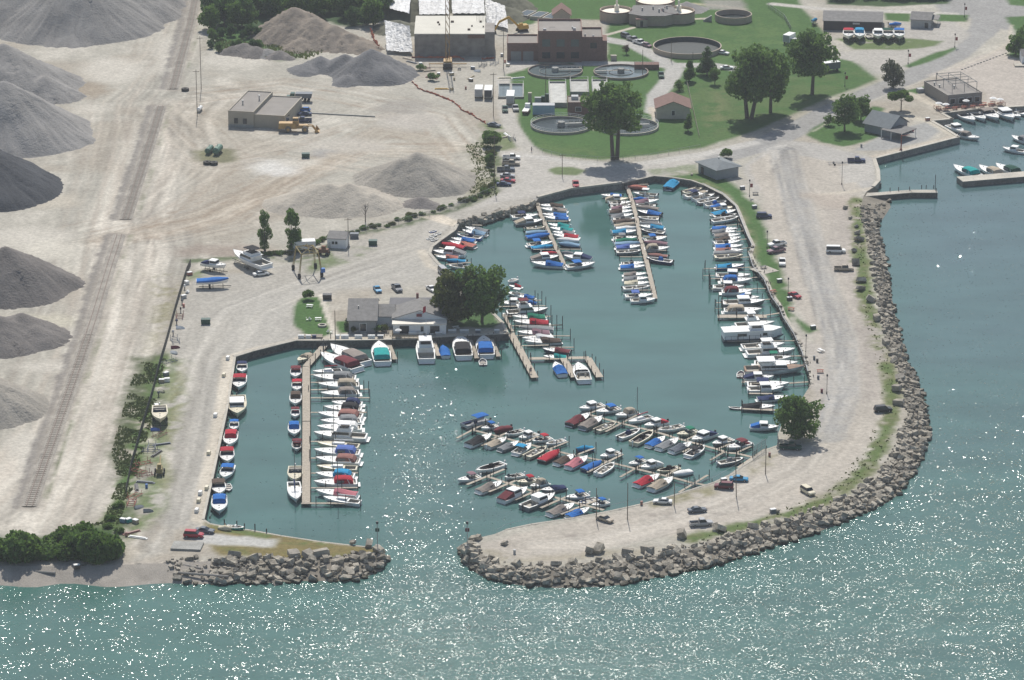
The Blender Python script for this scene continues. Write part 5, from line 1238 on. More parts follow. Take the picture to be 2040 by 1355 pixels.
for k, (x, y, c) in enumerate(((703,662,LO),(738,660,LG),(755,662,LG),(765,660,LO))): tree(x, y, 2.2, 1.7, 'bush', c, 'low shrub in the clubhouse flower bed, %s from the left' % ORD[k], 'shrub', 'shrub', grp='clubhouse bed shrubs', n=900)
tree(865,160,3.2,2.6,'bush',LG,'bright weedy bush beside the orange netting','bush','bush',n=1200); tree(840,140,2.4,2.2,'bush',LG,'weedy bush at the foot of the blue grey gravel pile','bush','bush',n=1000)
# woods beyond the quarry
rs = random.Random(4)
for row, yy in enumerate((98, 78, 55, 30, 8, -14, -36, -60)):
    for q in range(19):
        x = 424+q*19+rs.uniform(-7, 7)
        if x > (530, 520, 512, 775, 775, 775, 775, 775)[row] and not (row == 2 and 700 < x < 765): continue
        hh = rs.uniform(7, 11) if row > 1 else rs.uniform(3, 5); fr_ = row < 4
        tree(x, yy+rs.uniform(-6, 6), hh, hh*.5, 'round', LB if rs.random() < .5 else LG, 'tree at the front edge of the quarry woods' if fr_ else 'tree deep in the woods behind the quarry', 'tree', 'tree', .1, 'front trees of the quarry woods' if fr_ else 'quarry woods trees', n=2200)
for q in range(12): tree(1645+q*21, -4+rs.uniform(-6, 3), rs.uniform(5, 8), 4.2, 'round', LB, 'dark tree in the row along the top right road', 'tree', 'tree', .1, 'trees of the top right row', n=1600)
for q, (x, y, h, r_) in enumerate(((-10,1110,6,5),(28,1112,8,6),(60,1112,6,5),(95,1108,4,5),(130,1108,5,5),(165,1110,8,5.5),(198,1112,9,6),(225,1108,7,4.5),(150,1085,6,5),(115,1090,4,5))):
    tree(x, y, h, r_, 'bush', LG if q % 2 else LY, 'leafy bush in the thicket above the pebble beach', 'bush', 'bush', .05, 'beach thicket bushes', n=2400)
for q, (x, y) in enumerate(((222,1035),(236,1010),(215,1050),(240,1060))): tree(x, y, 1.5, 1.8, 'bush', LY, 'low bush along the foot of the yard fence', 'bush', 'bush', .05, 'fence foot bushes', n=1100)
hp = [(505,512),(560,508),(600,498),(640,482),(690,468),(740,455),(800,440),(870,420),(935,400),(965,386),(985,370),(976,320),(974,275)]
rs = random.Random(9)
for q in range(52):
    u = q/51*(len(hp)-1.001); i_ = int(u); f = u-i_; x = hp[i_][0]*(1-f)+hp[i_+1][0]*f+rs.uniform(-6, 6); y = hp[i_][1]*(1-f)+hp[i_+1][1]*f+rs.uniform(-3, 3); sz = rs.uniform(.8, 1.7)
    tree(x, y, sz*1.1, sz*1.3, 'bush', LG if q % 3 else LO, 'bush in the hedge row behind the marina yard', 'bush', 'bush', .05, 'hedge row bushes', n=900)
def weeds(label, pts, n, seed, h=.5, lm=leafmat('scrub_leaves', (.09,.13,.04), (.2,.22,.08))):
    rs = np.random.RandomState(seed); W = [tuple(P(*q))[:2] for q in pts]; xs = [q[0] for q in W]; ys = [q[1] for q in W]
    X = rs.uniform(min(xs), max(xs), n*3); Y = rs.uniform(min(ys), max(ys), n*3); ok = inpoly(X, Y, W) & (fbm(X, Y, 8, seed, 3) > .38); X = X[ok][:n]; Y = Y[ok][:n]; n = len(X)
    a = rs.rand(n)*6.28; s = rs.uniform(.12, .4, n); hh = h*rs.uniform(.3, .8, n); V = np.stack([np.stack([X-np.cos(a)*s, Y-np.sin(a)*s, np.full(n, LZ)], 1), np.stack([X+np.cos(a)*s, Y+np.sin(a)*s, np.full(n, LZ)], 1), np.stack([X+np.cos(a)*s*.7, Y+np.sin(a)*s*.7+.2, LZ+hh], 1), np.stack([X-np.cos(a)*s*.7, Y-np.sin(a)*s*.7+.2, LZ+hh], 1)], 1).reshape(-1, 3)
    me = bpy.data.meshes.new('weeds'); me.from_pydata(V.tolist(), [], np.arange(n*4).reshape(n, 4).tolist()); me.materials.append(lm); o = bpy.data.objects.new('weeds', me); col.objects.link(o); tag(o, label, 'weeds', kind='stuff')
weeds('rough weeds along the railway side of the yard fence', [(275,720),(332,708),(300,850),(262,980),(235,1045),(160,1075),(120,1060),(205,1040),(236,960),(222,900),(250,800)], 4200, 1)
weeds('rough grass and weeds on the lake verge of the long spit', [(1700,395),(1716,400),(1722,520),(1737,600),(1758,680),(1780,740),(1795,790),(1778,870),(1748,930),(1700,970),(1600,1024),(1470,1058),(1380,1085),(1470,1035),(1560,1015),(1640,985),(1720,900),(1750,830),(1760,770),(1735,690),(1712,560)], 2600, 2, .4, LO)
weeds('weeds around the junk behind the marina yard', [(925,290),(985,280),(990,390),(935,405),(925,360),(945,330)], 900, 3, .6)
weeds('weeds between the two heaps under the tan soil heap', [(430,80),(560,90),(650,100),(620,118),(560,120),(430,106)], 1400, 4, 1.0)

# ------------------------------------------------------------------ vehicles
def car(px, py, ang, typ, c, label, grp=None, zoff=0.0):
    "ang: heading in the ground plane, degrees, 0 = photo right, 90 = away from the camera"
    g_ = P(px, py); nm = dict(sedan='parked_car', hatch='parked_car', suv='suv', pickup='pickup_truck', van='passenger_van')[typ]
    r = thing(nm, label, {'sedan':'car','hatch':'car','suv':'suv','pickup':'pickup','van':'van'}[typ], g_, R(ang), grp)
    L, W_, H = dict(sedan=(4.7,1.8,1.42), hatch=(4.2,1.75,1.45), suv=(4.8,1.9,1.78), pickup=(5.7,2.0,1.85), van=(5.8,2.05,2.15))[typ]
    M_ = cm(c, 'paint'); w = W_/2; hl = L/2; bl = .92 if typ in ('sedan','hatch') else 1.08; z0 = .32
    hood = dict(sedan=.30, hatch=.27, suv=.26, pickup=.28, van=.20)[typ]; xf = hl-L*hood
    xr = {'sedan': -hl+L*.17, 'hatch': -hl+.25, 'suv': -hl+.1, 'pickup': -L*.10, 'van': -hl+.06}[typ]
    sec = lambda x, ww, zt, zb: [(x, ww*.94, zb), (x, ww, zb+.25), (x, ww, zt-.22), (x, ww*.93, zt), (x, -ww*.93, zt), (x, -ww, zt-.22), (x, -ww, zb+.25), (x, -ww*.94, zb)]
    m = MB()
    if typ == 'pickup':
        m.loft([sec(xr-.02, w, bl, z0), sec(xf, w, bl+.02, z0), sec(hl-.25, w*.97, bl-.1, z0), sec(hl, w*.86, bl-.3, z0+.1)]); m.build('body', M_, r)
        bd = MB(); bd.fr(-hl, xr-.05, -w, w, z0+.1, bl-.5); 
        for s in (1, -1): bd.fr(-hl, xr-.05, s*w-.08 if s > 0 else -w, w if s > 0 else -w+.08, bl-.5, bl)
        bd.fr(-hl, -hl+.08, -w+.08, w-.08, bl-.5, bl); bd.build('truck_bed', M_, r); MB().fr(-hl+.1, xr-.08, -w+.1, w-.1, bl-.498, bl-.47).build('bed_liner', mat('bed_liner', (.05,.05,.05), .8), r)
    else:
        m.loft([sec(-hl, w*.88, bl-.12, z0+.1), sec(-hl+.2, w*.97, bl, z0), sec(0, w, bl, z0), sec(xf, w, bl, z0), sec(hl-.25, w*.96, bl-.13, z0), sec(hl, w*.84, bl-.3, z0+.12)]); m.build('body', M_, r)
    rf = dict(sedan=.75, hatch=.65, suv=.55, pickup=.5, van=.55)[typ]; rb = dict(sedan=.7, hatch=.45, suv=.25, pickup=.15, van=.12)[typ]
    MB().fr(xr, xf+.12, -w*.93, w*.93, bl-.02, H-.06, a=rb, b=rf+.12, c=.15).build('windows', GLASS, r)
    # roof and pillars in paint
    m = MB(); m.fr(xr+rb-.06, xf-rf+.06, -w*.93+.13, w*.93-.13, H-.07, H, a=.1, b=.1, c=.08)
    m.build('roof', M_, r)
    for s in (1, -1):
        for x in (-L*.31, L*.31):
            wh = MB(); wh.tube((x, s*(w-.20), .33), (x, s*(w+.01), .33), .33, 12); o = wh.build('wheel', TYRE, r); q = MB(); q.tube((x, s*(w), .33), (x, s*(w+.03), .33), .18, 8); q.build('rim', STEEL, o)
        MB().fr(hl-.07, hl+.015, s*w*.62-.17, s*w*.62+.17, bl-.42, bl-.26).build('headlight', mat('lamp_glass', (.7,.7,.68), .15), r)
        MB().fr(-hl-.015, -hl+.05, s*w*.72-.12, s*w*.72+.12, bl-.38, bl-.2).build('tail_light', mat('red_lamp', (.35,.02,.02), .3), r)
    if typ == 'suv' and c == 'white': pass
    return r
PK = 'cars parked beside the marina entrance'
for x, y, a, t_, c, lab in (
 (1665,503,-4,'van','white','long white passenger van parked on the right hand gravel'),(1681,539,-3,'pickup','tan','beige crew cab pickup parked below the white van'),(1522,434,0,'suv','navy','dark blue and silver suv beside the grassy east shore'),
 (1548,490,205,'pickup','white','white pickup angled on the grass verge of the east shore'),(1546,503,208,'pickup','mauve','dark mauve pickup tucked behind the angled white pickup'),(1558,526,268,'pickup','white','white pickup facing the viewer beside the picnic pad'),
 (1583,592,-55,'sedan','red','bright red sedan beside the east shore lamp post'),(1759,820,12,'suv','black','black suv parked near the right hand boulders'),(1575,895,-8,'pickup','darkgreen','dark green pickup in the shade of the round tree'),
 (1472,958,-8,'sedan','skyblue','turquoise sedan behind the maroon black suv on the spit'),(1442,973,172,'suv','maroon','dark maroon suv parked by the spit gate'),(1320,1003,172,'sedan','white','white sedan near the utility pole on the spit'),
 (1389,1020,14,'sedan','slate','dark blue grey sedan alone in the middle of the spit'),(1397,1047,10,'pickup','silver','silver pickup parked against the rocks of the spit'),(1205,1038,-42,'sedan','tan','beige sedan nearest the end of the long spit'),
 (1609,983,-62,'suv','cream','cream suv with rear carrier driving on the spit'),(386,1070,-8,'suv','red','red suv at the root of the short spit'),(408,1061,-12,'sedan','slate','dark grey sedan behind the red suv'),
 (520,549,22,'sedan','white','white sedan beside the large yacht in the yard'),(752,580,-75,'sedan','skyblue','turquoise sedan behind the clubhouse roof'),(791,578,-72,'pickup','slate','dark grey pickup behind the clubhouse roof'),
 (860,579,-62,'sedan','white','white sedan between the clubhouse and the trees'),(884,547,-70,'van','silver','silver and white van half hidden by the willow'),(1706,323,0,'pickup','navy','dark blue pickup with boat trailer by the launch ramp'),
 (1806,263,12,'sedan','red','red sedan beside the house with porch'),(1147,371,-88,'pickup','red','red pickup on the road above the grey sea wall'),
 (1019,317,-3,'pickup','white','white pickup, farthest in the row beside the utility pole'),(1018,329,-6,'pickup','tan','tan pickup, second in the row beside the utility pole'),(1008,341,0,'pickup','slate','dark pickup, third in the row beside the utility pole'),
 (1011,353,-8,'sedan','silver','silver sedan, fourth in the row beside the utility pole'),(1012,363,-10,'sedan','red','red sedan, fifth in the row beside the utility pole'),(1004,370,-5,'sedan','navy','dark blue sedan nearest in the row beside the utility pole'),
 (1247,75,-55,'suv','slate','dark suv, leftmost of four cars on the plant lawn'),(1262,82,-50,'pickup','silver','silver pickup, second of four cars on the plant lawn'),(1275,88,-48,'pickup','white','white pickup, third of four cars on the plant lawn'),(1289,93,-55,'hatch','mauve','small purple car, rightmost of four on the plant lawn'),
 (1317,153,-88,'pickup','darkgreen','green pickup parked behind the right clarifier tank'),(1006,221,-88,'pickup','darkgreen','teal black pickup in front of the white box truck'),(1027,219,-86,'pickup','silver','silver pickup right of the teal black pickup'),
 (606,222,175,'hatch','blue','bright blue car beside the quarry office'),(607,230,178,'sedan','navy','dark sedan beside the bright blue car'),(604,243,180,'pickup','navy','navy pickup hidden behind the yellow loader'),
 (1440,108,-30,'sedan','white','white car half hidden left of the park trees'),(1407,137,10,'sedan','white','white car behind the blue green spruce'),(1448,138,5,'sedan','white','white car at the end of the plant road'),(1590,88,0,'van','white','white van hidden behind the spreading park tree'),(984,252,-30,'sedan','slate','dark car by the large bush at the plant driveway')):
    car(x, y, a, t_, c, lab, PK if 'in the row' in lab else None)

# ------------------------------------------------------------------ buildings
class Bd:
    def __init__(s, name, label, cat, fl, fr, depth, z=LZ, grp=None):
        a, b = P(*fl, z), P(*fr, z); s.W = (b-a).length; s.D = depth; s.o = thing(name, label, cat, a, math.atan2(b.y-a.y, b.x-a.x), grp)
    def b(s, nm, m, *a, **k): return box(*a, **k).build(nm, m, s.o)
    def flat(s, x0, x1, y0, y1, h, wm, rm, par=.35, z0=-.1):
        s.b('wall', wm, x0, x1, y0, y1, z0, h)
        p = MB(); t = .25
        for q in ((x0-.05, x1+.05, y0-.05, y0+t), (x0-.05, x1+.05, y1-t, y1+.05), (x0-.05, x0+t, y0+t, y1-t), (x1-t, x1+.05, y0+t, y1-t)): p.fr(*q, h, h+par)
        p.build('parapet', wm, s.o); s.b('roof', rm, x0+t, x1-t, y0+t, y1-t, h, h+.06)
    def gable(s, x0, x1, y0, y1, h, rise, wm, rm, along='x', ov=.4, apex=.5):
        m = MB(); 
        if along == 'x':
            ym = y0+(y1-y0)*apex
            m.add([(x0,y0,-.1),(x1,y0,-.1),(x1,y1,-.1),(x0,y1,-.1),(x0,y0,h),(x1,y0,h),(x1,y1,h),(x0,y1,h),(x0,ym,h+rise),(x1,ym,h+rise)],[(0,1,5,4),(2,3,7,6),(1,2,6,9,5),(3,0,4,8,7)])
            k1 = rise/(ym-y0); k2 = rise/(y1-ym); t = .18
            r = MB(); r.loft([[(x, y0-ov, h-ov*k1+.03), (x, ym, h+rise+.03), (x, y1+ov, h-ov*k2+.03), (x, y1+ov, h-ov*k2+.03+t), (x, ym, h+rise+.03+t), (x, y0-ov, h-ov*k1+.03+t)] for x in (x0-ov, x1+ov)])
        else:
            xm = x0+(x1-x0)*apex
            m.add([(x0,y0,-.1),(x1,y0,-.1),(x1,y1,-.1),(x0,y1,-.1),(x0,y0,h),(x1,y0,h),(x1,y1,h),(x0,y1,h),(xm,y0,h+rise),(xm,y1,h+rise)],[(0,1,5,8,4),(2,3,7,9,6),(1,2,6,5),(3,0,4,7)])
            k1 = rise/(xm-x0); k2 = rise/(x1-xm); t = .18
            r = MB(); r.loft([[(x0-ov, y, h-ov*k1+.03), (xm, y, h+rise+.03), (x1+ov, y, h-ov*k2+.03), (x1+ov, y, h-ov*k2+.03+t), (xm, y, h+rise+.03+t), (x0-ov, y, h-ov*k1+.03+t)] for y in (y0-ov, y1+ov)])
        m.build('wall', wm, s.o); r.build('roof', rm, s.o)
    def hip(s, x0, x1, y0, y1, h, rise, wm, rm, ov=.5, px_=None):
        s.b('wall', wm, x0, x1, y0, y1, -.1, h); px_ = px_ or min(x1-x0, y1-y0)*.5
        dx = min(px_, (x1-x0)/2-.01); r = MB(); X0, X1, Y0, Y1 = x0-ov, x1+ov, y0-ov, y1+ov; ym = (Y0+Y1)/2
        r.add([(X0,Y0,h),(X1,Y0,h),(X1,Y1,h),(X0,Y1,h),(X0+dx,ym,h+rise),(X1-dx,ym,h+rise),(X0,Y0,h-.15),(X1,Y0,h-.15),(X1,Y1,h-.15),(X0,Y1,h-.15)],[(0,1,5,4),(1,2,5),(2,3,4,5),(3,0,4),(6,7,1,0),(7,8,2,1),(8,9,3,2),(9,6,0,3),(9,8,7,6)]); r.build('roof', rm, s.o)
    def win(s, x0, x1, z0, z1, y=0.0, nm='window', m=None, fr=True, side=0):
        t = .06
        if side == 0:
            f = box(x0-.1, x1+.1, y-t, y+.1, z0-.1, z1+.1).build(nm+'_frame', cm('white') if fr is True else fr, s.o) if fr else s.o
            box(x0, x1, y-t-.03, y+.05, z0, z1).build(nm, m or GLASS, f)
        else:
            box(y-t if side < 0 else y-.1, y+.1 if side < 0 else y+t, x0, x1, z0, z1).build(nm, m or GLASS, s.o)
    def vent(s, x, y, z, h=1.2, r=.22, nm='roof_vent', m=None):
        MB().tube((x, y, z), (x, y, z+h), r, 8).tube((x, y, z+h), (x, y, z+h+.3), r*1.7, 8).build(nm, m or STEEL, s.o)
    def unit(s, x, y, z, w_=1.2, h=1.0, nm='roof_unit', m=None): box(x-w_/2, x+w_/2, y-w_/2, y+w_/2, z, z+h, a=.05, b=.05, c=.05).build(nm, m or cm('silver'), s.o)
# quarry office
B = Bd('quarry_office', 'low beige masonry office with two flat grey roofs in the quarry', 'office building', (455,252), (563,258), 24)
B.flat(0, 8.6, 0, 25, 5.1, BEIGEW, ROOFT); B.flat(8.6, B.W+.5, .8, 24, 4.1, BEIGEW, ROOFT); B.vent(2.6, 9, 5.1); B.vent(6.6, 15, 5.1, 1.5)
B.win(2.0, 3.3, 1.2, 3.0, 0, fr=False); B.win(5.0, 6.3, 1.2, 3.0, 0, fr=False); B.win(3, 7, .1, 3.2, B.W+.5, 'garage_door', GLASS, False, 1); B.b('base_course', CONC2, -.04, 8.64, -.04, 0, -.1, .9)
for k in range(7): B.b('kerb_block', CONC2, B.W+1.2+k*3.6, B.W+4.7+k*3.6, 20, 20.5, -.1, .35)
# concrete structure under construction
B = Bd('concrete_block_building', 'big windowless raw concrete box under construction', 'concrete building', (826,113), (966,113), 25)
CW = mat('board_marked_concrete', (.29,.27,.25), .9, var=.35, sc=.4); B.b('wall', CW, 0, B.W, 0, 25, -.1, 8.0); B.b('roof', mat('new_concrete', (.62,.60,.53), .85, var=.1, sc=.2), -.1, B.W+.1, -.1, 25.1, 8.0, 8.3)
B.b('annex_wall', CW, B.W, B.W+3.4, 1, 14, -.1, 8.6); B.b('rust_stain', mat('rust_stain', (.17,.10,.08), .9, var=.4), B.W-6, B.W-.05, -.02, .0, 6.6, 7.9)
for x, y in ((8,15),(8.5,12),(13,16),(20,10),(19,5),(23,16),(24,9)): B.unit(x, y, 8.3, random.uniform(.5, 1.5), .5, 'roof_material', cm('brown','cloth'))
for k in range(9): MB().tube((B.W-3+k*.5, 18, 8.3), (B.W-3+k*.5, 18, 10.2), .04, 4).build('rebar', DSTEEL, B.o)
# brick plant building
B = Bd('brick_plant_building', 'three part dark brick treatment plant building with flat roofs', 'plant building', (1072,124), (1159,124), 17)
B.flat(0, B.W, 0, 17, 10.4, BRICK, ROOFT, .8); B.flat(B.W, B.W+7.2, 1.5, 15, 8.0, BRICK, ROOFT, .7); B.b('wall', BRICK, B.W+7.2, B.W+8.8, 2, 10, -.1, 7.2)
B.flat(-10.8, 0, 1.8, 14, 5.8, BRICK, ROOFT, .6)
for x in (-9.5, -5.2): B.win(x, x+3.6, 0, 3.4, 1.8, 'garage_door', mat('grey_door', (.24,.25,.25), .7), False)
for x in (1.4, 6.4, 11.4): B.win(x, x+2.8, 5.6, 8.2, 0, m=mat('dull_pane', (.10,.13,.13), .3), fr=BRICK); B.win(x, x+2.8, 1.4, 3.6, 0, fr=BRICK)
B.win(B.W+3, B.W+5.2, 4.6, 6.6, 1.5, fr=BRICK); B.unit(2.3, 3.4, 10.4, 1.1, .8); B.unit(12.6, 2.4, 10.4, 1.1, 1.3); B.vent(12, 6, 10.4, .6); B.unit(B.W+1.2, 5, 8, .6, .8); B.unit(B.W+4, 3.5, 8, .7, .8)
B.win(4, 6, 10.5, 10.55, 8, 'skylight', None, False)
st = MB(); [st.fr(B.W+10.2, B.W+12.2, 2+k*.9, 2.9+k*.9, -.1, 1.8-k*.22) for k in range(8)]; st.build('outside_stair', CONC, B.o)
B = Bd('gabled_outbuilding', 'small building with brown red gable roof behind the brick plant', 'outbuilding', (1102,47), (1136,47), 7)
B.gable(0, B.W, 0, 8, 3.2, 2.3, BEIGEW, ROOFB, 'y', .5)
B = Bd('walled_settling_basin', 'low walled concrete basins behind the excavator', 'basin', (1030,36), (1098,44), 8)
for x in (0, 5, 10): B.b('basin_wall', CONC, x, x+4.2, 0, 8, -.1, 1.3); B.b('basin_water', mat('dark_basin_water', (.03,.045,.05), .15), x+.4, x+3.8, .4, 7.6, 1.3, 1.31)
# tanks
TANKW = mat('tank_water', (.14,.18,.19), .12, var=.2); TANKD = mat('dark_tank_water', (.035,.05,.055), .25, var=.2, spec=.12); FOAM = mat('foamy_water', (.40,.41,.39), .6, var=.35, sc=.5); TAN_ = mat('tan_brick_tank', (.42,.35,.28), .85, var=.12); CREAMT = mat('cream_dome', (.85,.80,.68), .8, var=.08)
def ring(m, r0, r1, z0, z1, n=56):
    for k in range(n):
        a, b = 2*math.pi*k/n, 2*math.pi*(k+1)/n; q = [(r*math.cos(t), r*math.sin(t)) for r, t in ((r1, a), (r1, b), (r0, b), (r0, a))]; v = [(x, y, z0) for x, y in q]+[(x, y, z1) for x, y in q]
        m.add(v, [(4, 5, 6, 7), (0, 1, 5, 4), (2, 3, 7, 6), (3, 2, 1, 0)])
    return m
def disc(r, z, n=48): m = MB(); m.add([(r*math.cos(2*math.pi*k/n), r*math.sin(2*math.pi*k/n), z) for k in range(n)], [tuple(range(n))]); return m
def tank(label, px, py, r, hw, wz, wm, watm, rail=False, bridge=None, name='clarifier_tank', cat='tank', inner=None, grp='round treatment tanks'):
    g_ = P(px, py, LZ); t = thing(name, label, cat, g_, 0, grp); ring(MB(), r-.35, r, -.1, hw).build('wall', wm, t); disc(r-.3, wz).build('water', watm, t)
    if wz < 0: pass
    if rail:
        m = MB(); n = 40
        for zz2 in (hw+.5, hw+1.05): m.path([((r-.15)*math.cos(2*math.pi*k/n), (r-.15)*math.sin(2*math.pi*k/n), zz2) for k in range(n+1)], .06, 4)
        for k in range(n//2): a = 4*math.pi*k/n; m.tube(((r-.15)*math.cos(a), (r-.15)*math.sin(a), hw), ((r-.15)*math.cos(a), (r-.15)*math.sin(a), hw+1.05), .04, 4)
        m.build('handrail', cm('white'), t)
    if bridge is not None:
        an = R(bridge[0]); c, s = math.cos(an), math.sin(an); m = MB(); x0, x1 = bridge[1], bridge[2]
        br = MB().fr(x0, x1, -.6, .6, hw+.15, hw+.3).build('bridge', CONC2, t); br.rotation_euler.z = an
        m = MB()
        for sd in (-.6, .6): m.tube((x0, sd, hw+1.2), (x1, sd, hw+1.2), .05, 4); [m.tube((x, sd, hw+.2), (x, sd, hw+1.2), .035, 4) for x in np.linspace(x0, x1, 7)]
        o = m.build('bridge_rail', cm('white'), t); o.rotation_euler.z = an
        MB().tube((0, 0, wz-.3), (0, 0, hw+.9), 1.2, 10).build('centre_drive', CONC2, t)
    if inner: ring(MB(), inner-.12, inner, wz-.2, wz+.25, 40).build('inner_ring', CONC2, t)
    return t
# lower two tanks are sunk, so their water lies a little below the rim
tank('near left round clarifier with white handrail', 1118, 252, 10.1, .75, .12, CONC, TANKD, True, (8, -1.5, 10)); tank('near right round clarifier behind the tall tree trunk', 1251, 254, 10.1, .75, .12, CONC, TANKD, True, (5, -7, 7))
tank('far left round clarifier in front of the brick plant', 1106, 144, 9.5, .8, .25, mat('brownish_concrete', (.27,.22,.19), .9), TANKW, False, (4, -1, 9.2), inner=5.5); tank('far right round clarifier with small inner ring', 1237, 146, 9.5, .8, .25, mat('brownish_concrete', (.27,.22,.19), .9), TANKW, False, (5, -9, 3), inner=4.2)
t = tank('largest round tank, open and nearly empty, behind the plant road', 1369, 100, 12.1, 1.8, .14, TAN_, mat('tank_floor_water', (.07,.08,.08), .6, spec=.1), False, None, inner=None)
ring(MB(), 11.68, 11.74, .14, 1.7).build('dark_lining', mat('dark_lining', (.06,.08,.08), .8, var=.3), t)  # inner face of the wall, a ring darker than the outside
t = tank('open round tank with access stair beside the digesters', 1461, 40, 6.7, 2.4, .5, TAN_, TANKD, False, None); m = MB(); [m.fr(-8.5-k*.5, -8-k*.5, -2.5, -1.4, -.1, 2.2-k*.3) for k in range(6)]; m.build('stair', CONC2, t)
dg = thing('digester_building', 'three joined tan digester tanks with cream domed tops', 'digesters', P(1308,50), 0)
for x, y, r in ((-14.5, 8, 5.9), (8.0, 7, 6.1), (.3, 22, 7.2)):
    h = 3.8; o = ring(MB(), r-.4, r, -.1, h).build('tank_wall', TAN_, dg); o.location = (x, y, 0); m = MB()
    m.loft([[(rr*math.cos(2*math.pi*k/32), rr*math.sin(2*math.pi*k/32), z) for k in range(32)] for rr, z in ((r-.45, h-.9), (r*.6, h-.6), (.5, h-.45))]); q = m.build('dome', CREAMT, dg); q.location = (x, y, 0)
    ring(MB(), r-.1, r+.05, h-.3, h+.05).build('rim_band', mat('dark_red_rim', (.14,.07,.07), .8), dg).location = (x, y, 0)
    if y < 20: MB().tube((0, 0, h-.6), (0, 0, h+1.6), .9, 8).tube((0, 0, h+1.6), (0, 0, h+3.6), .4, 8).build('vent_stack', CREAMT, dg).location = (x+.3, y, 0)
MB().prism([(-10, 2), (-5, -1.5), (3, -1.5), (8, 3), (6, 14), (-8, 14)], -.1, 3.6).build('link_wall', TAN_, dg); MB().prism([(-10.2, 1.9), (-5, -1.7), (3, -1.7), (8.2, 2.9), (6, 14), (-8, 14)], 3.6, 3.8).build('link_roof', ROOFG, dg)
MB().fr(-7.5, -3.4, -2.6, -.6, -.1, 2.6).build('porch', BEIGEW, dg); MB().fr(-7.6, -3.3, -2.7, -.5, 2.6, 2.8, c=.2).build('porch_roof', ROOFB, dg); MB().fr(-6, -5, -2.66, -2.5, 0, 2.1).build('door', GLASS, dg)
for x, y in ((-5, 6), (-1, 8), (1, 4), (4, 9), (2.6, 5)): MB().tube((x, y, 3.8), (x, y, 5.0), .3, 8).build('roof_vent', STEEL, dg)
# aeration basins
def basin(label, fl, fr, depth, watm, h=1.6, rails=True, name='aeration_basin', nb=1):
    a = Bd(name, label, 'basin', fl, fr, depth); w_ = a.W/nb
    for k in range(nb):
        x = k*w_; p = MB(); t = .4
        for q in ((x, x+w_-.05, 0, t), (x, x+w_-.05, depth-t, depth), (x, x+t, t, depth-t), (x+w_-.05-t, x+w_-.05, t, depth-t)): p.fr(*q, -.1, h)
        p.build('basin_wall', CONC2, a.o); a.b('water', watm, x+t, x+w_-t, t, depth-t, .1, h-.5)
    if rails:
        m = MB(); 
        for x in (0.2, a.W-.2): m.tube((x, .2, h+1), (x, depth-.2, h+1), .05, 4); [m.tube((x, y, h), (x, y, h+1), .035, 4) for y in np.linspace(.2, depth-.2, 8)]
        m.tube((.2, depth-.2, h+1), (a.W-.2, depth-.2, h+1), .05, 4); m.build('handrail', cm('white'), a.o)
    return a
basin('left foaming aeration basin with white handrails', (1094,214), (1130,214), 27, FOAM); basin('right foaming aeration basin behind the small brick pump house', (1136,192), (1174,192), 16, FOAM); basin('low settling basin beside the white box truck', (992,197), (1044,197), 17, TANKW, .7, True, 'settling_basin', 2)
basin('third foaming aeration basin half hidden by the tall tree', (1180,192), (1212,192), 16, FOAM)
B = Bd('pump_house', 'small flat roofed brick pump house between basins and clarifiers', 'pump house', (1131,230), (1190,230), 8); B.flat(0, B.W, 0, 8, 4.2, BRICK, ROOFT, .3); B.win(2.6, 4.4, 1.4, 2.8, 0); B.win(7, 8.4, 1.4, 2.6, 0); B.unit(2.4, 5, 4.2, 2.4, 1.2, m=cm('silver'))
B = Bd('block_retaining_bay', 'open brick bay with handrails beside the far right clarifier', 'retaining bay', (1264,139), (1313,139), 5); B.b('wall', BRICK, 0, B.W, 0, 4, -.1, 1.8); m = MB(); m.tube((0,.1,2.8),(B.W,.1,2.8),.05,4); [m.tube((x,.1,1.8),(x,.1,2.8),.04,4) for x in np.linspace(0,B.W,5)]; m.build('handrail', cm('white'), B.o)
# garage, boathouse, warehouse ...
B = Bd('garage', 'cream garage with brown gable roof on the plant lawn', 'garage', (1308,237), (1374,237), 11); B.gable(0, B.W, 0, 11, 3.7, 2.2, mat('cream_siding', (.46,.43,.36), .8), ROOFB, 'y', .6); B.win(5, 6, 1.2, 2.8, 0)
B = Bd('boathouse', 'grey blue hip roofed block at the head of the basin', 'boathouse', (1391,343), (1428,359), 8.2); B.hip(0, B.W, 0, 8.2, 3.4, 1.5, BLUEW, mat('blue_grey_shingle', (.21,.235,.25), .9, var=.15), .9); B.win(1.5, 3, 0.1, 2.2, 0, 'door', DSTEEL, False); B.vent(4, 5, 4.4, .5)
B = Bd('warehouse', 'long dark walled warehouse with low grey roof behind parked boats', 'warehouse', (1640,60), (1757,63), 15); B.gable(0, B.W, 0, 15, 3.4, 1.6, mat('black_siding', (.045,.04,.045), .8, var=.2), ROOFG, 'x', .3); B.win(10.5, 13, 2.4, 3.0, 0, 'sign_board', cm('silver'), False)
B = Bd('small_house', 'little pale grey house right of the dark warehouse', 'house', (1814,55), (1853,57), 11); B.gable(0, B.W, 0, 11, 3.0, 1.5, mat('pale_grey_siding', (.42,.43,.43), .8), ROOFG, 'x', .4); B.b('porch_roof', ROOFG, B.W, B.W+2.6, 3, 10, 2.5, 2.65); [B.b('porch_post', cm('white'), B.W+2.4, B.W+2.55, y, y+.15, 0, 2.5) for y in (3.1, 9.8)]; B.win(B.W-2, B.W-.8, 0, 2, 0, 'door', GLASS, False)
B = Bd('restaurant', 'flat roofed grey restaurant with rooftop pergola by the channel', 'restaurant', (1887,213), (1962,206), 19)
B.flat(0, 12.6, 0, 19, 3.7, mat('grey_stone_wall', (.30,.28,.26), .85, var=.2, sc=1.5), ROOFT, .35)
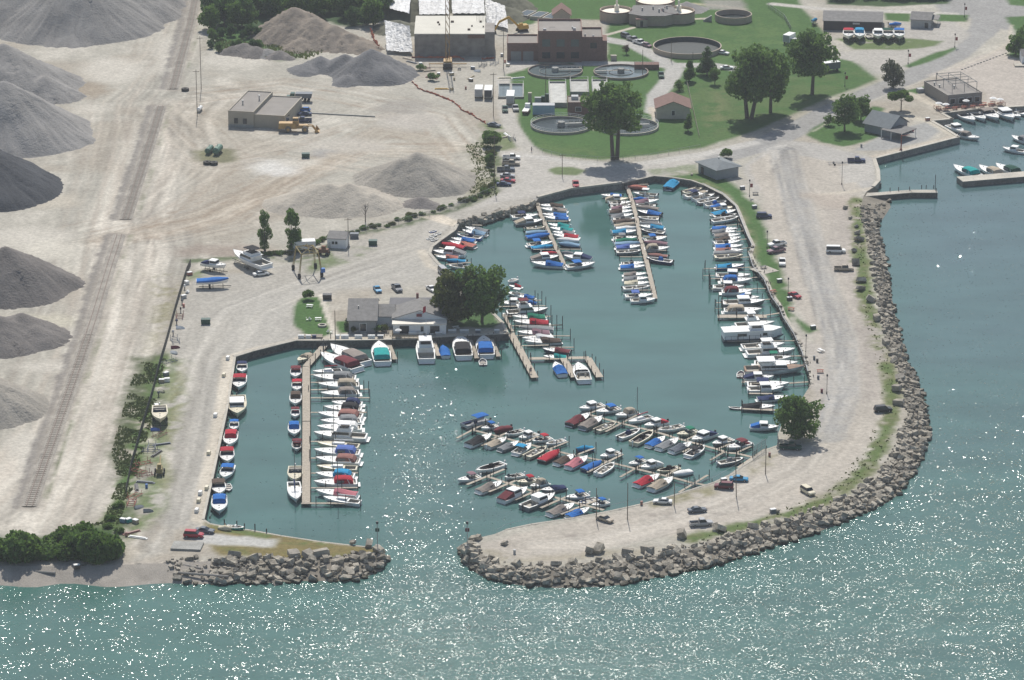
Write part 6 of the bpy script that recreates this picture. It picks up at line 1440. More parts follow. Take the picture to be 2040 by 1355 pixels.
for x in (1.0, 4.2, 7.2, 10): B.win(x, x+1.7, .9, 2.6, 0); B.win
p = MB(); 
for x in (3, 7.5, 12):
    for y in (3, 10, 16): p.tube((x, y, 3.7), (x, y, 6.9), .09, 4)
    p.tube((x, 3, 6.9), (x, 16, 6.9), .09, 4)
for y in (3, 6.5, 10, 13, 16): p.tube((3, y, 6.95), (12, y, 6.95), .08, 4)
p.build('pergola', mat('steel_blue_paint', (.14,.17,.19), .6), B.o); B.vent(6, 8, 3.7, .8); B.vent(1.5, 14, 3.7, .7); B.vent(2, 11, 3.7, .6); B.unit(-1, 19.8, -.1, 2.2, 1.4)
B.b('terrace', WOOD, -5, 19, -5.2, -.1, -.05, .18)
def picnic(g_, rz, label, c, grp, top=None):
    r = thing('picnic_table', label, 'picnic table', g_, rz, grp); M_ = c; MB().fr(-.9, .9, -.38, .38, .7, .76).build('table_top', top or M_, r)
    for s in (1, -1): MB().fr(-.9, .9, s*.72-.14, s*.72+.14, .42, .47).build('bench', M_, r)
    m = MB(); 
    for x in (-.65, .65):
        m.tube((x, -.75, 0), (x, .3, .7), .045, 4); m.tube((x, .75, 0), (x, -.3, .7), .045, 4); m.tube((x, -.8, .4), (x, .8, .4), .04, 4)
    m.build('frame', M_, r); return r
def umb(g_, label, c, grp, h=2.3, r=1.3):
    t = thing('parasol', label, 'parasol', g_, 0, grp); MB().tube((0,0,0), (0,0,h), .04, 5).build('pole', STEEL, t); m = MB(); m.loft([[(rr*math.cos(k*.785), rr*math.sin(k*.785), z) for k in range(8)] for rr, z in ((r, h-.35), (r*.5, h-.05), (.05, h+.12))]); m.build('canopy', cm(c, 'cloth'), t)
rs = random.Random(8); mw = B.o.matrix_basis; fr_ = Matrix.Translation(B.o.location) @ Matrix.Rotation(B.o.rotation_euler.z, 4, 'Z')
for k in range(14):
    x = -4+k*1.65; y = -3.9 if k % 2 else -1.9; v = fr_ @ Vector((x, y, .18)); picnic(v, rs.uniform(-.3, .3), 'redwood table on the restaurant terrace, %s from the left' % ORD[k], TRED, 'restaurant terrace tables')
    if k in (0, 1, 12, 13, 6): umb(v+Vector((0,0,.0)), 'small white parasol on the restaurant terrace, above table number %s' % ORD[k], 'white', 'restaurant parasols')
m = MB(); q = [fr_ @ Vector(v) for v in ((-5,-.2,.2),(-5,-5.1,.2),(19,-5.1,.2),(19,-.2,.2))]; 
for a, b in zip(q, q[1:]):
    m.tube(a+Vector((0,0,.9)), b+Vector((0,0,.9)), .06, 4); m.tube(a+Vector((0,0,.5)), b+Vector((0,0,.5)), .05, 4)
    for k in range(int((b-a).length/2)+1): c_ = a.lerp(b, k*2/(b-a).length if (b-a).length > 0 else 0); m.tube(c_, c_+Vector((0,0,.95)), .05, 4)
tag(m.build('terrace_railing', TRED), 'low redwood railing round the restaurant terrace', 'railing')
B = Bd('porch_house', 'grey blue gabled house with a front porch on the corner lawn', 'house', (1722,262), (1772,273), 10); B.gable(0, B.W, 0, 10, 3.0, 3.0, BLUEW, MATS['blue_grey_shingle'], 'x', .6); B.b('porch_roof', ROOFG, B.W-2, B.W+6.5, -2.5, 6, 2.6, 2.8)
for x, y in ((B.W-1.8, -2.3), (B.W+2, -2.3), (B.W+6.2, -2.3), (B.W+6.2, 5.6)): B.b('porch_post', cm('white'), x, x+.18, y, y+.18, 0, 2.6)
# clubhouse
B = Bd('clubhouse', 'grey roofed clubhouse with white gabled wing and sliding doors', 'clubhouse', (695,663), (749,663), 18)
SID = mat('grey_siding', (.27,.28,.29), .8, var=.08); B.gable(0, B.W, 0, 17, 3.6, 2.7, SID, ROOFG, 'x', .5, .62); B.win(3.1, 4.8, .5, 2.7, 0, 'door'); B.vent(2.5, 6, 5.2, .4, .12)
st = MB(); [st.fr(3, 5, -1-k*.35, -.65-k*.35, -.05, .5-k*.15) for k in range(3)]; st.build('front_step', CONC2, B.o)
B.gable(B.W, B.W+4.8, 5, 15, 3.0, 1.8, WHITEW, ROOFG, 'x', .3, .5); x0 = B.W+4.8; x1 = x0+14.6
B.gable(x0, x1, 2.2, 12, 3.5, 2.3, WHITEW, ROOFG, 'y', .5); B.b('rear_wall', WHITEW, x0-1, x1, 12, 19, -.1, 3.5); B.b('rear_roof', ROOFD, x0-1.5, x1+.5, 11.6, 19.4, 3.5, 3.75)
B.b('sunroom_wall', WHITEW, x0, x1, -1.4, 2.2, -.1, 2.9); B.b('sunroom_roof', mat('white_roof_sheet', (.70,.66,.58), .6, var=.1), x0-.3, x1+.2, -1.8, 2.3, 2.9, 3.15)
for a, b, z0, z1 in ((x0+1.8, x0+4.4, .35, 2.5), (x1-4.4, x1-1.8, .35, 2.5)): B.win(a, b, z0, z1, -1.4, 'sliding_door')
B.win(x0+7.6, x0+8.4, .9, 2.4, -1.4); MB().fr(x0+6.4, x0+7.9, 1.6, 1.75, 4.1, 4.9).build('gable_emblem', mat('dark_red_emblem', (.22,.05,.06), .6), B.o); B.b('chimney', mat('dark_red_pipe', (.16,.04,.04), .6), x0+6.0, x0+6.7, 15, 15.7, 3.6, 6.4)
B.b('deck_floor', WOOD, x0-.2, x0+9, -5.6, -1.5, .2, .35)
m = MB(); dk = [(x0-.2,-1.6),(x0-.2,-5.6),(x0+6.8,-5.6)]; 
for (ax, ay), (bx, by) in zip(dk, dk[1:]):
    for z in (.75, 1.2): m.tube((ax, ay, z), (bx, by, z), .06, 4)
    n = int(math.hypot(bx-ax, by-ay)/1.2)+1
    for k in range(n+1): m.tube((ax+(bx-ax)*k/n, ay+(by-ay)*k/n, .2), (ax+(bx-ax)*k/n, ay+(by-ay)*k/n, 1.25), .05, 4)
m.build('deck_railing', mat('golden_timber', (.42,.32,.18), .8), B.o); m = MB(); [m.fr(x0+6.9, x0+9, -6.0-k*.3, -5.6-k*.3, -.05, .32-k*.09) for k in range(4)]; m.build('deck_stair', WOOD, B.o)
m = MB(); [m.tube((x, y, -.05), (x, y, 1.1), .05, 4) for x, y in ((B.W, -1.5), (B.W+1.5, -1.5), (B.W+3, -1.5), (B.W+3.6, 0), (B.W+3.2, 2), (B.W+2.8, 4))]; m.path([(B.W, -1.5, 1.1), (B.W+3, -1.5, 1.1), (B.W+3.6, 0, 1.1), (B.W+2.8, 5, 1.1)], .06, 4); m.build('side_railing', DSTEEL, B.o)
cf = Matrix.Translation(B.o.location); umb(cf @ Vector((x0+1.5, -3.6, .35)), 'white patio parasol on the clubhouse deck', 'white', None, 2.0, 1.0)
v = cf @ Vector((x0+11.5, -4.8, 0)); fp = thing('flagpole', 'tall flagpole with red flag in front of the clubhouse', 'flagpole', (v.x-2.3, v.y-1.2, LZ)); MB().tube((0,0,0),(0,0,10.2),.07,6,.04).build('pole', cm('white'), fp); MB().add([(0,0,9.9),(-.1,.1,8.1),(-.9,.15,7.6),(-.75,.1,9.5)],[(0,1,2,3)]).add([(0.03,.03,9.9),(-.07,.13,8.1),(-.87,.18,7.6),(-.72,.13,9.5)],[(3,2,1,0)]).build('flag', cm('red','cloth'), fp)
B = Bd('yard_shed', 'small white shed with grey lean-to roof at the yard edge', 'shed', (652,494), (689,496), 5); B.gable(0, B.W, 0, 5, 2.9, 1.1, WHITEW, ROOFG, 'x', .2, .8); B.win(1.4, 2.1, 1.3, 2.1, 0, fr=False); B.win(2.4, 3.1, 1.3, 2.1, 0, fr=False)
B = Bd('storage_trailer', 'old white storage trailer under the poplar', 'storage trailer', (584,502), (629,500), 3); B.b('box', cm('white', 'paint'), 0, B.W, 0, 3, .7, 3.0); [MB().tube((x, .1, .4), (x, .5, .4), .4, 10).build('wheel', TYRE, B.o) for x in (1.5, 5.0)]
B = Bd('channel_house', 'white building cut by the right edge beside the main road', 'house', (2036,128), (2075,128), 7); B.gable(0, B.W, 0, 7, 3, 1.4, WHITEW, ROOFG, 'x', .3); B.b('porch_slab', CONC, -3, B.W, -4, -.1, -.05, .5)
# ------------------------------------------------------------------ railway
def along(W, s):
    for a, b in zip(W, W[1:]):
        l = (b-a).length
        if s <= l: return a+(b-a)*(s/l), (b-a).normalized()
        s -= l
    return W[-1], (W[-1]-W[-2]).normalized()
def rail(label, pts, nslp):
    W = [P(*q) for q in pts]; o = W[0]; r = thing('railway_track', label, 'railway track', o, 0, 'railway tracks in the quarry'); T = sum((b-a).length for a, b in zip(W, W[1:]))
    bal = MB(); rg = []; N_ = 60
    for k in range(N_+1):
        p, d = along(W, T*k/N_); n = Vector((-d.y, d.x, 0)); q = p-o; rg.append([tuple(q+n*a+Vector((0,0,z))) for a, z in ((-2.1, -.05), (-1.5, .16), (1.5, .16), (2.1, -.05))])
    bal.loft(rg, cap=False, close=False); bal.build('ballast', mat('track_ballast', (.31,.285,.25), .95, var=.35, sc=.25, fine=3), r)
    for s in (-.72, .72):
        m = MB(); pp = []
        for k in range(N_+1):
            p, d = along(W, T*k/N_); n = Vector((-d.y, d.x, 0)); q = p-o+n*s; pp.append([tuple(q+n*a+Vector((0,0,z))) for a, z in ((-.07,.2),(.07,.2),(.07,.36),(-.07,.36))])
        m.loft(pp); m.build('rail', mat('rusty_rail', (.14,.10,.085), .6, .2), r)
    sm = MB().fr(-.13, .13, -1.25, 1.25, .12, .225); base = sm.build('sleeper', mat('dusty_sleeper', (.22,.195,.165), .9, var=.3), r); n = min(99, int(T/1.3))
    for k in range(n):
        p, d = along(W, T*(k+.5)/n if T/1.3 < 99 else 1.3*k); c = base if k == 0 else base.copy()
        if k: col.objects.link(c)
        c.location = p-o; c.rotation_euler.z = math.atan2(d.y, d.x)
rail('railway track running down the quarry on the left, lower stretch', [(58,1010),(100,890),(145,760),(185,640),(215,540),(238,468)], 99)
rail('railway track in the quarry, middle stretch between two crossings', [(250,438),(278,350),(303,270),(320,212)], 60)
rail('railway track in the quarry, far stretch at the top', [(344,178),(362,110),(378,50),(392,-20)], 60)

# ------------------------------------------------------------------ fences and nets
WIRE = mat('fence_wire', (.14,.14,.13), .6, .3)
def fence(name, label, pts, h, pm, wm, step=3.0, mesh=True, rails=1, z=LZ, bar=.25, pr=.05, cat='fence', grp=None):
    W = [P(*q, z) for q in pts]; o = W[0]; r = thing(name, label, cat, o, 0, grp); T = sum((b-a).length for a, b in zip(W, W[1:])); n = int(T/step)+1
    for k in range(min(n, 100)):
        p, d = along(W, T*k/(n-1) if n > 1 else 0); q = p-o; MB().tube((q.x, q.y, 0), (q.x, q.y, h), pr, 5).build('post', pm, r)
    m = MB()
    for k in range(rails): zz2 = h*(1-k*.45); m.path([tuple(p-o+Vector((0,0,zz2))) for p in W], .04, 4)
    m.build('top_rail', pm, r)
    if mesh:
        m = MB(); k = 0.0
        while k < T:
            p, d = along(W, k); q = p-o; m.tube((q.x, q.y, 0), (q.x, q.y, h), .022, 3); k += bar
        m.build('wire_mesh', wm, r)
    return r
fence('yard_fence', 'dark wire fence along the railway side of the marina yard', [(251,985),(262,930),(285,850),(303,790),(318,730),(330,690),(352,610),(372,545),(380,528)], 1.9, DSTEEL, WIRE, 3.4, True, 2, bar=.16)
fence('chain_link_fence', 'chain link fence behind the marina yard hedge', [(560,512),(640,505),(700,470),(800,446),(905,418),(962,392),(985,382)], 1.8, STEEL, WIRE, 4, True, 1)
fence('chain_link_fence', 'chain link fence along the front of the plant lawn', [(1062,300),(1120,316),(1200,322),(1280,318),(1395,297)], 1.5, STEEL, WIRE, 4, True, 1, bar=.5)
fence('timber_edging', 'grey sloping timber fence dividing the plant lawn from the park', [(1393,275),(1384,235),(1375,195),(1367,160)], 1.0, WOOD, WOOD, 2.5, True, 2, bar=.6)
fence('chain_link_fence', 'chain link fence running back past the digesters', [(1576,62),(1562,38),(1530,15)], 1.8, STEEL, WIRE, 4, True, 2, bar=.4)
fence('harbour_railing', 'thin white railing above the water along the long spit', [(990,1064),(1007,1054),(1058,1041),(1145,1028),(1230,1012),(1290,1000),(1425,958),(1500,915)], 1.2, cm('silver'), WIRE, 5, False, 1, pr=.03)
fence('chain_link_gate', 'wire gate fence beside the round tree and green pickup', [(1549,866),(1549,890),(1597,894)], 2.0, STEEL, WIRE, 2.5, True, 2)
fence('chain_link_gate', 'wire gate at the shore end of the upper finger dock', [(1500,912),(1525,896)], 3.0, STEEL, WIRE, 2, True, 2)
def net(label, pts, h=1.1):
    W = [P(*q) for q in pts]; o = W[0]; m = MB(); rs = random.Random(len(pts)); T = sum((b-a).length for a, b in zip(W, W[1:])); rg = []; n = int(T/.8)
    for k in range(n+1):
        p, d = along(W, T*k/n); q = p-o; s = rs.uniform(.5, 1.1); nn = Vector((-d.y, d.x, 0)); a = rs.uniform(-.5, .5); rg.append([(q.x, q.y, 0), (q.x+nn.x*a, q.y+nn.y*a, h*s), (q.x+nn.x*(a+.05), q.y+nn.y*(a+.05), h*s), (q.x+nn.x*.05, q.y+nn.y*.05, 0)])
    m.loft(rg); x = m.build('orange_netting', mat('orange_red_net', (.5,.14,.08), .8, var=.25), None); x.location = o; tag(x, label, 'safety netting')
net('sagging orange red safety net below the construction site', [(821,163),(835,178),(870,190),(905,205),(920,220),(945,232),(968,247)], .7); net('orange red net along the foot of the raw concrete box', [(820,115),(870,116),(915,115),(925,120)], .7); net('orange red net strip at the woods edge above the tan heap', [(738,60),(744,80),(755,100)], 1.6); net('short orange net right of the raw concrete box', [(960,119),(985,117)], .7)

# ------------------------------------------------------------------ plastic sheets on the bank
PLS = mat('white_plastic_sheet', (.60,.61,.62), .5, var=.3, sc=.4, bump=.35, fine=1.2)
def sheet(label, quad, hs, seed):
    n = 16; a, b, c, d = [P(q[0], q[1]) for q in quad]; o = a.copy(); rs = np.random.RandomState(seed); m = MB(); vs = []
    for i in range(n+1):
        for j in range(n+1):
            u, v = i/n, j/n; p = a.lerp(b, u).lerp(d.lerp(c, u), v); z = (hs[0]*(1-u)+hs[1]*u)*(1-v)+(hs[3]*(1-u)+hs[2]*u)*v+rs.rand()*.35
            vs.append((p.x-o.x+rs.rand()*.3, p.y-o.y+rs.rand()*.3, z+.15))
    m.add(vs, [(i*(n+1)+j, i*(n+1)+j+1, (i+1)*(n+1)+j+1, (i+1)*(n+1)+j) for i in range(n) for j in range(n)]); x = m.build('plastic_sheet', PLS, None, smooth=True); x.location = o; tag(x, label, 'plastic sheet', 'plastic sheets on the bank')
sheet('white plastic sheet left of the raw concrete box', [(770,108),(822,112),(815,92),(765,80)], (1,1,7,7), 1)
sheet('large white plastic sheet behind the crane', [(835,52),(895,52),(890,10),(830,10)], (4,4,11,11), 2)
sheet('white plastic sheet behind the right end of the concrete box', [(900,50),(965,50),(960,8),(900,8)], (4,4,11,11), 3)
sheet('white plastic sheet hanging at the top above the tan heap', [(775,40),(815,50),(820,10),(780,5)], (4,4,9,9), 4)
sheet('crumpled grey plastic sheet beside the excavator', [(968,52),(1012,64),(1005,40),(965,30)], (1,1,5,6), 5)

# ------------------------------------------------------------------ machines
YEL = cm('yellow', 'paint'); OCH = mat('ochre_paint', (.45,.28,.10), .6, var=.2)
cr = thing('mobile_crane', 'yellow lattice crane standing in front of the concrete box', 'crane', P(892,134), R(90))
for s in (-1.3, 1.3): MB().fr(-3.2, 3.2, s-.35, s+.35, 0, .9, a=.3, b=.3).build('crawler_track', TYRE, cr)
MB().fr(-3.4, 1.4, -1.5, 1.5, 1.0, 2.9, a=.2, b=.4, c=.1).build('engine_house', OCH, cr); MB().fr(1.2, 2.7, -1.5, -.3, 1.0, 3.0, b=.5, c=.1).build('cab', OCH, cr); MB().fr(-4.2, -3.3, -1.4, 1.4, 1.0, 2.4).build('counterweight', DSTEEL, cr)
m = MB(); H0, H1 = 2.2, 44; 
for k in range(15):
    z0, z1 = H0+(H1-H0)*k/15, H0+(H1-H0)*(k+1)/15; x0, x1 = 1.6+z0*.05, 1.6+z1*.05; w0 = .65
    for sx in (-w0, w0):
        for sy in (-w0, w0): m.tube((x0+sx, sy, z0), (x1+sx, sy, z1), .11, 4)
    for s in (-w0, w0): m.tube((x0-w0, s, z0), (x1+w0, s, z1), .06, 4); m.tube((x0+s, -w0, z0), (x1+s, w0, z1), .06, 4)
m.build('lattice_boom', OCH, cr); m = MB(); [m.tube((-2.5, s, 2.9), (3.8, s*.5, 43.5), .04, 4) for s in (-.8, .8)]; m.tube((0, 0, 2.9), (-1.4, 0, 9), .12, 4); m.build('boom_cable', DSTEEL, cr)
for s in (-1, 1): MB().fr(.5, .8, s*6.6 if s < 0 else 1.6, -1.6 if s < 0 else 6.6, .9, 1.2).build('outrigger', OCH, cr)
ex = thing('excavator', 'yellow excavator with raised arm beside the concrete box', 'excavator', P(1040,62), R(200))
for s in (-1.1, 1.1): MB().fr(-2, 2, s-.3, s+.3, 0, .9, a=.3, b=.3).build('crawler_track', TYRE, ex)
MB().fr(-2.2, 1.4, -1.4, 1.4, 1, 2.4, a=.2, b=.2, c=.1).build('body', YEL, ex); MB().fr(0, 1.5, .3, 1.35, 1.1, 3.2, a=.1, b=.3, c=.1).build('cab', YEL, ex)
m = MB(); m.path([(1.2,0,1.8),(5,0,5.6),(8.6,0,4.2)], .42, 6); m.build('boom', YEL, ex); MB().path([(8.5,0,4.4),(10.6,0,.9)], .32, 6).build('arm', YEL, ex); MB().fr(9.9, 11.3, -.6, .6, .1, 1.1, a=.3).build('bucket', DSTEEL, ex)
lo = thing('wheel_loader', 'big yellow wheel loader parked at the quarry office', 'loader', P(588,262), R(0))
MB().fr(-5.4, .6, -1.4, 1.4, 1.2, 3.1, a=.2, b=.2, c=.15).build('engine_body', OCH, lo); MB().fr(-.8, 1.3, -.9, .9, 2.6, 4.7, a=.15, b=.25, c=.1).build('cab', OCH, lo); MB().fr(-.62, 1.1, -.82, .82, 3.5, 4.4, c=-.06).build('cab_window', GLASS, lo); MB().fr(.6, 4.2, -1.0, 1.0, 1.2, 2.3, c=.1).build('front_frame', OCH, lo)
for x in (-2.2, 3.3):
    for s in (-1, 1): o = MB().tube((x, s*1.1, 1.05), (x, s*1.9, 1.05), 1.05, 14).build('wheel', mat('dusty_tyre', (.17,.155,.14), .95), lo); MB().tube((x, s*1.88, 1.05), (x, s*1.95, 1.05), .5, 10).build('rim', OCH, o)
for s in (-.8, .8): MB().path([(2.8, s, 2.2), (5.6, s, 2.0), (6.6, s, .8)], .2, 5).build('lift_arm', OCH, lo)
MB().add([(6.4,-1.9,.1),(8,-1.9,.15),(6.9,-1.9,1.7),(6.4,1.9,.1),(8,1.9,.15),(6.9,1.9,1.7)], [(0,1,2),(5,4,3),(0,3,4,1),(2,5,3,0)]).build('bucket', OCH, lo)
dt = thing('dump_truck', 'dark green dump truck behind the quarry office', 'truck', P(597,202), R(178))
MB().fr(-1.2, 4.2, -1.25, 1.25, .9, 1.4).build('chassis', DSTEEL, dt); MB().fr(1.6, 3.4, -1.2, 1.2, 1.2, 3.0, b=.4, c=.1).build('cab', cm('darkgreen','paint'), dt); MB().fr(3.2, 4.5, -1.0, 1.0, 1.1, 2.0, b=.2).build('bonnet', cm('darkgreen','paint'), dt); MB().fr(-4, 1.4, -1.3, 1.3, 1.4, 3.0, a=-.3, b=.1, c=-.1).build('tipper_body', cm('slate'), dt)
for x in (-3, -1.8, 3.3):
    for s in (-1, 1): MB().tube((x, s*.9, .5), (x, s*1.3, .5), .5, 10).build('wheel', TYRE, dt)
def boxtruck(label, px, py, L, c, cab=True, name='box_trailer', cat='trailer', ang=88, h=3.4, w=1.3):
    r = thing(name, label, cat, P(px, py), R(ang)); MB().fr(-L/2, L/2, -w, w, .9, h).build('box', c, r); MB().fr(-L/2-.02, L/2+.02, -w-.02, w+.02, h, h+.06).build('roof', cm('white'), r)
    MB().fr(-L/2-.04, -L/2, -w+.1, w-.1, 1, h-.15).build('rear_door_or_shade', mat('open_rear_shade', (.06,.06,.07)) if 'open' in label else cm('silver'), r)  # an open rear is a panel painted dark for the shade inside
    for x in (-L/2+1.2, L/2-1.2):
        for s in (-1, 1): MB().tube((x, s*(w-.3), .48), (x, s*w, .48), .48, 10).build('wheel', TYRE, r)
    if cab: MB().fr(L/2+.1, L/2+2, -w*.9, w*.9, .6, 2.6, b=.4, c=.1).build('cab', cm('white','paint'), r)
boxtruck('white box trailer, leftmost of the trailers at the building site', 954, 193, 6, cm('white','paint'), False); boxtruck('white box trailer with open dark rear at the building site', 973, 194, 6.5, cm('white','paint'), False); boxtruck('white box truck parked behind the pickups on the plant drive', 1017, 205, 7.5, cm('white','paint'), True, 'box_truck', 'truck')
boxtruck('red flatbed truck beside the blue grey container', 1048, 226, 4.5, cm('red','paint'), True, 'flatbed_truck', 'truck', 80, 1.3, 1.0); boxtruck('long covered trailer in the shade of the spreading park tree', 1640, 143, 12, cm('slate'), False, 'box_trailer', 'trailer', 24, 3.2); boxtruck('white trailer left of the spreading park tree', 1572, 86, 5, cm('white','paint'), False, 'box_trailer', 'trailer', 60)
B = Bd('shipping_container', 'pale blue grey container beside the brick pump house', 'container', (1061,229), (1105,229), 3.2); B.b('box', cm('paleblue','paint'), 0, B.W, 0, 3.2, .1, 3.2); B.b('roof', cm('silver'), -.02, B.W+.02, -.02, 3.22, 3.2, 3.27)
B = Bd('switchgear_cabinet', 'cluster of grey and green electrical cabinets beside the aeration basin', 'cabinet', (1052,205), (1094,205), 2.5); 
for x, w_, h_, c in ((0,1.2,3.4,'tan'),(2.2,2.6,1.8,'silver'),(4.4,1.2,2.2,'darkgreen'),(5.6,1.4,3.0,'darkgreen')): B.b('cabinet', cm(c), x, x+w_, 0, 1.2, -.05, h_)
# lattice hoist and yellow hauler in the yard
gt = thing('boat_hoist', 'tall yellow lattice boat hoist on four wheels beside the shed', 'boat hoist', P(615,548), R(15)); m = MB()
for x, y in ((-3.2,-2.6),(3.2,-2.6),(-3.2,6),(3.2,6)):
    m.tube((x, y, .5), (x*.75, y*.9, 7.2), .13, 4); m.tube((x*1.12, y, .5), (x*.8, y*.9, 7.2), .1, 4)
m.path([(-2.5,-2.3,7.2),(2.5,-2.3,7.2),(2.5,5.4,7.2),(-2.5,5.4,7.2),(-2.5,-2.3,7.2)], .16, 4); m.tube((-2.5,-2.3,7.2),(2.5,5.4,7.2),.1,4); m.tube((2.5,-2.3,7.2),(-2.5,5.4,7.2),.1,4); m.tube((0,-2.3,7.2),(0,1.5,9),.1,4); m.tube((0,5.4,7.2),(0,1.5,9),.1,4); m.build('frame', mat('faded_yellow', (.34,.27,.12), .7), gt)
for x, y in ((-3.3,-2.6),(3.3,-2.6),(-3.3,6),(3.3,6)): MB().tube((x-.35, y, .75), (x+.35, y, .75), .75, 12).build('wheel', TYRE, gt)
MB().fr(3.0, 4.2, -3.2, -2, 1.4, 2.6).build('winch_drum', cm('blue'), gt)
def hauler(label, px, py, ang, c, name='boat_hauler'):
    r = thing(name, label, 'tractor', P(px, py), R(ang)); MB().fr(-1.6, 1.6, -.8, .8, .8, 1.9, a=.2, b=.2, c=.1).build('body', c, r); MB().fr(-.6, .6, -.5, .5, 1.9, 2.8).build('cab', c, r); MB().tube((1.4, 0, 1.6), (6.2, 0, 2.6), .2, 5).build('boom', c, r)
    for x in (-1.2, 1.3):
        for s in (-1, 1): MB().tube((x, s*.9, .55), (x, s*1.3, .55), .55, 10).build('wheel', TYRE, r)
hauler('yellow boat hauler with long boom on the grassy yard strip', 318, 945, 92, mat('faded_yellow', (.34,.27,.12), .7)); hauler('rusty tractor crane beside the small white shed', 645, 508, 170, mat('rust_brown', (.20,.10,.06), .8))
def cylt(label, px, py, ang, L, r_, m_, m2, name='fuel_tank', grp=None, cat='tank'):
    t = thing(name, label, cat, P(px, py), R(ang), grp); rg = []
    for x, k in ((-L/2-.25,.55),(-L/2,1),(L/2,1),(L/2+.25,.55)): rg.append([(x, r_*k*math.cos(q*.524), r_+.4+r_*k*math.sin(q*.524)) for q in range(12)])
    MB().loft(rg).build('shell', m_, t); [MB().fr(x-.15, x+.15, -r_*.8, r_*.8, 0, .6).build('cradle', m2, t) for x in (-L*.3, L*.3)]; MB().tube((0,0,2*r_+.3),(0,0,2*r_+1.2),.07,5).build('vent_pipe', STEEL, t)
TG = mat('green_tank_paint', (.10,.20,.15), .5); cylt('green fuel tank, left one on the weedy quarry island', 417, 305, 78, 4.5, .9, TG, CONC2, grp='fuel tanks'); cylt('larger green fuel tank, right one on the weedy quarry island', 434, 306, 78, 5, 1.1, TG, CONC2, grp='fuel tanks'); cylt('white propane tank at the foot of the quarry pole', 398, 222, 80, 3.4, .65, cm('white'), CONC2, 'propane_tank')
for k, (x, y) in enumerate(((413,327),(426,328),(369,181))): m = ring(MB(), .5, 1.3, 0, .9, 16); o = m.build('loader_tyre', TYRE, None); o.location = P(x, y); tag(o, ('big black tyre lying in front of the fuel tanks, %s' % ('left one','right one')[k]) if k < 2 else 'lone black tyre lying beside the railway crossing', 'tyre')
def dumpster(label, px, py, c, ang=0): t = thing('dumpster', label, 'dumpster', P(px, py), R(ang)); MB().fr(-1.2, 1.2, -.8, .8, .1, 1.4, a=-.1, b=-.1, c=-.15).build('bin', c, t); [MB().fr(x, x+1.2, -.9, .9, 1.4, 1.5).build('lid', c, t) for x in (-1.25, .05)]
DGR = cm('darkgreen'); dumpster('dark green dumpster alone in the marina yard', 410, 645, DGR); dumpster('dark green dumpster on the grass right of the white shed', 743, 488, DGR); dumpster('dark green dumpster in the middle of the quarry floor', 609, 314, DGR, 5); dumpster('grey bin with white lid behind the shed lawn', 706, 474, cm('slate')); dumpster('dark barbecue trailer beside the clubhouse path', 652, 596, cm('black'))

# ------------------------------------------------------------------ poles and lamps
def upole(px, py, h, label, arms=1, sh=0, grp=None):
    t = thing('utility_pole', label, 'utility pole', P(px, py), R(10), grp); MB().tube((0,0,-.2),(sh,0,h),.12,7,.09).build('pole', mat('pole_timber', (.17,.14,.11), .9), t)
    for k in range(arms): MB().fr(-1.1, 1.1, -.07, .07, h-.7-k*.8, h-.55-k*.8).build('cross_arm', mat('pole_timber', (.17,.14,.11), .9), t)
upole(401,178,18.5,'tall utility pole, right one of the pair by the railway crossing'); upole(393,232,16,'utility pole with blue box by the propane tank'); upole(983,232,15,'tall utility pole at the plant driveway beside the box trailers'); upole(985,375,17,'tall utility pole beside the row of parked cars'); upole(1188,1035,8.2,'lone timber pole on the long spit beside the beige sedan',0); upole(1250,1035,9.5,'timber pole with lamp near the middle of the long spit',0); upole(1467,990,11,'leaning timber pole in front of the maroon suv',0,-.4); upole(1525,945,7,'timber pole behind the spit near the workboat',0); upole(1343,1008,6,'thin dark pole right of the white sedan on the spit',0); upole(694,495,9.5,'utility pole beside the small white shed',1); upole(1003,137,14,'utility pole beside the brick garage doors',1); upole(1087,208,14,'grey utility pole beside the aeration basins',1); upole(1120,352,7.5,'utility pole on the little grass island',1); upole(1280,150,9,'dark pole in front of the far right clarifier',0); upole(1380,137,6,'thin pole beside the largest round tank',0); upole(1337,122,7,'lamp pole with globe below the largest round tank',0); upole(668,677,8.5,'flag mast on the terrace near the west dock',0)
def lamp(px, py, h, label, banner=True, grp='lamp posts of the marina'):
    t = thing('lamp_post', label, 'lamp post', P(px, py), 0, grp); MB().tube((0,0,0),(0,0,h),.08,6,.06).tube((0,0,0),(0,0,.6),.16,6).build('post', DSTEEL, t); MB().fr(-.25, .25, -.25, .25, h, h+.55, a=.08, b=.08, c=.08).build('lantern', DSTEEL, t)
    if banner: MB().fr(.15, .95, -.03, .03, h-2, h-.8).build('banner', mat('red_banner', (.28,.05,.05), .8), t)
for k, (x, y, h, b) in enumerate(((1921,34,4.6,True),(1902,95,4.6,True),(1809,128,4.6,True),(1683,173,4.6,True),(1493,392,5,True),(1528,495,5,False),(1570,590,5,False),(1605,715,6.5,False),(1647,785,5,False),(1677,368,7,False),(1866,165,3,False))):
    lamp(x, y, h, '%s lamp post from the far end, along the main road and east shore' % ORD[k].capitalize(), b)
for k, (x, y) in enumerate(((931,1092),(752,1092))):
    t = thing('harbour_light', '%s navigation light post at the %s tip of the harbour entrance' % (('red','green')[k], ('right','left')[k]), 'navigation light', P(x, y), 0); MB().tube((0,0,-.5),(0,0,6.2),.1,6).build('post', STEEL, t); MB().tube((0,0,6.2),(0,0,6.8),.28,8).build('lantern', DSTEEL, t); MB().fr(-.5, .5, -.05, .05, 4.2, 5.1).build('day_mark', cm('maroon' if k == 0 else 'darkgreen'), t); MB().tube((0,0,-.6),(0,0,.8),.9,8,.6).build('footing', CONC2, t)
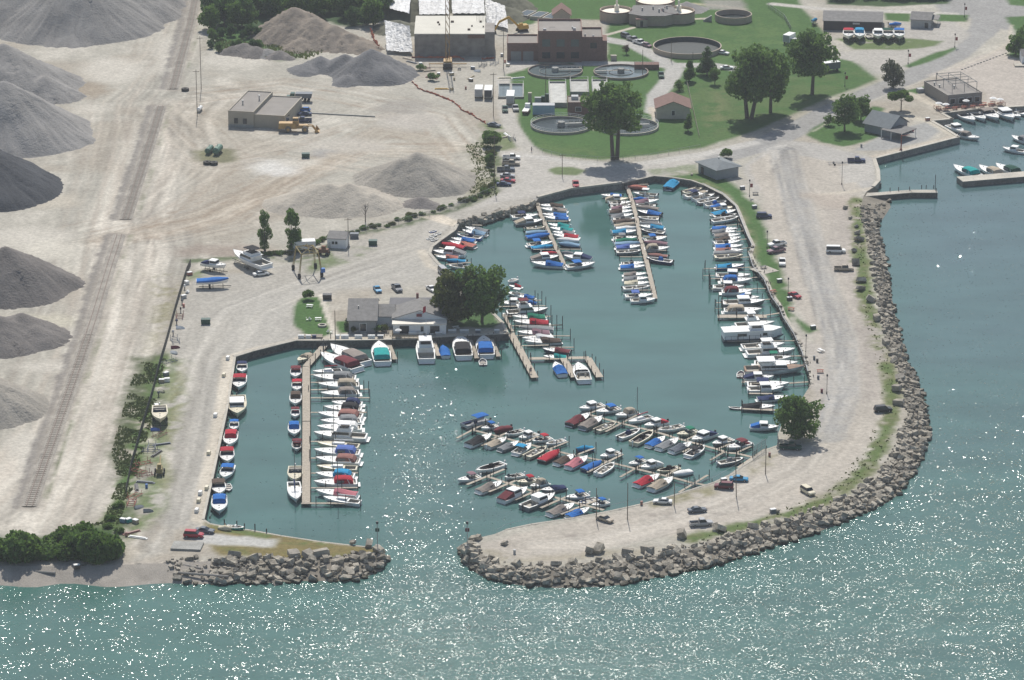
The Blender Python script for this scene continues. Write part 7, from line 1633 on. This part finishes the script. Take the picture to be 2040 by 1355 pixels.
# right hand piers
def pier(label, pts, wd, h, name='pier', m_=SWD, cap_=CONC):
    W = [P(*q, h) for q in pts]; o = Vector((W[0].x, W[0].y, 0)); r = thing(name, label, 'pier', o, 0, 'concrete piers on the right'); a = MB(); b = MB()
    for p, q in zip(W, W[1:]): strip(a, p, q, wd, -1.5, h-.2, o); strip(b, p, q, wd+.2, h-.2, h, o)
    a.build('pier_wall', m_, r); b.build('deck', cap_, r); return r
t = pier('concrete pier running into the lake right of the launch ramp', [(1710,389),(1815,381),(1867,381)], 2.8, 1.7); o = t.location
for k, (x, y) in enumerate(((1773,381),(1790,380),(1812,379),(1836,376),(1845,376),(1860,376),(1865,382))): q = P(x, y, 1.7); MB().tube((q.x-o.x, q.y-o.y, 1.6), (q.x-o.x, q.y-o.y, 2.9), .12, 6).build('bollard', DSTEEL, t)
q = P(1863,378,1.7); MB().tube((q.x-o.x, q.y-o.y, 1.6), (q.x-o.x, q.y-o.y, 6.6), .1, 6).build('light_post', DSTEEL, t)
pier('wide detached concrete pier with boats behind it at the right edge', [(1912,357),(2060,345)], 5.2, 1.8)
pier('low ramp dock beside the launch ramp', [(1702,372),(1752,363)], 2.2, 1.4)
hc = thing('dock_hoist', 'rusty red dockside jib hoist on the channel wall', 'hoist', P(1795,300), 0); MB().tube((0,0,0),(0,0,5.2),.2,7).build('mast', mat('rust_red', (.28,.07,.05), .8), hc); MB().tube((0,0,4.9),(2.8,.4,5.1),.12,5).build('jib', mat('rust_red', (.28,.07,.05), .8), hc); MB().tube((0,0,0),(0,0,.7),.6,7,.25).build('base', mat('rust_red', (.28,.07,.05), .8), hc)
tl = thing('boat_trailer', 'empty grey boat trailer behind the dark blue pickup', 'trailer', P(1668,328), R(5)); m = MB(); m.tube((-3,-.8,.5),(1.5,-.8,.5),.07,4); m.tube((-3,.8,.5),(1.5,.8,.5),.07,4); m.tube((1.5,-.8,.5),(3.2,0,.5),.07,4); m.tube((1.5,.8,.5),(3.2,0,.5),.07,4); [m.tube((x,-.8,.5),(x,.8,.5),.06,4) for x in (-2.5,-1,.5)]; m.build('frame', STEEL, tl); [MB().tube((-1, s*1.0, .35), (-1, s*1.2, .35), .35, 10).build('wheel', TYRE, tl) for s in (-1, 1)]
for k in range(15):
    x = 1921+(1998-1921)*0+k*6.1; p = P(1917+k*6.2, 139-k*2.3); o = box(-.38, .38, -.14, .14, 0, .25).build('wheel_stop', CONC2, None); o.location = p; o.rotation_euler.z = R(38); tag(o, 'short dark kerb stop in the row beside the main road', 'wheel stop', 'wheel stops by the main road')

# ------------------------------------------------------------------ boats ashore
def cradle(r, L, B):
    m = MB(); 
    for x in (-L*.3, 0, L*.3):
        for s in (-1, 1): m.tube((x, s*B*.45, -1.2), (x, s*B*.28, .1), .07, 4)
        m.tube((x, -B*.45, -1.1), (x, B*.45, -1.1), .07, 4)
    m.tube((-L*.42, 0, -.9), (L*.55, 0, -.9), .1, 4); m.build('cradle', DSTEEL, r)
    for s in (-1, 1): MB().tube((-L*.1, s*B*.35, -.95), (-L*.1, s*B*.47, -.95), .34, 10).build('wheel', TYRE, r)
def ashore(stern, bow, typ, h, c, label, nm='boat_on_trailer', grp=None, up=1.3):
    # same builder, lifted on to a trailer; pixel points are read at deck height
    r = boat(stern, bow, typ, h, c, label, grp, LZ+up, name=nm); L = 7; hb = [o for o in r.children if o.name.startswith('hull')][0]; d = hb.dimensions; xs = [v.co.x for v in hb.data.vertices]; L = max(xs)-min(xs); ys = [v.co.y for v in hb.data.vertices]; cradle(r, L, max(ys)-min(ys)); return r
ashore((404,523),(450,530),'ht','white','navy','white cabin boat with navy aft canvas on a trailer in the yard'); ashore((528,530),(468,506),'fb','white','black','large white flybridge yacht on stands in the yard'); ashore((392,560),(456,558),'fc','white','blue','boat under a bright blue tarpaulin on a yard trailer')
ashore((318,812),(319,838),'cu','cream',None,'white boat with bow towards the viewer by the yard fence'); 
TB = 'boats on trailers before the warehouse'
for k, (x, c, t_) in enumerate(((1690,'red','cu'),(1712,'skyblue','cr'),(1749,'white','ht'),(1769,'darkgreen','cu'),(1791,'blue','cu'))): ashore((x,62),(x+.5,75),t_,'white',c if t_ != 'ht' else None,'white boat on a trailer by the warehouse, %s from the left' % ORD[k],'boat_on_trailer',TB)
ashore((1772,47),(1796,48),'fc','silver','blue','small blue covered boat right of the warehouse',up=.5); ashore((1618,40),(1628,38),'fc','white','skyblue','blue tarpaulin covered boat left of the warehouse'); ashore((1734,72),(1728,66),'dn','slate','gray','dark dinghy between the trailers by the warehouse',up=.3)
boat((236,1098),(243,1088),'dn','white','white','white dinghy pulled up at the pebble beach thicket',None,LZ-.2); boat((437,1049),(461,1054),'fc','cream','cream','cream upturned boat on the root of the short spit',None,LZ-.3); boat((452,1047),(486,1052),'op','teal','-','pale teal open boat on the root of the short spit',None,LZ-.3)
boat((1668,-40),(1660,-60),'dn','white','white','white dinghy far up the road beyond the warehouse',None,LZ)
AB = 'small boats ashore at the northwest corner'
for k, (x, y, c, cc) in enumerate(((863,459,'periwinkle','blue'),(872,464,'white','gray'),(864,468,'silver','gray'),(858,473,'white','slate'),(866,476,'silver','silver'))): boat((x-6,y),(x+6,y-2),'dn',c,cc,'%s dinghy drawn up on the yard edge, %s from the top' % ({'silver':'silvery','periwinkle':'blue'}.get(c,c), ORD[k]),AB,LZ-.1)
# clutter along the yard fence
rs = random.Random(21); JK = 'clutter along the yard fence'
def clutter(x, y, kind, c, label, ang=0):
    nm, ct = dict(box=('storage_box','box'), frame=('boat_cradle','cradle'), motor=('outboard_motor','outboard motor'), plank=('timber_stack','timber'), dinghy=('upturned_dinghy','dinghy'), drum=('oil_drum','drum'), reel=('cable_reel','reel'))[kind]
    t = thing(nm, label, ct, P(x, y), R(ang), JK); M_ = cm(c)
    if kind == 'box': MB().fr(-.7, .7, -.5, .5, 0, .9, c=.03).build('box', M_, t); MB().fr(-.75, .75, -.55, .55, .9, 1.0, a=.08, b=.08, c=.08).build('lid', cm('white'), t)
    elif kind == 'frame':
        m = MB(); [m.tube((a, -1, .3), (a, 1, .3), .08, 4) for a in (-2, -.7, .7, 2)]; [m.tube((-2.3, s, .3), (2.3, s, .3), .1, 4) for s in (-.9, .9)]; [m.tube((a, s, .3), (a, s*1.1, 1.5), .07, 4) for a in (-1.6, 1.6) for s in (-.9, .9)]; m.build('frame', M_, t)
    elif kind == 'motor': MB().fr(-.3, .3, -.25, .25, .9, 1.5, a=.08, b=.08, c=.06).build('cowl', M_, t); MB().fr(-.1, .1, -.1, .1, 0, .9).build('leg', DSTEEL, t)
    elif kind == 'plank': m = MB(); [m.fr(-2.4, 2.4, -.5+q*.25, -.3+q*.25, .02*q, .15+.02*q) for q in range(4)]; m.fr(-2, 2.2, -.3, .2, .21, .4); m.build('planks', M_, t)
    elif kind == 'drum': MB().tube((0,0,0),(0,0,.95),.33,10).tube((0,0,.95),(0,0,1.0),.35,10).build('drum', M_, t)
    elif kind == 'reel': MB().tube((0,-.5,.5),(0,-.4,.5),.5,12).tube((0,.4,.5),(0,.5,.5),.5,12).tube((0,-.4,.5),(0,.4,.5),.25,10).build('reel', M_, t)
    else: hull_mb(2.6, 1.1, .45).build('hull', M_, t).rotation_euler = (math.pi, 0, 0); t.location.z += .5
CN = {'salmon':'faded red','silver':'grey','rose':'rusty'}
fx = [(378,548,'box','salmon'),(372,566,'box','white'),(368,577,'motor','white'),(374,582,'dinghy','white'),(366,594,'box','silver'),(363,606,'motor','slate'),(366,612,'drum','salmon'),(360,622,'motor','black'),(358,632,'frame','rose'),(352,646,'motor','navy'),(360,655,'dinghy','white'),(345,668,'motor','silver'),(349,680,'frame','silver'),(350,694,'dinghy','maroon'),(345,704,'dinghy','white'),(337,722,'frame','slate'),(331,748,'box','gray'),(333,760,'box','white'),(322,762,'box','tan'),(320,780,'dinghy','cream'),(316,790,'motor','slate'),(312,812,'box','white'),(310,858,'dinghy','periwinkle'),
 (318,868,'frame','rose'),(302,892,'frame','silver'),(322,886,'plank','slate'),(300,900,'frame','slate'),(312,905,'plank','black'),(285,925,'frame','salmon'),(276,940,'frame','salmon'),(288,948,'frame','rose'),(290,962,'plank','slate'),(292,972,'drum','blue'),(272,972,'plank','black'),(268,990,'frame','salmon'),(262,1004,'frame','salmon'),(278,1012,'dinghy','silver'),(296,1020,'dinghy','gray'),(245,1040,'box','paleblue'),(256,1040,'box','teal'),(270,1042,'box','tan'),(262,1062,'plank','rose'),(252,1068,'drum','rose'),(275,1072,'plank','white')]
for k, (x, y, kd, c) in enumerate(fx): clutter(x, y, kd, c, '%s %s in the fence clutter, item %s from the far end' % (CN.get(c, c), dict(box='box', frame='cradle', motor='motor', plank='timber stack', dinghy='upturned dinghy', drum='drum', reel='reel')[kd], ('number '+str(k+1)) if 0 else (ORD[k] if k < 28 else ('twenty-ninth thirtieth thirty-first thirty-second thirty-third thirty-fourth thirty-fifth thirty-sixth thirty-seventh thirty-eighth thirty-ninth fortieth forty-first forty-second forty-third forty-fourth'.split()[k-28]))), rs.uniform(0, 180))
JK = 'materials on the building site'
for k, (x, y, kd, c) in enumerate(((812,118,'plank','tan'),(820,125,'plank','slate'),(838,130,'box','paleblue'),(846,136,'frame','rose'),(855,142,'plank','tan'),(874,150,'box','slate'),(860,156,'plank','rose'),(900,150,'box','gold'),(942,138,'box','slate'),(950,143,'dinghy','white'),(962,132,'frame','slate'),(938,155,'plank','gold'),(928,178,'drum','rose'),(985,128,'frame','silver'),(1006,125,'drum','salmon'),(1012,132,'box','cream'),(1005,156,'plank','cream'),(1032,156,'plank','white'),(900,180,'reel','gold'),(880,178,'plank','yellow'),(1000,112,'box','silver'),(905,160,'drum','gold'),(915,140,'reel','slate'),(938,162,'box','brown'),(1002,275,'plank','tan'),(1010,270,'plank','white'),(1020,279,'frame','slate'))):
    clutter(x, y, kd, c, '%s %s on the building site, item %s from the left pile' % (CN.get(c, c), dict(box='crate', frame='steel frame', plank='timber stack', dinghy='upturned skip', drum='drum', reel='cable reel')[kd], ORD[k]), rs.uniform(0, 180))
JK = 'waste bins and drums on the shores'
for k, (x, y, kd, c, l) in enumerate(((1278,1006,'drum','rose','rusty drum by the railing right of the timber pole'),(1025,1103,'drum','silver','grey barrel with white lid on the spit turning circle'),(1533,909,'drum','rose','rusty drum beside the spit gate'),(1442,960,'box','black','black box in front of the turquoise sedan'),(1479,377,'box','slate','dark bin behind the boathouse lawn'),(1503,415,'box','slate','dark bin on the verge above the blue suv'),(1553,562,'box','darkgreen','dark green bin beside the picnic pad'),(1573,598,'box','black','black bin under the lamp beside the red sedan'),(1620,655,'box','darkgreen','dark green toilet cabin near the gravel corner'),(1622,716,'drum','slate','dark drum beside the white picnic table'),(1628,722,'drum','black','black drum on the gravel work area'),(1630,755,'drum','slate','slate drum beside the work area lamp'),(1637,782,'drum','maroon','maroon drum near the round tree'),(1848,240,'box','rose','rusty box beside the lamp on the channel path'),(1716,293,'drum','gray','grey tub planter at the tip of the corner lawn'),(1540,1021,'box','slate','dark stone box on the spit verge'),(153,1132,'box','brown','small dark box standing on the pebble beach'))):
    clutter(x, y, kd, c, l, 20)
# dock boxes on the terrace
for k, (x, w_, c) in enumerate(((600,12,'white'),(614,10,'white'),(626,8,'navy'),(672,9,'white'),(687,15,'white'),(714,15,'white'),(740,14,'white'),(758,12,'gray'),(824,20,'white'),(836,12,'white'),(874,14,'silver'),(901,16,'silver'),(925,18,'silver'),(952,10,'slate'),(990,10,'silver'))):
    y = 674 if x < 770 else (668 if x < 900 else 663); r = thing('dock_box', '%s dock box on the terrace edge, %s from the left' % (CN.get(c, c), ORD[k]), 'dock box', P(x, y), 0, 'dock boxes on the terrace'); ww = w_/14.5; MB().fr(-ww, ww, -.4, .4, 0, .8, c=.03).build('box', cm(c), r); MB().fr(-ww-.05, ww+.05, -.45, .45, .8, .95, a=.05, b=.05, c=.1).build('lid', cm('white') if c != 'navy' else cm('navy'), r)
for k, (x, y) in enumerate(((395,985),(392,1000),(388,1020),(408,975),(450,716),(442,750),(425,830),(412,905))): MB; r = thing('quay_box', '%s box or pump on the long concrete quay, %s listed' % ('white' if k % 2 == 0 else 'pale', ORD[k]), 'dock box', P(x+4, y), R(80), 'boxes on the long quay'); MB().fr(-.7, .7, -.45, .45, 0, .9, c=.05).build('box', cm('white' if k % 2 == 0 else 'cream'), r)
# bollards, tyres along the quay
for k in range(24):
    t_ = k/23; x = 410+(466-410)*t_; y = 1022+(725-1022)*t_; p = P(x+2, y); o = ring(MB(), .2, .42, 0, .25, 10).build('hanging_fender', TYRE, None); o.location = (p.x+.6, p.y, .8); o.rotation_euler = (0, math.pi/2, 0); tag(o, 'old black tyre fender hanging on the long concrete quay', 'fender', 'fenders of the quay')
# picnic tables
for x, y, a, l, c in ((617,612,-8,'white picnic table at the far end of the clubhouse lawn','white'),(634,638,5,'white picnic table in the middle of the clubhouse lawn','white'),(1635,701,-60,'white picnic table on the east shore gravel','white'),(1755,900,0,'',''),(1576,618,-20,'redwood picnic table on the pad beside the gangway','red'),(1540,583,30,'redwood picnic table beside the east shore slips','red'),(1634,742,0,'orange brown picnic table beside the work area lamp','red'),(908,655,25,'white bench table on the lawn beside the clubhouse','white'),(1521,535,20,'dark picnic table on the concrete pad','black'),(1505,388,0,'dark picnic table beside the lamp post verge','black'),(876,619,0,'redwood table under the shade tree','red')):
    if l: picnic(P(x, y), R(a), l, dict(white=cm('white'), red=TRED, black=cm('black'))[c], None)
o = box(-3.2, 3.2, -3, 3, 0, .06).build('concrete_pad', CONC, None); o.location = P(1522,538)+Vector((0,0,.03)); o.rotation_euler.z = R(-55); tag(o, 'pale concrete pad under the dark picnic table', 'pad')
o = box(-3.6, 3.6, -2.4, 2.4, 0, .5).build('concrete_slab', CONC2, None); o.location = P(373,1090); o.rotation_euler.z = R(-6); tag(o, 'big flat concrete slab lying in front of the red suv', 'concrete slab')
ft = thing('fire_ring', 'round pale stone fire ring on the clubhouse lawn', 'fire ring', P(642,650)); ring(MB(), .8, 1.25, 0, .5, 14).build('stone_ring', CONC, ft); disc(.8, .1, 14).build('ash', DSTEEL, ft)
bn = thing('timber_bench_box', 'slatted timber platform beside the lawn and terrace', 'platform', P(624,672)); [MB().fr(-2.6, 2.6, -1.2+q*.9, -.6+q*.9, .1, .5).build('step', WOOD, bn) for q in range(3)]
for k, (x, y) in enumerate(((612,639),(618,638),(653,663),(660,664))): c = thing('lawn_chair', 'white lawn chair on the clubhouse lawn, %s from the left' % ORD[k], 'chair', P(x, y), k, 'white lawn chairs'); MB().fr(-.3, .3, -.3, .3, .35, .42).build('seat', cm('white'), c); MB().fr(-.3, -.22, -.3, .3, .42, .95).build('backrest', cm('white'), c); [MB().fr(a-.03, a+.03, b-.03, b+.03, 0, .35).build('leg', cm('white'), c) for a in (-.27, .27) for b in (-.27, .27)]
# hose along the bulkhead, timbers on the beach
m = MB(); m.path([tuple(P(*q)+Vector((0,0,.12))) for q in ((1400,366),(1438,384),(1464,408),(1474,432),(1489,470),(1498,488),(1492,506),(1500,530),(1522,557),(1537,592),(1552,612),(1560,632),(1582,666),(1598,702),(1610,742))], .13, 6); tag(m.build('white_hose', cm('silver'), None), 'pale pipe running along the top of the timber bulkhead', 'pipe')
for k, (a, b) in enumerate((((355,1136),(455,1144)),((20,1127),(60,1131)),((70,1134),(110,1137)),((1755,612),(1778,622)),((345,1170-50),(400,1128)),((232,1085),(270,1060)))):
    p, q = P(*a)-Vector((0,0,.9)), P(*b)-Vector((0,0,.9)); p.z += .4 if k > 2 else 0; o = MB().tube((0,0,.3), tuple(q-p+Vector((0,0,.3))), .3, 7).build('driftwood_log', mat('driftwood', (.33,.31,.28), .9), None); o.location = p; tag(o, ('long grey log lying on the beach below the short spit','grey log near the left edge of the beach','thin grey log in the middle of the beach','dark timber beam jutting over the right hand rocks','grey log at the top of the rubble by the slab','pale beam leaning beside the beach thicket')[k], 'log')
m = MB(); [m.tube(tuple(P(x, y)-Vector((0,0,3))), tuple(P(x, y)+Vector((0,0,h))), .14, 6) for x, y, h in ((447,1046,1.5),(472,1050,1.6),(487,1052,1.2),(508,1056,1.6),(531,1061,1.0))]
for k, p_ in enumerate(m.pieces('mooring_post', PILE, None)): tag(p_, 'dark mooring post off the short spit, %s from the left' % ORD[k], 'post', 'mooring posts of the short spit')
# dead tree by the sand pile
t = thing('dead_tree', 'bare dead tree in front of the pale sand pile', 'tree', P(728,443)); m = MB(); m.tube((0,0,0),(0,0,4),.16,6,.1); rs = random.Random(2)
for k in range(14): z = rs.uniform(2, 4.5); a = rs.uniform(0, 6.28); m.tube((0,0,z), (math.cos(a)*1.4, math.sin(a)*1.4, z+rs.uniform(1.4, 3)), .06, 4, .02)
m.build('branches', BARK, t)
# people on the long clubhouse dock
def person(p, label, rz, top, legs):
    r = thing('person', label, 'person', p, rz)
    me = bpy.data.meshes.new('body'); J = [((0,0,.95),.13),((0,0,1.2),.14),((0,0,1.42),.16),((0,0,1.54),.06),((0,0,1.66),.10),((0,.1,.88),.10),((.03,.11,.5),.07),((0,.12,.06),.05),((.12,.12,.03),.04),((0,-.1,.88),.10),((.06,-.11,.5),.07),((-.02,-.12,.06),.05),((.10,-.12,.03),.04),((0,.2,1.4),.06),((.05,.26,1.12),.045),((.18,.24,.92),.035),((0,-.2,1.4),.06),((.05,-.26,1.12),.045),((.18,-.24,.92),.035)]
    Ed = [(0,1),(1,2),(2,3),(3,4),(0,5),(5,6),(6,7),(7,8),(0,9),(9,10),(10,11),(11,12),(2,13),(13,14),(14,15),(2,16),(16,17),(17,18)]
    me.from_pydata([j[0] for j in J], Ed, []); o = bpy.data.objects.new('body', me); col.objects.link(o); o.parent = r; me.materials.append(mat('skin', (.35,.2,.14), .6)); md = o.modifiers.new('skin', 'SKIN')
    for v, j in zip(me.skin_vertices[0].data, J): v.radius = (j[1], j[1])
    me.skin_vertices[0].data[0].use_root = True; o.modifiers.new('sub', 'SUBSURF').levels = 1
    MB().loft([[(rr*math.cos(q*.785)*.8, rr*math.sin(q*.785), z) for q in range(8)] for rr, z in ((.19,.93),(.19,1.2),(.25,1.42),(.14,1.52))]).build('shirt', cm(top,'cloth'), r)
    for s in (.105, -.105): MB().tube((0, s, .95), (.04, s*1.1, .48), .13, 8, .11).build('trouser_leg', cm(legs,'cloth'), r)
    MB().sph((-.01,0,1.72), .115, 8, 4).build('hair', cm('brown','cloth'), r)
person(ZP('h', 495, 1205, .95), 'person in dark clothes standing near the end of the clubhouse dock', 2.0, 'maroon', 'navy'); person(P(1059,303), 'person in grey walking on the plant driveway', .5, 'gray', 'navy')

# ------------------------------------------------------------------ haze
hz = MB().fr(-2500, 2500, -60, 4200, -3, 352).build('haze', None or bpy.data.materials.new('haze_air'), None); hz['kind'] = 'stuff'; hz['label'] = 'thin pale summer haze in the air over the harbour'; hz['category'] = 'haze'
hm_ = hz.data.materials[0]; hm_.use_nodes = True; t = hm_.node_tree; t.nodes.remove(t.nodes['Principled BSDF']); pv = t.nodes.new('ShaderNodeVolumePrincipled'); pv.inputs['Color'].default_value = (.86,.92,1,1); pv.inputs['Density'].default_value = .00008; pv.inputs['Anisotropy'].default_value = .25; t.links.new(pv.outputs[0], t.nodes['Material Output'].inputs['Volume'])
